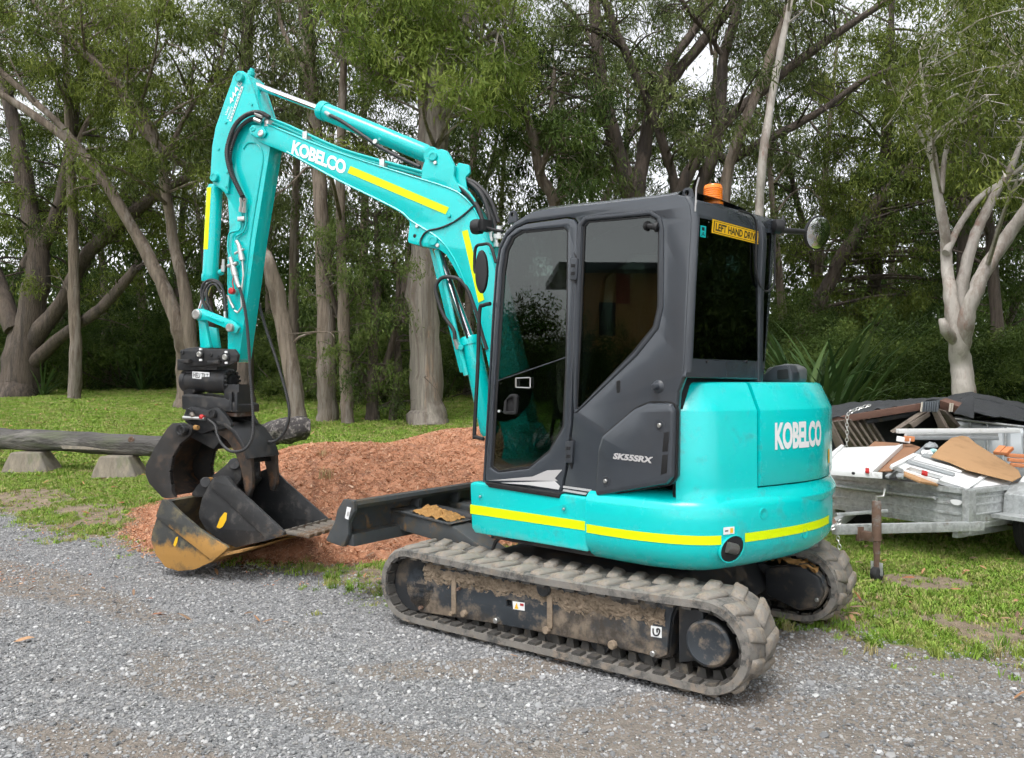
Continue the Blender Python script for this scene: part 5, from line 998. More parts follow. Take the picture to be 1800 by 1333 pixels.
wl = HS.pw(848, 398, VC - .1); WL2 = lathe('work_lamp', wl, wl + (HS.f * .9 - HS.l * -.3).normalized() * .07, [(0, .03), (.01, .048), (.05, .05), (.07, .044)], black, CAB, 16)
for k in range(4): boxuvw('lamp_fin', Fr(wl.x, wl.y, 44, wl.z), -.005 - k * .012, -.011 - k * .012, .04, -.04, -.035, .035, black, WL2, .001)
tube('lamp_bracket', [wl, HS.pw(870, 405, VC - .1), HS.pw(884, 407, VC - .1)], .010, black, CAB, 8)
# ---- boom, arm, cylinders --------------------------------------------
def bpw(x, y, v=0.0): return BM.pw(x, y, v)
boom_o = [(443, 228), (450, 220), (466, 216), (516, 235), (579, 261), (638, 282), (704, 302), (745, 315), (789, 329), (817, 346), (833, 365), (849, 400), (861, 440), (878, 500), (912, 640), (932, 760), (925, 790), (902, 798), (886, 782), (868, 690), (855, 626), (839, 563), (820, 513), (797, 470), (784, 448), (770, 438), (748, 434), (716, 427), (720, 390), (704, 374), (650, 346), (593, 318), (503, 269), (470, 256), (455, 249), (445, 240)]
VB = .10
BOOM = pplate('boom', BM, boom_o, VB, -VB, teal, EX, .006, .03); BOOM['label'] = 'teal main boom with white lettering and yellow tape'
# raised edge flange along the top and bottom of the side plate
def edge_strip(name, pix, v, wpx, th, mat, parent):
    pts = [bpw(x, y, v) for x, y in pix]; return tube(name, pts, th, mat, parent, 6, sp=4)
edge_strip('weld_flange', [(504, 267), (593, 316), (650, 344), (704, 372), (722, 388), (768, 417), (792, 445), (810, 480), (832, 540), (852, 612)], VB + .002, 3, .007, teal, BOOM)
edge_strip('weld_flange', [(470, 219), (579, 263), (704, 304), (789, 331), (818, 349), (836, 372), (851, 410), (862, 446)], VB + .002, 3, .006, teal, BOOM)
text('lettering', 'KOBELCO', quadfn(BM, VB, (512, 270), (606, 308), (516, 246), 1, 1), white, BOOM, 1, 1, .045, lift=.003, space=.95)
decal('yellow_tape', BM, [(616, 292), (789, 365), (783, 377), (611, 304)], VB, yel, BOOM, .004); decal('yellow_tape', BM, [(812, 407), (822, 404), (851, 527), (841, 532)], VB, yel, BOOM, .004)
for v0 in (VB, -VB + .035):
    pplate('cylinder_bracket', BM, [[(740, 316), (742, 296), (750, 272), (756, 265), (776, 262), (785, 265), (791, 275), (799, 292), (797, 310), (812, 340), (780, 330)]], v0 + .002, v0 - .033, teal, BOOM, .004, .012)
    pplate('cylinder_bracket', BM, [[(800, 330), (797, 300), (806, 286), (824, 290), (826, 303), (818, 312), (822, 345)]], -VB + .02 if v0 < 0 else v0 - .034, -VB - .01 if v0 < 0 else v0 - .05, teal, BOOM, .004, .012)
def pin(name, x, y, v, r, mat, parent, out=.02, rm=None, seg=20):
    P = bpw(x, y, v); o = lathe(name, P - BM.l * .02, P + BM.l * out, [(0, r), (.02 + out * .8, r), (.02 + out, r * .88), (.02 + out + .0005, r * .6), (.02 + out - .003, r * .55), (.02 + out - .003, .001)], mat, parent, seg); return o
pin('pivot_pin', 762, 276, VB, .034, teal_d, BOOM); pin('pivot_pin', 762, 424, VB, .036, teal_d, BOOM)
for x, y in ((766, 287), (734, 398), (770, 432), (790, 380)): P = bpw(x, y, VB); cyl('bolt', P - BM.l * .01, P + BM.l * .016, .014, zinc if y != 380 else teal_d, BOOM, 8)
P = bpw(729, 415, VB); cyl('bracket_hole', P - BM.l * .01, P + BM.l * .002, .014, void, BOOM, 14)
TPp = pplate('arm_pin_cover', BM, fil([(437, 226), (443, 219), (462, 222), (468, 233), (462, 243), (450, 242), (439, 236)], 4), VB + .02, VB, teal, BOOM, .006)
pin('pivot_pin', 459, 235, VB + .02, .026, zinc, BOOM, .012); pin('pivot_pin', 445, 227, VB + .02, .02, teal_d, BOOM, .006)
# arm cylinder on top of the boom
def ram(name, a, b, c, rb, rr, mat, parent, lab=None):
    """barrel a-b, rod b-c"""
    d = (c - b).normalized(); L = (b - a).length; o = lathe(name, a, b, [(0, rb * .8), (.03, rb), (L - .06, rb), (L - .059, rb * 1.1), (L - .012, rb * 1.1), (L, rb)], mat, parent, 28)
    cyl('rod', b - d * .05, c, rr, chrome, o, 20, .001)
    if lab: o['label'] = lab
    return o
a, b, c = bpw(762, 276), bpw(563, 193), bpw(428, 142); a2 = a + (b - a).normalized() * .04
AC = ram('arm_cylinder', a2, b, c, .066, .026, teal, EX, 'teal arm cylinder along the top of the boom')
cyl('barrel_eye', a - BM.l * .055, a + BM.l * .055, .062, teal_d, AC, 20); cyl('rod_eye', c - BM.l * .05, c + BM.l * .05, .055, teal_d, AC, 20)
cyl('port', bpw(573, 198, .05), bpw(580, 204, .075), .018, zinc, AC, 10)
tube('hose', [bpw(x, y, .07) for x, y in ((580, 203), (600, 213), (640, 240), (665, 257), (700, 276), (738, 294))], .014, hose, AC, 8, sp=4)
P = bpw(661, 250, .07); cyl('hose_clip', P - BM.l * .02, P + BM.l * .02, .02, zinc, AC, 8)
# pipes along the top of the boom and hoses at the elbow
for k, (dy, vv) in enumerate(((0, .085), (7, .05), (3, .015))):
    tube('hydraulic_pipe', [bpw(x, y + dy, vv) for x, y in ((470, 207), (500, 218), (540, 236), (600, 262), (660, 280), (705, 292), (745, 303), (790, 318), (825, 340), (845, 380), (858, 430), (875, 500))], .010, teal_d, BOOM, 8, sp=3)
for x, y in ((473, 214), (675, 286), (540, 238)): boxuvw('pipe_clamp', BM, BM.onv(x, y, .07)[0] - .02, BM.onv(x, y, .07)[0] + .02, .105, .03, BM.onv(x, y, .07)[2] - .045, BM.onv(x, y, .07)[2] + .02, zinc, BOOM, .003)
for pts, v in (([(797, 312), (820, 318), (845, 340), (858, 372), (862, 400)], .03), ([(797, 316), (826, 326), (850, 352), (866, 385), (872, 410)], -.03), ([(795, 322), (815, 335), (838, 362), (850, 395)], .08), ([(800, 310), (834, 322), (860, 350), (876, 392)], -.06)): tube('hose', [bpw(x, y, v) for x, y in pts], .017, hose, BOOM, 8, sp=5)
for x, y in ((862, 402), (872, 412), (877, 398)): P = bpw(x, y, .0); lathe('hose_fitting', P, P - Vector((0, 0, .09)), [(0, .02), (.03, .02), (.031, .014), (.06, .014), (.061, .022), (.09, .022)], zinc, BOOM, 8)
tube('grease_line', [bpw(x, y, VB + .008) for x, y in ((833, 362), (815, 378), (793, 393), (770, 402), (755, 405), (745, 412), (739, 424), (740, 434))], .007, hose, BOOM, 6, sp=4)
# boom cylinder in front of the lower leg
a, b, c = bpw(862, 765, .0), bpw(826, 592, .0), bpw(762, 424, 0.0)
BCY = ram('boom_cylinder', a, b, b + (c - b) * 1.0, .068, .032, teal, EX, 'teal boom cylinder below the boom elbow')
tube('cylinder_guard', [bpw(768, 440, .06), bpw(800, 580, .06), bpw(820, 660, .06)], [.02, .02, .02], teal, BCY, 6)
pplate('guard_plate', BM, [(754, 436), (766, 437), (784, 500), (816, 640), (819, 655), (808, 655), (770, 500)], .0, -.02, teal, BCY, .003)
tube('guard_bar', [bpw(776, 440, .07), bpw(822, 595, .07)], .009, void, BCY, 6); 
tube('hose', [bpw(x, y, .1) for x, y in ((800, 597), (797, 580), (780, 555), (769, 525), (766, 505), (775, 490), (790, 487), (808, 492), (822, 510), (832, 535), (840, 560), (848, 590), (856, 615))], .014, hose, BCY, 8, sp=5)
lathe('hose_fitting', bpw(799, 594, .09), bpw(806, 612, .07), [(0, .018), (.04, .018), (.041, .022), (.08, .022)], zinc, BCY, 8)
cyl('port', bpw(812, 611, .0), bpw(810, 611, .09), .02, teal, BCY, 10)
# swing bracket seen through the door glass
pplate('swing_bracket', BM, fil([(884, 790), (900, 745), (925, 745), (940, 775), (950, 812), (905, 820), (880, 808)], 6), .16, -.16, teal_d, EX, .01)
# ---- arm ---------------------------------------------------------------
VA = .075
arm_o = [(411, 146), (414, 135), (422, 127), (431, 127), (439, 134), (445, 148), (467, 217), (476, 250), (470, 290), (449, 420), (420, 632), (416, 637), (402, 637), (400, 616), (400, 560), (399, 470), (403, 400), (400, 350), (392, 335), (379, 326), (374, 309), (377, 258), (383, 226), (399, 179)]
ARM = pplate('arm', BM, arm_o, VA, -VA, teal, EX, .006, .02); ARM['label'] = 'teal dipper arm hanging down from the boom'
head = [(411, 146), (414, 135), (422, 127), (431, 127), (439, 134), (445, 148), (467, 217), (440, 219), (425, 228), (413, 255), (408, 300), (404, 345), (392, 334), (379, 326), (374, 309), (377, 258), (383, 226), (399, 179)]
for v0, v1 in ((VA + .028, VA), (-VA, -VA - .028)): plate('head_plate', BM, fil(BM.pv(head, VA), .02), v0, v1, teal, ARM, .005)
tube('weld_flange', [bpw(x, y, VA + .004) for x, y in ((428, 262), (436, 252), (452, 254), (462, 275), (456, 320), (440, 420), (428, 520))], .006, teal_d, ARM, 6, sp=4)
pin('pivot_pin', 423, 137, VA + .028, .04, teal_d, ARM, .03); pin('pivot_pin', 379, 313, VA + .028, .036, teal_d, ARM, .03)
for x, y in ((443, 184), (397, 216), (384, 263), (400, 303), (398, 328)): P = bpw(x, y, VA + .028); cyl('bolt', P - BM.l * .01, P + BM.l * .008, .011, teal_d, ARM, 8)
lathe('grease_cap', bpw(441, 133, 0), bpw(444, 120, 0), [(0, .03), (.03, .03), (.035, .02), (.055, .018)], teal_d, ARM, 10)
VX = VA + .031
f3 = quadfn(BM, VX, (399, 213), (423, 150), (395, 211), 1, 1)
def amap(p0, p1, h, off=0.0):     # text running up the plate from p0 to p1 with letter height h (pixels)
    A_, B_ = bpw(*p0, VX), bpw(*p1, VX); X_ = B_ - A_; n_ = BM.l; up = n_.cross(X_.normalized()); hh = h * A_.y / F_PX
    return lambda s, t, l: A_ + X_ * s + up * (t * hh) + n_ * l
text('arm_lettering', '444', amap((407.5, 184), (421, 156), 10), white, ARM, 1, 1, .02, .1); text('arm_lettering', 'KG', amap((421.5, 154), (426, 147), 9), white, ARM, 1, 1, .02)
text('arm_lettering', 'LOAD', amap((398.5, 203), (404.5, 189), 4.5), white, ARM, 1, 1, .02); text('arm_lettering', 'CAPACITY', amap((402, 210), (410, 188), 4), white, ARM, 1, 1, .02)
A_ = amap((406.5, 214), (428, 153), 5); mesh('decal_bar', [A_(0, 0, .001), A_(1, 0, .001), A_(1, 1, .001), A_(0, 1, .001)], [(0, 1, 2, 3)], white, ARM, 0, False)
tg = M('decal_print', (.05, .45, .43), .5); 
for k in range(10): mesh('decal_print', [A_(.04 + k * .094, .25, .002), A_(.10 + k * .094, .25, .002), A_(.10 + k * .094, .75, .002), A_(.04 + k * .094, .75, .002)], [(0, 1, 2, 3)], tg, ARM, 0, False)
# ribbed hoses sweeping from boom to arm
def ribbed(name, pts, r, mat, parent, n=8, pitch=.016):
    P = spline(pts, n); L = [0.0]
    for q, w in zip(P, P[1:]): L.append(L[-1] + float(np.linalg.norm(np.array(w) - np.array(q))))
    m = int(L[-1] / (pitch / 2)); A3 = np.array(P); sv = np.linspace(0, L[-1], m); Q = np.stack([np.interp(sv, L, A3[:, k]) for k in range(3)], 1)
    return tube(name, [tuple(q) for q in Q], [r if k % 2 else r * .8 for k in range(m)], mat, parent, 8, 20)
hw = [(474, 207), (455, 198), (434, 202), (416, 217), (405, 240), (399, 268), (404, 298), (416, 325), (426, 345)]
ribbed('ribbed_hose', [tuple(bpw(x, y, .14)) for x, y in hw], .02, hose, ARM); ribbed('ribbed_hose', [tuple(bpw(x + 5, y + 9, .12)) for x, y in hw[1:]], .018, hose, ARM)
for x, y in ((425, 348), (431, 349)): lathe('hose_fitting', bpw(x, y, .12), bpw(x - 1, y + 26, .10), [(0, .018), (.03, .018), (.031, .013), (.07, .013), (.071, .019), (.11, .019)], zinc, ARM, 10)
for x0, y0, x1, y1 in ((449, 200, 463, 205), (447, 210, 458, 215)): tube('hose_fitting', [bpw(x0, y0, .14), bpw(x1, y1, .13)], .017, zinc, ARM, 8)
for dx, vv in ((0, .095), (7, .095)): tube('hydraulic_pipe', [bpw(x + dx, y, vv) for x, y in ((425, 374), (424, 392), (420, 405), (404, 410), (401, 430), (402, 446), (406, 452))] if dx == 0 else [bpw(x, y, vv) for x, y in ((432, 374), (432, 396), (427, 408), (414, 417), (416, 428))], .008, teal_d, ARM, 8, sp=4)
boxuvw('pipe_clamp', BM, BM.onv(427, 382, .09)[0] - .035, BM.onv(427, 382, .09)[0] + .03, .12, .075, BM.onv(427, 390, .09)[2], BM.onv(427, 382, .09)[2], zinc, ARM, .003)
def valve(pts, rs, m=zinc):
    for (x0, y0), (x1, y1), r in zip(pts, pts[1:], rs): tube('valve', [bpw(x0, y0, .105), bpw(x1, y1, .105)], r, m, ARM, 10)
valve([(416, 424), (421, 433), (424, 448), (426, 458), (428, 485), (424, 520), (425, 540), (418, 550), (412, 546)], [.016, .02, .024, .008, .008, .008, .008, .008])
valve([(405, 453), (410, 470), (414, 485), (418, 500), (421, 506)], [.018, .026, .02, .018]); valve([(401, 468), (418, 463)], [.016]); valve([(413, 446), (429, 438)], [.011])
valve([(402, 470), (401, 500), (404, 514)], [.007, .007], teal_d); tube('red_hose', [bpw(x, y, .11) for x, y in ((411, 485), (409, 497), (411, 507))], .005, redm, ARM, 6, sp=4)
P = bpw(411, 513, .11); lathe('red_cap', P, P + BM.l * .04 + Vector((0, 0, .004)), [(0, .02), (.01, .026), (.036, .026), (.04, .02)], redm, ARM, 16); cyl('coupling', P - BM.l * .05, P, .02, zinc, ARM, 10)
valve([(401, 520), (406, 533), (411, 542)], [.01, .012])
# ribbed hoses hanging down to the grapple
ribbed('ribbed_hose', [tuple(bpw(x, y, v)) for x, y, v in ((421, 506, .12), (428, 530, .13), (434, 570, .13), (438, 620, .14), (440, 660, .15), (443, 700, .16), (445, 740, .2), (443, 770, .24), (430, 790, .26), (408, 794, .26), (392, 783, .24), (382, 765, .22), (378, 748, .2), (366, 738, .19))], .013, hose, ARM, 6)
ribbed('ribbed_hose', [tuple(bpw(x, y, -.12)) for x, y in ((452, 520), (465, 570), (485, 630), (500, 680), (507, 710), (508, 735), (500, 760), (485, 775), (468, 777))], .013, hose, ARM, 6)
# bucket cylinder and links
a, b, c = bpw(379, 313), bpw(371.5, 496), bpw(352, 556); b = bpw(369, 496)
a = a + (b - a).normalized() * .06
BK = ram('bucket_cylinder', a, b, bpw(350, 553), .062, .024, teal, EX, 'teal bucket cylinder with yellow tape in front of the arm')
for v in (0,):
    ax_ = (b - a).normalized(); n_ = BM.l; vs = []; sd_ = n_.cross(ax_).normalized()
    for k in range(9):
        g = math.radians(-48 + 62 * k / 8); o_ = (n_ * math.cos(g) + sd_ * math.sin(g)) * .0635; vs += [a + ax_ * .03 + o_, a + ax_ * .53 + o_]
    mesh('yellow_tape', vs, [(2 * k, 2 * k + 1, 2 * k + 3, 2 * k + 2) for k in range(8)], yel, BK, 60, False)
cyl('port', bpw(386, 480, .0), bpw(391, 478, .0), .025, teal, BK, 10); lathe('port_fitting', bpw(392, 478, .0), bpw(393, 454, .0), [(0, .018), (.05, .018), (.051, .013), (.1, .013)], zinc, BK, 8)
for k, pts in enumerate(([(362, 545), (354, 520), (357, 500), (372, 492), (388, 500), (394, 525), (396, 556)], [(366, 545), (357, 525), (362, 503), (376, 495), (391, 508), (396, 535), (397, 560)], [(373, 548), (364, 528), (366, 506), (378, 500), (388, 515)])): ribbed('ribbed_hose', [tuple(bpw(x, y, .08 + .015 * k)) for x, y in pts], .011, hose, BK, 6, .013)
lathe('hose_fitting', bpw(395.5, 548, .1), bpw(396, 560, .1), [(0, .012), (.05, .012)], zinc, BK, 8)
for v0 in (.135, -.105): pplate('link', BM, [(340, 551), (345, 543), (356, 543), (412, 566), (420, 576), (415, 586), (403, 586), (396, 577), (362, 563), (346, 564)], v0, v0 - .03, teal, BK, .006, .015)
pplate('link_web', BM, [(362, 553), (392, 565), (391, 568), (362, 557)], .142, .13, teal, BK, .003)
pin('link_pin', 348, 553, .135, .04, zinc, BK, .03); pin('link_pin', 406.5, 576.5, .135, .034, zinc, BK, .03)
for v0 in (.1, -.07): pplate('lower_link', BM, [(348, 560), (360, 563), (369, 612), (352, 612)], v0, v0 - .035, teal, BK, .005, .01)
pplate('lower_link', BM, [(366, 574), (380, 577), (385, 612), (374, 612)], -.08, -.11, teal, BK, .004)
# ---- tilting hitch -------------------------------------------------------
HT = empty('tilt_hitch', bpw(370, 720), parent=EX); HT['label'] = 'black tilt rotator hitch on the end of the arm'
for v0 in (.15, -.12): pplate('ear_plate', BM, [(316, 616), (330, 612), (346, 610), (364, 613), (411, 614), (418, 624), (416, 636), (405, 641), (387, 645), (364, 642), (333, 644), (317, 637)], v0, v0 - .03, blackp, HT, .005, .012)
boxuvw('saddle', BM, BM.onv(330, 640, 0)[0], BM.onv(400, 640, 0)[0], .12, -.12, BM.onv(330, 652, 0)[2], BM.onv(330, 632, 0)[2], blackp, HT, .01)
for x, y in ((352, 623), (397, 628)):
    pin('hitch_pin', x, y, .15, .04, blackp, HT, .02); pin('pin_end', x - 1, y, .17, .022, zinc, HT, .015)
    for dy in (-9, 10): P = bpw(x, y + dy, .175); boxuvw('pin_mark', Fr(P.x, P.y, 21.2, P.z), -.012, .012, .0, -.01, -.008, .008, white, HT, 0)
for x, y in ((371, 624), (386, 627), (321, 620)): pin('hitch_bolt', x, y, .15, .016, blackp, HT, .01, seg=8)
for x0, x1, y in ((317, 336, 635), (368, 388, 637)): q0, q1 = BM.onv(x0, y, .16), BM.onv(x1, y, .16); boxuvw('lug_block', BM, q0[0], q1[0], .19, .14, q0[2] - .015, q0[2] + .012, blackp, HT, .004)
ub, wb_ = BM.onv(324, 668, .05)[0], BM.onv(365, 670, .0)[2]; ue = BM.onv(404, 668, .05)[0]
DR2 = lathe('tilt_drum', BM.W(ub, .03, wb_), BM.W(ue, .03, wb_), [(0, .08), (.01, .095), (.05, .095), (.055, .088), (.24, .088), (.245, .098), (abs(ub - ue) - .01, .098), (abs(ub - ue), .09)], blackp, HT, 32)
for k in range(14):
    g = 2 * math.pi * k / 14; P = BM.W(ue - .0, .03 + .078 * math.cos(g), wb_ + .078 * math.sin(g)); cyl('drum_bolt', P, P - BM.f * .02, .0125, blackp, HT, 6)
lathe('drum_cap', BM.W(ue, .03, wb_), BM.W(ue - .03, .03, wb_), [(0, .055), (.015, .05), (.02, .03), (.012, .01)], void, HT, 20)
pplate('drum_label', BM, [(338, 653), (368, 655), (368, 668), (338, 665)], .122, .119, white, HT, 0)
text('label_lettering', 'HELI TILT', quadfn(BM, .122, (339.5, 663.5), (366.5, 666.3), (339.8, 654.7), 1, 1), black, HT, 1, 1, .015, .2)
pplate('drum_cradle', BM, [(322, 650), (340, 650), (342, 690), (322, 696)], .09, -.04, blackp, HT, .006); pplate('drum_cradle', BM, [(392, 676), (420, 676), (420, 720), (396, 720)], .10, -.05, blackp, HT, .006)
pplate('hitch_body', BM, [(319, 695), (330, 692), (395, 700), (418, 712), (418, 726), (400, 724), (320, 720)], .13, -.13, blackp, HT, .008, .01)
for x in (402, 412): pplate('hitch_rib', BM, [(x, 690), (x + 5, 690), (x + 5, 724), (x, 722)], .14, .12, udark, HT, .003)
pplate('rust_plate', BM, [(395, 725), (416, 726), (416, 733), (394, 731)], .1, -.1, rusty, HT, .003)
# ---- grapple ----------------------------------------------------------------
Z = lambda x, y: (220 + x / 3.602, 660 + y / 3.602)           # measured on an enlarged view
GR = empty('grapple', bpw(390, 860), parent=EX); GR['label'] = 'black hydraulic grapple clamped on the nested buckets'
for v0 in (.17, -.13): plate('head_plate', BM, fil(BM.pv([Z(*p) for p in ((366, 265), (385, 212), (420, 198), (455, 205), (520, 222), (560, 205), (595, 212), (640, 262), (675, 322), (600, 345), (560, 345), (480, 372), (440, 345), (380, 292))], .17), .015), v0, v0 - .04, blackp, GR, .006)
for x, y in ((420, 235), (562, 242)): pin('grapple_pin', *Z(x, y), .17, .034, blackp, GR, .03)
for a_, r_, m_ in (((375, 272), .018, zinc),): tube('hose_coupling', [bpw(*Z(370, 268), .2), bpw(*Z(440, 272), .2), bpw(*Z(505, 276), .2)], .016, zinc, GR, 10); tube('coupling_red', [bpw(*Z(478, 262), .2), bpw(*Z(498, 268), .2)], .02, redm, GR, 10); tube('coupling_brass', [bpw(*Z(418, 240), .2), bpw(*Z(432, 262), .2)], .018, worn, GR, 10)
def serr(a, b, n, d):
    a, b = np.array(a, float), np.array(b, float); t = b - a; nn = np.array([-t[1], t[0]]) / np.linalg.norm(t); out = []
    for k in range(n): out += [tuple(a + t * (k / n)), tuple(a + t * ((k + .55) / n) + nn * d)]
    return out
jaw = [(265, 335), (298, 303), (350, 300), (400, 312), (425, 335), (415, 375), (385, 402)] + serr((340, 440), (300, 505), 6, -8) + serr((296, 515), (278, 600), 7, -8) + serr((276, 610), (286, 700), 7, -8) + [(292, 735), (312, 776), (262, 780), (232, 772), (150, 684), (126, 622), (130, 568), (190, 450)]
jawm = M('dark_jaw_steel', (.032, .03, .029), .5, var=.3, scale=9, dirt=[((.075, .055, .042), .36, 7, .8)])
jn = BM.pv([Z(*p) for p in jaw], .26)
J1 = plate('jaw', BM, jn, .26, .222, jawm, GR, .004); J1['label'] = 'serrated jaw of the grapple'
plate('jaw_side', BM, jn, -.20, -.238, jawm, J1, .004)
back = BM.pv([Z(*p) for p in ((330, 345), (268, 345), (196, 455), (140, 570), (136, 620), (160, 680), (238, 765), (262, 770), (172, 670), (160, 618), (166, 572), (222, 462), (300, 385))], .26)
plate('jaw_shell', BM, back, .222, -.20, rustm, J1, .003)
pin('jaw_pin', *Z(375, 345), .26, .05, blackp, GR, .05); pin('jaw_pin', *Z(375, 345), .30, .03, blackp, GR, .03)
pplate('jaw_arm', BM, [Z(*p) for p in ((400, 330), (540, 338), (600, 420), (560, 470), (480, 430), (400, 385))], .12, -.12, blackp, GR, .01)
tube('brass_fitting', [bpw(*Z(440, 330), .29), bpw(*Z(462, 332), .29)], .02, clay, GR, 8)
tine = [(560, 300), (600, 292), (650, 305), (710, 350), (765, 440), (797, 530), (803, 640), (803, 710), (782, 766), (758, 752), (745, 660), (722, 560), (690, 480), (640, 410), (560, 350)]
tn = BM.pv([Z(*p) for p in tine], .14)
for v0 in (.14, -.16): plate('tine', BM, fil(tn, .01), v0, v0 - .035, rustm, GR, .005)
sh = BM.pv([Z(*p) for p in ((600, 290), (650, 298), (715, 345), (772, 435), (803, 525), (785, 530), (755, 450), (700, 365), (640, 318), (600, 310))], .14)
plate('tine_shell', BM, sh, .18, -.20, blackp, GR, .006)
plate('tine_web', BM, BM.pv([Z(*p) for p in ((700, 380), (745, 450), (770, 560), (755, 560), (720, 470), (690, 420))], .14), .105, -.16, void, GR, .004)
# ---- nested toothed bucket (stands on the wide one) ---------------------------
def side_plate(name, pts, v, th, mat, parent, bev=.004): return plate(name, BM, fil(BM.pv([Z(*p) for p in pts], v[0]), .02), v[1], v[1] - th, mat, parent, bev)
sp1 = [(465, 870), (485, 780), (550, 655), (600, 635), (648, 640), (705, 710), (1012, 992), (1008, 1012), (905, 1045), (700, 1090), (600, 1052), (505, 970), (468, 905)]
VN, VN2 = .215, -.36
TB = empty('toothed_bucket', bpw(420, 960), 'black toothed digging bucket nested inside the clay smeared bucket', 'bucket')
side_plate('side_plate', sp1, (VN, VN), .02, bucketb, TB); side_plate('side_plate', sp1, (VN, VN2), .02, bucketb, TB)
side_plate('edge_bar', [(552, 660), (600, 636), (648, 640), (705, 710), (1012, 992), (1008, 1012), (905, 1045), (880, 1010), (640, 790), (556, 716)], (VN, VN + .018), .018, bucketb, TB)
s2 = BM.pv([Z(*p) for p in sp1], VN)
shell = BM.pv([Z(*p) for p in ((556, 690), (490, 790), (472, 870), (476, 905), (510, 962), (604, 1042), (700, 1076), (905, 1034), (1010, 1000), (1010, 990), (905, 1020), (700, 1058), (612, 1030), (524, 955), (492, 900), (488, 870), (505, 800), (566, 700))], VN)
plate('bucket_shell', BM, shell, VN - .02, VN2, bucketb, TB, .002)
decal('yellow_scrape', BM, [Z(*p) for p in ((578, 962), (600, 905), (628, 868), (644, 872), (640, 915), (618, 958), (598, 970))], VN, warn, TB, .004)
ear = BM.pv([Z(*p) for p in ((430, 755), (475, 690), (560, 640), (640, 575), (700, 520), (745, 545), (752, 650), (700, 720), (560, 760), (470, 770))], .06)
for v0 in (.09, -.12): plate('bucket_ear', BM, fil(ear, .03), v0, v0 - .03, bucketb, TB, .006)
for v0 in (.12,): pass
cyl('ear_pin', bpw(*Z(515, 675), .14), bpw(*Z(515, 675), -.16), .04, bucketb, TB, 20); cyl('pin_cap', bpw(*Z(508, 677), .16), bpw(*Z(508, 677), .135), .042, bucketb, TB, 20); cyl('pin_rust', bpw(*Z(540, 668), .13), bpw(*Z(540, 668), .1), .03, clay, TB, 12)
cyl('ear_pin', bpw(*Z(690, 560), .14), bpw(*Z(690, 560), -.16), .045, bucketb, TB, 20)
lipu, lipw = BM.pv([Z(1010, 996)], VN)[0]; q2 = BM.pv([Z(905, 1030)], VN)[0]; dl = Vector((lipu - q2[0], 0, lipw - q2[1])).normalized()
for k in range(6):
    v = VN - .045 - k * (VN - VN2 - .09) / 5; a_ = BM.W(lipu + .03, v, lipw + .002); o_ = bar('tooth', a_, a_ - BM.f * .24 - Vector((0, 0, .022)), .062, .034, worn, TB, bev=.012)
plate('lip', BM, [(lipu - .08 * dl.x - 0, lipw - .08 * dl.z - .012), (lipu + .03 * dl.x, lipw + .03 * dl.z - .012), (lipu + .03 * dl.x, lipw + .03 * dl.z + .016), (lipu - .08 * dl.x, lipw - .08 * dl.z + .016)], VN - .02, VN2, worn, TB, .003)
# ---- wide clay-smeared bucket on the ground -------------------------------------
VM, VM2 = .37, -.60
sp2 = [(163, 1045), (172, 985), (205, 885), (240, 785), (278, 790), (345, 862), (470, 970), (662, 1092), (562, 1174), (440, 1230), (335, 1241), (252, 1214), (190, 1130)]
MB_ = empty('wide_bucket', gnd(330, 1004), 'wide black ditching bucket smeared with orange clay on the ground', 'bucket')
side_plate('side_plate', sp2, (VM, VM), .02, bucketc, MB_); side_plate('side_plate', sp2, (VM, VM2), .02, bucketc, MB_)
side_plate('edge_bar', [(203, 890), (240, 785), (278, 790), (345, 862), (470, 970), (662, 1092), (562, 1174), (520, 1140), (210, 900)], (VM, VM + .016), .016, bucketc, MB_)
p1_ = BM.pv([Z(*p) for p in ((250, 790), (208, 890), (176, 988), (170, 1045), (196, 1125), (256, 1204), (336, 1229), (438, 1219), (560, 1164), (640, 1140), (640, 1124), (556, 1148), (436, 1203), (340, 1213), (268, 1192), (212, 1120), (187, 1045), (192, 990), (222, 896), (266, 800))], VM)
plate('bucket_shell', BM, p1_, VM - .02, VM2, bucketc, MB_, .002)
fl = BM.pv([Z(*p) for p in ((560, 1166), (600, 1160), (660, 1092), (640, 1092), (560, 1150))], VM)
e0, e1 = BM.pv([Z(560, 1164)], VM)[0], BM.pv([Z(662, 1096)], VM)[0]; dd = np.array(e1) - np.array(e0); dd /= np.linalg.norm(dd); 
plate('floor_lip', BM, [(e0[0] + .06, e0[1] - .006), (e1[0] - .11, e0[1] + .07), (e1[0] - .11, e0[1] + .086), (e0[0] + .06, e0[1] + .012)], VM - .0, VM2, clay, MB_, .003)
decal('paint_scrape', BM, [Z(*p) for p in ((304, 1075), (318, 1030), (334, 1020), (330, 1055), (316, 1085))], VM, warn, MB_, .004)
# ================================================================ log barrier, fallen log
wlog = M('weathered_log', (.085, .08, .075), .9, var=.6, scale=9, bump=3, bscale=26, stretch=(.14, 1, 1), dirt=[((.2, .19, .17), .36, 4, .9), ((.10, .11, .07), .30, 3, .95)])
wpale = M('pale_weathered_wood', (.23, .20, .155), .9, var=.5, scale=14, bump=1, bscale=40, stretch=(1, 1, .12), dirt=[((.17, .155, .13), .42, 6, .95), ((.15, .16, .09), .26, 4, .95)])
LB_ = empty('log_barrier', at(120, 815, 11.4), 'weathered round log rail resting on squat timber blocks at left', 'barrier')
pts = [at(x, y, Y) for x, y, Y in ((-330, 758, 12.4), (-60, 768, 11.7), (0, 771.5, 11.55), (130, 777, 11.3), (285, 785.5, 11.0), (345, 788, 10.9))]
v, f = limb_data([(*p, r) for p, r in zip(pts, (.15, .151, .150, .148, .146, .142))], 18); mesh('rail', v, f, wlog, LB_, 60, False)
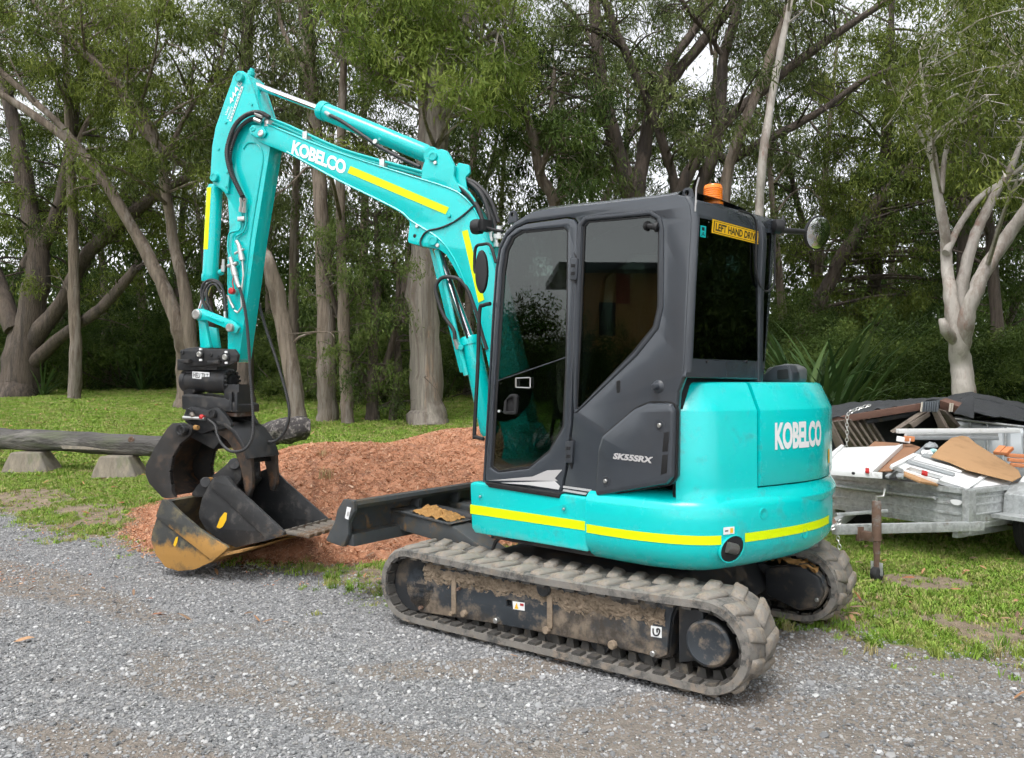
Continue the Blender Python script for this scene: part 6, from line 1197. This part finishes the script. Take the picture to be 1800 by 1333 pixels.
a, b = pts[3], pts[4]; dxy = (b - a).normalized(); 
mesh('axe_flat', [at(105, 783, 11.17), at(190, 787, 11.05), at(200, 792, 11.02), at(110, 789, 11.15)], [(0, 1, 2, 3)], wpale, LB_, 0, False)
P = at(231, 773, 10.96); lathe('knot', P, P - Vector((0, .03, 0)), [(0, .045), (.015, .04), (.02, .02), (.01, .008)], rusty, LB_, 12)
for x0, x1, yb, Y in ((12, 95, 818, 11.25), (168, 250, 831, 10.9), (-170, -85, 806, 11.8)):
    c = at((x0 + x1) / 2, yb, Y); w = (x1 - x0) * Y / F_PX / 2; zg = ztf(c.x, c.y) - .05; th_ = .32 if True else 0; y0 = c.y - .08; vs = []
    for z, kx0, kx1, ky0, ky1 in ((zg, -1.0, 1.0, -.1, .42), (zg + .16, -.9, .72, -.05, .38), (zg + .33, -.72, .42, .0, .34)):
        vs += [(c.x + w * kx0, y0 + ky0, z), (c.x + w * kx1, y0 + ky0 + .04, z - .0), (c.x + w * kx1, y0 + ky1, z), (c.x + w * kx0, y0 + ky1, z)]
    fs = [(0, 1, 2, 3), (8, 9, 10, 11)] + [(i * 4 + k, i * 4 + (k + 1) % 4, i * 4 + 4 + (k + 1) % 4, i * 4 + 4 + k) for i in range(2) for k in range(4)]
    o = mesh('support_block', vs, fs, wpale, LB_, 30); bm = o.modifiers.new('b', 'BEVEL'); bm.width = .02; bm.segments = 2
char = M('charred_bark', (.05, .045, .045), .9, var=.6, scale=14, bump=1.0, bscale=30, dirt=[((.24, .22, .2), .36, 14, .9)])
fl_ = [(*at(x, y, Y), r) for x, y, Y, r in ((455, 772, 12.4, .16), (480, 762, 12.3, .19), (505, 757, 12.2, .2), (532, 752, 12.1, .17), (545, 752, 12.1, .12))]
v, f = limb_data(fl_, 16); o = mesh('fallen_log', v, f, char, None, 40, False); tag(o, 'short charred fallen log at the foot of the broken snag', 'log')
# dry grass tufts standing in the heap
for i, (px, py, Y, s) in enumerate(((573, 822, 7.55, 1.0), (565, 790, 7.9, .7))):
    P = at(px, py, Y); me = tuft_mesh(90 + i, 40, .13, .04, .003); o = link('dry_grass_tuft', me, M('straw', (.45, .34, .17), .8, var=.2), None, (P.x, P.y, ztf(P.x, P.y) + float(heap_h(P.x, P.y)) - .01)); o.scale = (s, s, s)
    tag(o, ('larger straw coloured grass tuft on the face of the mulch heap', 'small straw coloured grass tuft near the top of the mulch heap')[i], 'grass tuft')
# ================================================================ box trailer
TR = Fr(3.74, 6.6, -29.8)
TL = empty('box_trailer', TR.W(-.9, -.75, 0), 'galvanised box trailer loaded with rubbish beside the lawn', 'trailer')
w0, w1 = .306, .632
fpan = boxuvw('front_panel', TR, 0, -.02, -.02, -1.5, w0, w1, galv, TL, .004)
for w, h in ((.345, .022), (.425, .018), (.505, .018), (.565, .02)): boxuvw('panel_rib', TR, .006, -.005, -.05, -1.48, w - h / 2, w + h / 2, galv, fpan, .006)
boxuvw('front_top_rail', TR, .03, -.03, -.01, -1.52, w1 - .03, w1 + .012, galv, TL, .006)
for v_ in (-.75,): boxuvw('front_stay', TR, .035, -.005, v_ + .03, v_ - .03, .50, w1 - .025, galv, TL, .004)
span = boxuvw('side_panel', TR, -.02, -2.4, .0, -.02, w0, w1, galv, TL, .004)
for w, h in ((.345, .022), (.425, .018), (.505, .018), (.565, .02)): boxuvw('panel_rib', TR, -.06, -2.36, .006, -.005, w - h / 2, w + h / 2, galv, span, .006)
boxuvw('side_top_rail', TR, .0, -2.42, .02, -.035, w1 - .032, w1 + .009, galv, TL, .006)
boxuvw('corner_post', TR, .045, -.06, .03, -.03, w0 - .03, w1 + .004, galv, TL, .006)
boxuvw('far_side_panel', TR, -.02, -2.4, -1.48, -1.5, w0, w1 - .005, galv, TL, .004); boxuvw('tailgate', TR, -2.38, -2.4, -.02, -1.48, w0, w1 - .008, galv, TL, .004)
boxuvw('floor', TR, -.03, -2.37, -.03, -1.47, w0 + .01, w0 + .03, galv, TL, .003); boxuvw('chassis_rail', TR, -.05, -2.35, -.12, -.17, w0 - .09, w0 - .01, galv, TL, .004); boxuvw('chassis_rail', TR, -.05, -2.35, -1.33, -1.38, w0 - .09, w0 - .01, galv, TL, .004)
pr_ = [TR.W(*TR.onu(1461, 854, .06)), TR.W(*TR.onu(1644, 876, .06))]; tube('tie_rail', pr_, .016, galv, TL, 10)
for q in (.02, .6, .98): c = pr_[0].lerp(pr_[1], q); tube('rail_bracket', [c, c - TR.f * .07], .01, galv, TL, 6)
q = TR.onu(1681, 881, .016); slab3('oval_sticker', TR.W(.017, q[1], q[2]), TR.l, (0, 0, 1), [[(.05 * math.cos(a) , .035 * math.sin(a) if math.sin(a) < 0 else .012 * math.sin(a)) for a in (k * math.pi / 12 for k in range(24))]], .003, white, TL, 0)
# drawbar, coupling, jockey stand
cp = gnd(1453, 966); cpl = Vector((cp.x, cp.y, .34)); cpl = at(1452, 930, 6.3)
e1 = TR.W(-.35, -.14, w0 - .07); e2 = TR.W(-.35, -1.36, w0 - .07); e1f = at(1722, 926, 6.55)
bar('drawbar', at(1466, 931, 6.2), at(1726, 925, 6.62), .05, .075, galv, TL); bar('drawbar', at(1462, 925, 6.45), e2, .05, .075, galv, TL); bar('cross_member', at(1470, 905, 7.0), at(1560, 898, 7.0), .03, .03, galv, TL)
JX = at(1541, 950, 6.14)
lathe('jockey_tube', JX + Vector((0, 0, .30)), JX + Vector((0, 0, -.10)), [(0, .03), (.01, .034), (.30, .034), (.31, .026), (.4, .026)], rusty, TL, 16); lathe('jockey_leg', JX + Vector((0, 0, -.08)), JX + Vector((0, 0, -.22)), [(0, .022), (.14, .022)], rusty, TL, 12)
jw = Vector((JX.x, JX.y, .058)); lathe('jockey_wheel', jw - TR.f.cross(Vector((0, 0, 1))) * .03, jw + TR.f.cross(Vector((0, 0, 1))) * .03, [(0, .03), (.005, .05), (.015, .058), (.045, .058), (.055, .05), (.06, .03)], tyre, TL, 24)
for s_ in (-1, 1): c = jw + TR.l * .037 * s_; bar('wheel_fork', c - Vector((0, 0, .01)), c + Vector((0, 0, .09)), .03, .006, galv, TL, up=TR.f)
bar('clamp', JX + TR.l * .02 + Vector((0, 0, .02)), JX - TR.l * .13 + Vector((0, 0, .02)), .05, .07, rusty, TL); bar('clamp_plate', JX - TR.l * .12 + Vector((0, 0, .03)), JX - TR.l * .15 + Vector((0, 0, .03)), .09, .11, rusty, TL)
hc = JX + Vector((0, 0, .30)); tube('crank_handle', [hc, hc + Vector((0, 0, .03)), hc + Vector((.06, .02, .03)), hc + Vector((.07, .02, .07)), hc + Vector((.075, .02, .09))], .009, zinc, TL, 8); 
tube('coupling', [at(1448, 915, 6.3), at(1458, 912, 6.3), at(1466, 925, 6.25)], .035, rusty, TL, 8); tube('coupling_handle', [at(1453, 893, 6.3), at(1464, 888, 6.3), at(1466, 880, 6.3), at(1452, 876, 6.3)], .008, zinc, TL, 6)
def chain(name, pts, mat, r=.011, wr=.0032, parent=None):
    P = np.array(spline(pts, 8)); L_ = np.concatenate([[0], np.cumsum(np.linalg.norm(np.diff(P, axis=0), axis=1))]); n = int(L_[-1] / (r * 2.6)); d = []
    for k in range(n):
        s = (k + .5) / n * L_[-1]; c = Vector([float(np.interp(s, L_, P[:, j])) for j in range(3)]); t = Vector([float(np.interp(s + .01, L_, P[:, j]) - np.interp(s - .01, L_, P[:, j])) for j in range(3)]).normalized(); x = t.cross(Vector((.3, .5, .2) if k % 2 else (.5, -.3, .6))).normalized()
        d.append(tube_data([c + t * (1.7 * r * math.cos(g)) + x * (r * math.sin(g)) for g in (2 * math.pi * i / 10 for i in range(11))], wr, 5, False))
    return joined(name, d, mat, parent, 60)
chain('safety_chain', [tuple(at(x, y, 6.2)) for x, y in ((1462, 930), (1474, 920), (1478, 915), (1470, 930), (1474, 950), (1476, 965))], zinc, .012, .004, TL)
# wheel and mudguard
wc = TR.W(-.80, .13, .0); wc.z = .30
WH = lathe('wheel', wc + TR.l * .10, wc - TR.l * .09, [(0, .20), (.012, .25), (.03, .285), (.05, .295), (.14, .295), (.16, .285), (.178, .25), (.19, .20)], tyre, TL, 40)
for o_ in (.045, .075, .105, .135): lathe('tread_groove', wc + TR.l * (.10 - o_), wc + TR.l * (.094 - o_), [(0, .297), (.006, .297)], void, WH, 40)
lathe('rim', wc + TR.l * .104, wc - TR.l * .05, [(0, .17), (.01, .195), (.02, .19), (.04, .14), (.045, .05)], white, WH, 28)
MG = .32
mgp = [(-.78, w0 + .10), (-.80, w1 - .06), (-.90, w1 + .005), (-1.35, w1 + .005), (-1.46, w1 - .08), (-1.48, w0 + .10), (-1.46, w0 + .10), (-1.44, w1 - .09), (-1.34, w1 - .015), (-.91, w1 - .015), (-.82, w1 - .07), (-.80, w0 + .10)]
plate('mudguard', TR, [(a + MG, b) for a, b in mgp], .29, .02, galv, TL, .003); boxuvw('mudguard_step', TR, -.28, -.46, .29, .02, w0 + .085, w0 + .115, galv, TL, .004)
cyl('axle', TR.W(-.80, .06, .28), TR.W(-.80, -1.55, .28), .025, rusty, TL, 12); cyl('far_wheel', TR.W(-.80, -1.56, .30), TR.W(-.80, -1.74, .30), .295, tyre, TL, 32, .03)
# ---- the load ---------------------------------------------------------------
def p3(q): return at(*q)
def pboard(name, plane3, outline, t, mat, label=None, cat=None, parent=None, bev=.002, holes=(), lift=0.0, group=None):
    A, B_, C_ = (p3(q) for q in plane3); X_ = (B_ - A).normalized(); N_ = X_.cross(C_ - A).normalized(); Y_ = N_.cross(X_)
    if N_.dot(CP - A) < 0: N_ = -N_; X_ = -X_
    A = A + N_ * lift
    def to2(x, y): d = ray(x, y); P = CP + d * ((A - CP).dot(N_) / d.dot(N_)); return ((P - A).dot(X_), (P - A).dot(Y_))
    o = slab3(name, A - N_ * t / 2, X_, Y_, [[to2(*q) for q in outline]] + [[to2(*q) for q in h] for h in holes], t, mat, parent, bev)
    return tag(o, label, cat, group)
card = M('brown_cardboard', (.40, .235, .115), .85, var=.10, scale=3, bump=.2, bscale=12, dirt=[((.33, .19, .09), .36, 3, .9)]); mdf = M('brown_board', (.30, .155, .085), .7, var=.15, scale=4); pvc = M('white_pvc', (.80, .81, .81), .35, var=.04, scale=9, dirt=[((.6, .6, .58), .25, 7, .6)]); gpl = M('grey_plastic', (.30, .32, .33), .45, var=.15)
orng = M('orange_timber', (.62, .24, .10), .7, var=.25, scale=9); tealp = M('pale_teal_plastic', (.35, .6, .58), .4)
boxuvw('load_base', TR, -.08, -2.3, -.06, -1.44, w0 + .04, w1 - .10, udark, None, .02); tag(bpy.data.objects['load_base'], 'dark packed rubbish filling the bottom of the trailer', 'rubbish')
pl1 = ((1450, 829, 6.95), (1530, 829, 6.85), (1580, 783, 7.9))
WP = pboard('white_drawer_panel', pl1, [(1447, 826), (1531, 829), (1585, 783), (1480, 787)], .016, pvc, 'white drawer panel lying at the left end of the load', 'panel')
pboard('panel_rim', pl1, [(1524, 829), (1532, 830), (1587, 780), (1572, 784)], .045, pvc, parent=WP, lift=.02); pboard('panel_rim', pl1, [(1445, 808), (1479, 781), (1484, 783), (1452, 812)], .04, pvc, parent=WP, lift=.02)
pboard('red_clip', pl1, [(1521, 822), (1528, 823), (1528, 829), (1521, 828)], .02, redm, parent=WP, lift=.03)
WB_ = pboard('white_board', ((1450, 832, 6.85), (1551, 840, 6.72), (1450, 823, 6.85)), [(1445, 823), (1551, 831), (1551, 842), (1445, 834)], .018, pvc, 'narrow white board standing along the front of the trailer', 'board')
P = at(1499, 832, 6.76); cyl('black_knob', P, P - Vector((.0, .02, 0)), .012, black, WB_, 12)
pboard('brown_board', ((1525, 829, 7.0), (1575, 826, 7.0), (1612, 782, 8.0)), [(1534, 829), (1568, 827), (1618, 786), (1600, 780), (1584, 781)], .012, mdf, 'brown board sloping up behind the white drawer panel', 'board')
pboard('brown_offcut', ((1525, 788, 8.1), (1580, 789, 8.1), (1537, 777, 8.35)), [(1523, 788), (1580, 789), (1582, 779), (1537, 776)], .012, mdf, 'small brown offcut behind the white drawer panel', 'board')
plc = ((1640, 806, 7.15), (1790, 842, 6.95), (1700, 768, 8.0))
CB = pboard('cardboard_sheet', plc, [(1637, 803), (1652, 786), (1672, 770), (1690, 766), (1702, 768), (1716, 780), (1790, 826), (1795, 838), (1780, 846), (1700, 826), (1668, 812)], .008, card, 'large folded brown cardboard sheet on top of the load', 'cardboard')
plw = ((1570, 818, 6.95), (1697, 857, 6.72), (1609, 797, 7.35))
WF = pboard('white_window_frame', plw, [(1567, 818), (1609, 797), (1738, 830), (1698, 858)], .03, pvc, 'long white plastic window frame lying across the load', 'window frame', holes=[[(1588, 826), (1600, 821), (1660, 838), (1650, 845)]])
for k, (c0, c1) in enumerate((((1594, 812), (1676, 835)), ((1606, 806), (1690, 829)), ((1620, 800), (1700, 822)))): pboard('frame_rail', plw, [(c0[0], c0[1]), (c1[0], c1[1]), (c1[0] + 4, c1[1] - 3.5), (c0[0] + 4, c0[1] - 3.5)], .014, gpl if k != 1 else pvc, parent=WF, lift=.02)
pboard('frame_rail', plw, [(1565, 817), (1570, 821), (1612, 800), (1606, 796)], .03, pvc, parent=WF, lift=.025); pboard('frame_rail', plw, [(1694, 858), (1702, 859), (1742, 831), (1733, 829)], .03, pvc, parent=WF, lift=.025)
pboard('red_clip', plw, [(1621, 826), (1631, 829), (1631, 834), (1621, 831)], .02, redm, parent=WF, lift=.025)
pboard('grey_rail', ((1562, 838, 6.9), (1570, 838, 6.9), (1640, 778, 7.9)), [(1556, 836), (1562, 838), (1642, 779), (1634, 776)], .02, gpl, 'grey metal rail propped diagonally against the white frame', 'rail')
pboard('tan_plank', ((1590, 828, 6.9), (1650, 850, 6.8), (1600, 826, 7.0)), [(1589, 826), (1604, 829), (1614, 833), (1650, 852), (1618, 846), (1590, 834)], .02, card, 'short tan plank under the white window frame', 'plank')
for i, (ol, lb) in enumerate((([(1708, 858), (1742, 829), (1772, 836), (1764, 842), (1786, 835), (1775, 850), (1722, 856)], 'torn white sheet at the right of the trailer front'), ([(1790, 848), (1808, 826), (1825, 830), (1812, 846)], 'white scrap at the right edge of the load'))): pboard('white_sheet', ((1708, 857, 6.75), (1790, 850, 7.0), (1742, 829, 7.2)), ol, .01, pvc, lb, 'sheet')
for nm, a, b, w_, h_, m_, lb in (('white_rail', (1578, 758, 8.0), (1790, 757, 8.3), .05, .045, pvc, 'longest white rail lying across the back of the load'), ('white_rail', (1576, 771, 7.95), (1600, 775, 7.9), .05, .05, pvc, 'short white rail end beside the orange offcut'), ('white_rail', (1592, 766, 8.1), (1752, 765, 8.3), .04, .04, pvc, 'second white rail just below the longest one'), ('grey_channel', (1602, 770, 7.9), (1754, 771, 8.2), .03, .035, gpl, 'grey metal channel below the white rails')): o = bar(nm, at(*a), at(*b), w_, h_, m_); tag(o, lb, 'rail')
o = bar('orange_offcut', at(1590, 771, 7.9), at(1606, 772, 7.9), .04, .05, orng); tag(o, 'small orange timber offcut between the white rails', 'timber')
for i, (a, b, lb) in enumerate((((1752, 797, 7.9), (1762, 786, 8.0), 'upright orange stick beside the cardboard'), ((1768, 800, 7.9), (1840, 805, 7.8), 'topmost long orange batten at the right edge'), ((1772, 808, 7.8), (1840, 814, 7.7), 'middle orange batten at the right edge'), ((1776, 817, 7.7), (1840, 822, 7.6), 'lowest orange batten at the right edge'), ((1764, 798, 7.85), (1776, 788, 7.95), 'short leaning orange stick left of the battens'))): o = bar('orange_batten', at(*a), at(*b), .06, .035, orng); tag(o, lb, 'timber', 'orange timber in the trailer')
for i, (x, y, Y, m_, r_, lb) in enumerate(((1636, 786, 7.7, gpl, .06, 'crumpled grey plastic box left of the cardboard'), (1642, 795, 7.5, tealp, .045, 'pale teal plastic scrap left of the cardboard'), (1628, 798, 7.4, pvc, .05, 'crumpled white plastic beside the teal scrap'), (1585, 838, 6.85, gpl, .04, 'bundle of grey pipe under the white frame'))):
    bm = bmesh.new(); bmesh.ops.create_icosphere(bm, subdivisions=2, radius=r_); rr = np.random.default_rng(i)
    for v in bm.verts: v.co *= .7 + .6 * rr.random(); v.co.z *= .7
    me = bpy.data.meshes.new('scrap'); bm.to_mesh(me); bm.free(); o = link('plastic_scrap', me, m_, None, at(x, y, Y)); tag(o, lb, 'scrap')
# ---- tank in a cage behind the trailer ----------------------------------------
tank = M('translucent_white_tank', (.62, .66, .68), .35, var=.06, scale=3); A, B_ = at(1668, 735, 9.7), at(1835, 757, 8.6); dxy = Vector((B_.x - A.x, B_.y - A.y, 0)); Lk = dxy.length; dxy.normalize(); nb = Vector((-dxy.y, dxy.x, 0)); nb = nb if nb.y > 0 else -nb; zc = (A.z + B_.z) / 2; zg = ztf(A.x, A.y); 
IB = empty('caged_water_tank', (A + B_) / 2 - Vector((0, 0, zc - zg)), 'white plastic water tank in a steel cage behind the trailer', 'tank')
def ibp(s, d, z): return A + dxy * s + nb * d + Vector((0, 0, z - A.z))
zt_ = lambda s: A.z + (B_.z - A.z) * s / Lk
vs = [];
for d in (.03, .9):
    for s in (.02, Lk + .2): vs += [ibp(s, d, zg + .1), ibp(s, d, zt_(s) - .03)]
o = mesh('tank_body', vs, [(0, 2, 3, 1), (4, 5, 7, 6), (0, 1, 5, 4), (2, 6, 7, 3), (1, 3, 7, 5), (0, 4, 6, 2)], tank, IB, 30); bm = o.modifiers.new('b', 'BEVEL'); bm.width = .05; bm.segments = 3
for k in range(7):
    s = .06 + k * .225; tube('cage_upright', [ibp(s, 0, zg + .05), ibp(s, 0, zt_(s))], .013, galv, IB, 8)
    o = mesh('tank_bulge', [ibp(s + .035, .035, zt_(s) - .09), ibp(s + .19, .035, zt_(s) - .09), ibp(s + .19, .035, zt_(s) - .42), ibp(s + .035, .035, zt_(s) - .42), ibp(s + .05, .012, zt_(s) - .11), ibp(s + .175, .012, zt_(s) - .11), ibp(s + .175, .012, zt_(s) - .40), ibp(s + .05, .012, zt_(s) - .40)], [(4, 5, 6, 7), (0, 1, 5, 4), (1, 2, 6, 5), (2, 3, 7, 6), (3, 0, 4, 7)], tank, IB, 50)
for dz in (0, -.47, -.80): tube('cage_rail', [ibp(-.02, -.02, zt_(0) + dz), ibp(Lk + .25, -.02, zt_(Lk) + dz)], .014, galv, IB, 8)
tube('cage_rail', [ibp(-.02, -.02, zt_(0)), ibp(-.02, .9, zt_(0))], .014, galv, IB, 8)
pk = M('faded_pink_label', (.6, .3, .3), .7); mesh('pink_label', [ibp(1.0, .0, zt_(1) - .03), ibp(1.28, .0, zt_(1.2) - .03), ibp(1.28, .0, zt_(1.2) - .07), ibp(1.0, .0, zt_(1) - .07)], [(0, 1, 2, 3)], pk, IB, 0, False)
# ---- collapsed timber frame under black cloth -----------------------------------
redw = M('red_brown_beam', (.135, .07, .05), .8, var=.25, scale=6, stretch=(1, 1, 1), bump=.4, bscale=30); oldw = M('old_grey_plank', (.20, .165, .135), .9, var=.4, scale=6, bump=.7, bscale=28, dirt=[((.10, .08, .065), .42, 6, .95)])
cloth = M('black_shade_cloth', (.036, .039, .043), .75, var=.3, scale=9, bump=.4, bscale=90); cmet = M('grey_corrugated_metal', (.16, .18, .20), .5, metal=.4, var=.2)
TFm = empty('timber_frame', at(1600, 800, 9.6), 'collapsed timber frame of red brown beams and grey planks behind the trailer', 'timber frame')
def pb(name, quad, Yn, Yf, t, mat, parent=TFm): return pboard(name, ((quad[0][0], quad[0][1], Yn), (quad[1][0], quad[1][1], Yf), (quad[2][0], quad[2][1] + .01, Yf)), quad, t, mat, parent=parent, bev=.004)
pb('beam', [(1440, 738), (1622, 709), (1622, 721), (1440, 750)], 9.6, 9.4, .10, redw); pb('beam', [(1652, 704), (1696, 718), (1700, 731), (1652, 719)], 9.4, 9.1, .10, redw); pb('beam', [(1440, 752), (1612, 724), (1612, 731), (1440, 760)], 9.75, 9.55, .06, udark)
pb('plank', [(1630, 722), (1640, 722), (1585, 760), (1570, 762)], 9.4, 9.45, .05, oldw); pb('plank', [(1600, 745), (1634, 724), (1636, 731), (1606, 753)], 9.36, 9.4, .04, oldw); pb('plank', [(1636, 720), (1646, 722), (1666, 757), (1652, 760)], 9.35, 9.3, .05, oldw); pb('plank', [(1650, 720), (1662, 724), (1684, 752), (1672, 756)], 9.45, 9.35, .04, oldw)
for k in range(6):
    x = 1462 + k * 11; pb('plank', [(x, 742 - k), (x + 9, 741 - k), (x + 34 + 9 * 1, 789), (x + 34, 791)], 9.5 + .05 * k, 9.4 + .05 * k, .03, oldw)
pb('plank', [(1452, 746), (1462, 744), (1486, 792), (1472, 794)], 9.35, 9.3, .04, oldw)
for k in range(7): pb('metal_ridge', [(1622 + k * 4.2, 707 - k * .4), (1624.6 + k * 4.2, 706.6 - k * .4), (1624.6 + k * 4.2 - 1, 724), (1622 + k * 4.2 - 1, 724.3)], 9.28, 9.28, .03, cmet)
pb('metal_plate', [(1620, 707), (1652, 704), (1650, 722), (1619, 725)], 9.3, 9.3, .02, cmet)
rope = M('pale_rope', (.55, .5, .42), .9)
for x in (1621, 1671, 1675): tube('rope_binding', [at(x, 707 if x < 1650 else 709, 9.2), at(x - 2, 724 if x < 1650 else 724, 9.2)], .010, rope, TFm, 6)
pboard('black_bracket', ((1682, 722, 9.0), (1712, 735, 8.9), (1712, 696, 8.95)), [(1676, 727), (1700, 697), (1707, 694), (1713, 697), (1712, 736), (1690, 729)], .05, cloth, parent=TFm)
# cloth: sagging sheet over the frame
vs, fs = [], []; NU, NV = 46, 14
for i in range(NU):
    px = 1425 + 440 * i / (NU - 1); yt = np.interp(px, [1425, 1500, 1600, 1660, 1700, 1740, 1800, 1870], [722, 708, 703, 700, 690, 697, 712, 728]); yb = np.interp(px, [1425, 1500, 1622, 1650, 1700, 1740, 1800, 1870], [744, 729, 709, 705, 722, 733, 742, 760])
    for j in range(NV):
        t = j / (NV - 1); q = at(px, yb + (yt - yb) * t, 9.55 - (0.5 if px > 1690 else 0) * (1 - t) + 1.7 * t); vs.append(q + Vector((0, 0, random.gauss(0, .010))))
for i in range(NU - 1):
    for j in range(NV - 1): fs.append((i * NV + j, (i + 1) * NV + j, (i + 1) * NV + j + 1, i * NV + j + 1))
o = mesh('shade_cloth', vs, fs, cloth, None, 60); sm = o.modifiers.new('s', 'SOLIDIFY'); sm.thickness = .012; tag(o, 'black shade cloth draped over the collapsed timber frame', 'cloth')
vs, fs = [], []
for i in range(12):
    px = 1425 + 440 * i / 11
    for z in (0, 1): q = at(px, 735, 10.6); vs.append(Vector((q.x, q.y, ztf(q.x, q.y) - .05 if z == 0 else at(px, np.interp(px, [1425, 1500, 1600, 1660, 1700, 1740, 1800, 1870], [730, 714, 708, 705, 697, 703, 718, 734]), 10.6).z)))
for i in range(11): fs.append((2 * i, 2 * i + 2, 2 * i + 3, 2 * i + 1))
o = mesh('back_cloth', vs, fs, cloth, None, 60); sm = o.modifiers.new('s', 'SOLIDIFY'); sm.thickness = .012; tag(o, 'black cloth hanging behind the collapsed timber frame', 'cloth')
CH = chain('hanging_chain', [tuple(at(x, y, 9.25)) for x, y in ((1530, 712), (1510, 718), (1492, 727), (1489, 740), (1489, 765), (1488, 790))], zinc, .016, .005); tag(CH, 'steel chain hanging over the red brown beam', 'chain')
# ================================================================ house left of the drive, mirrored in the cab's side windows
tan = M('tan_house_wall', (.42, .25, .09), .8, var=.08, scale=2); redb = M('red_house_panel', (.28, .06, .035), .8, var=.1); HW = empty('house', (-13, -1, 0), 'tan house mirrored in the rear side window of the cab', 'house')
HX = Fr(-13.0, 3.05, 90)      # u forward = +Y, v left = -X
boxuvw('wall', HX, 0, -12, 0, .25, -.1, 3.98, tan, HW, .0); boxuvw('roof', HX, .35, -12.3, -.5, 3.2, 3.98, 4.15, grey2, HW, .01)
for (u0, u1, z0, z1, m_) in ((-.98, -1.29, 3.3, 3.97, redb), (-.6, -.96, 2.6, 3.32, void), (-4, -5.5, 1.0, 2.2, void)): boxuvw('wall_panel' if m_ is redb else 'window', HX, u0, u1, -.03, .02, z0, z1, m_, HW, .004)
cyl('downpipe', HX.W(-.2, -.08, 0), HX.W(-.2, -.08, 3.7), .04, gpl, HW, 12)
for i, (X, Y, s, k) in enumerate(((-11.9, 2.15, .62, 0), (-12.4, 4.2, 1.2, 2), (-12.2, 5.4, 1.25, 2), (-12.3, 6.8, 1.2, 2), (-13.5, 5.0, 1.3, 2), (-13.2, 3.9, 1.25, 2))): gs = place('garden_shrub', PB[k], X, Y, s, i, 'garden shrub mirrored in the cab side windows', 'shrub', 'garden shrubs left of the drive', ('stems', 'foliage'))
[o for o in S.objects if o.name == 'garden_shrub'][0].scale = (.55, .55, 1.3)
for i, (X, Y, s) in enumerate(((9.6, 6.2, 1.6), (9.4, 8.4, 1.7), (10.8, 10.6, 1.7), (10.4, 4.0, 1.6), (8.9, 7.3, 1.5), (11.5, 7.2, 1.9))): place('tall_hedge_shrub', PB[2], X, Y, s, i, 'tall dense shrub mirrored in the rear cab window', 'shrub', 'tall shrubs right of the drive', ('stems', 'foliage'))
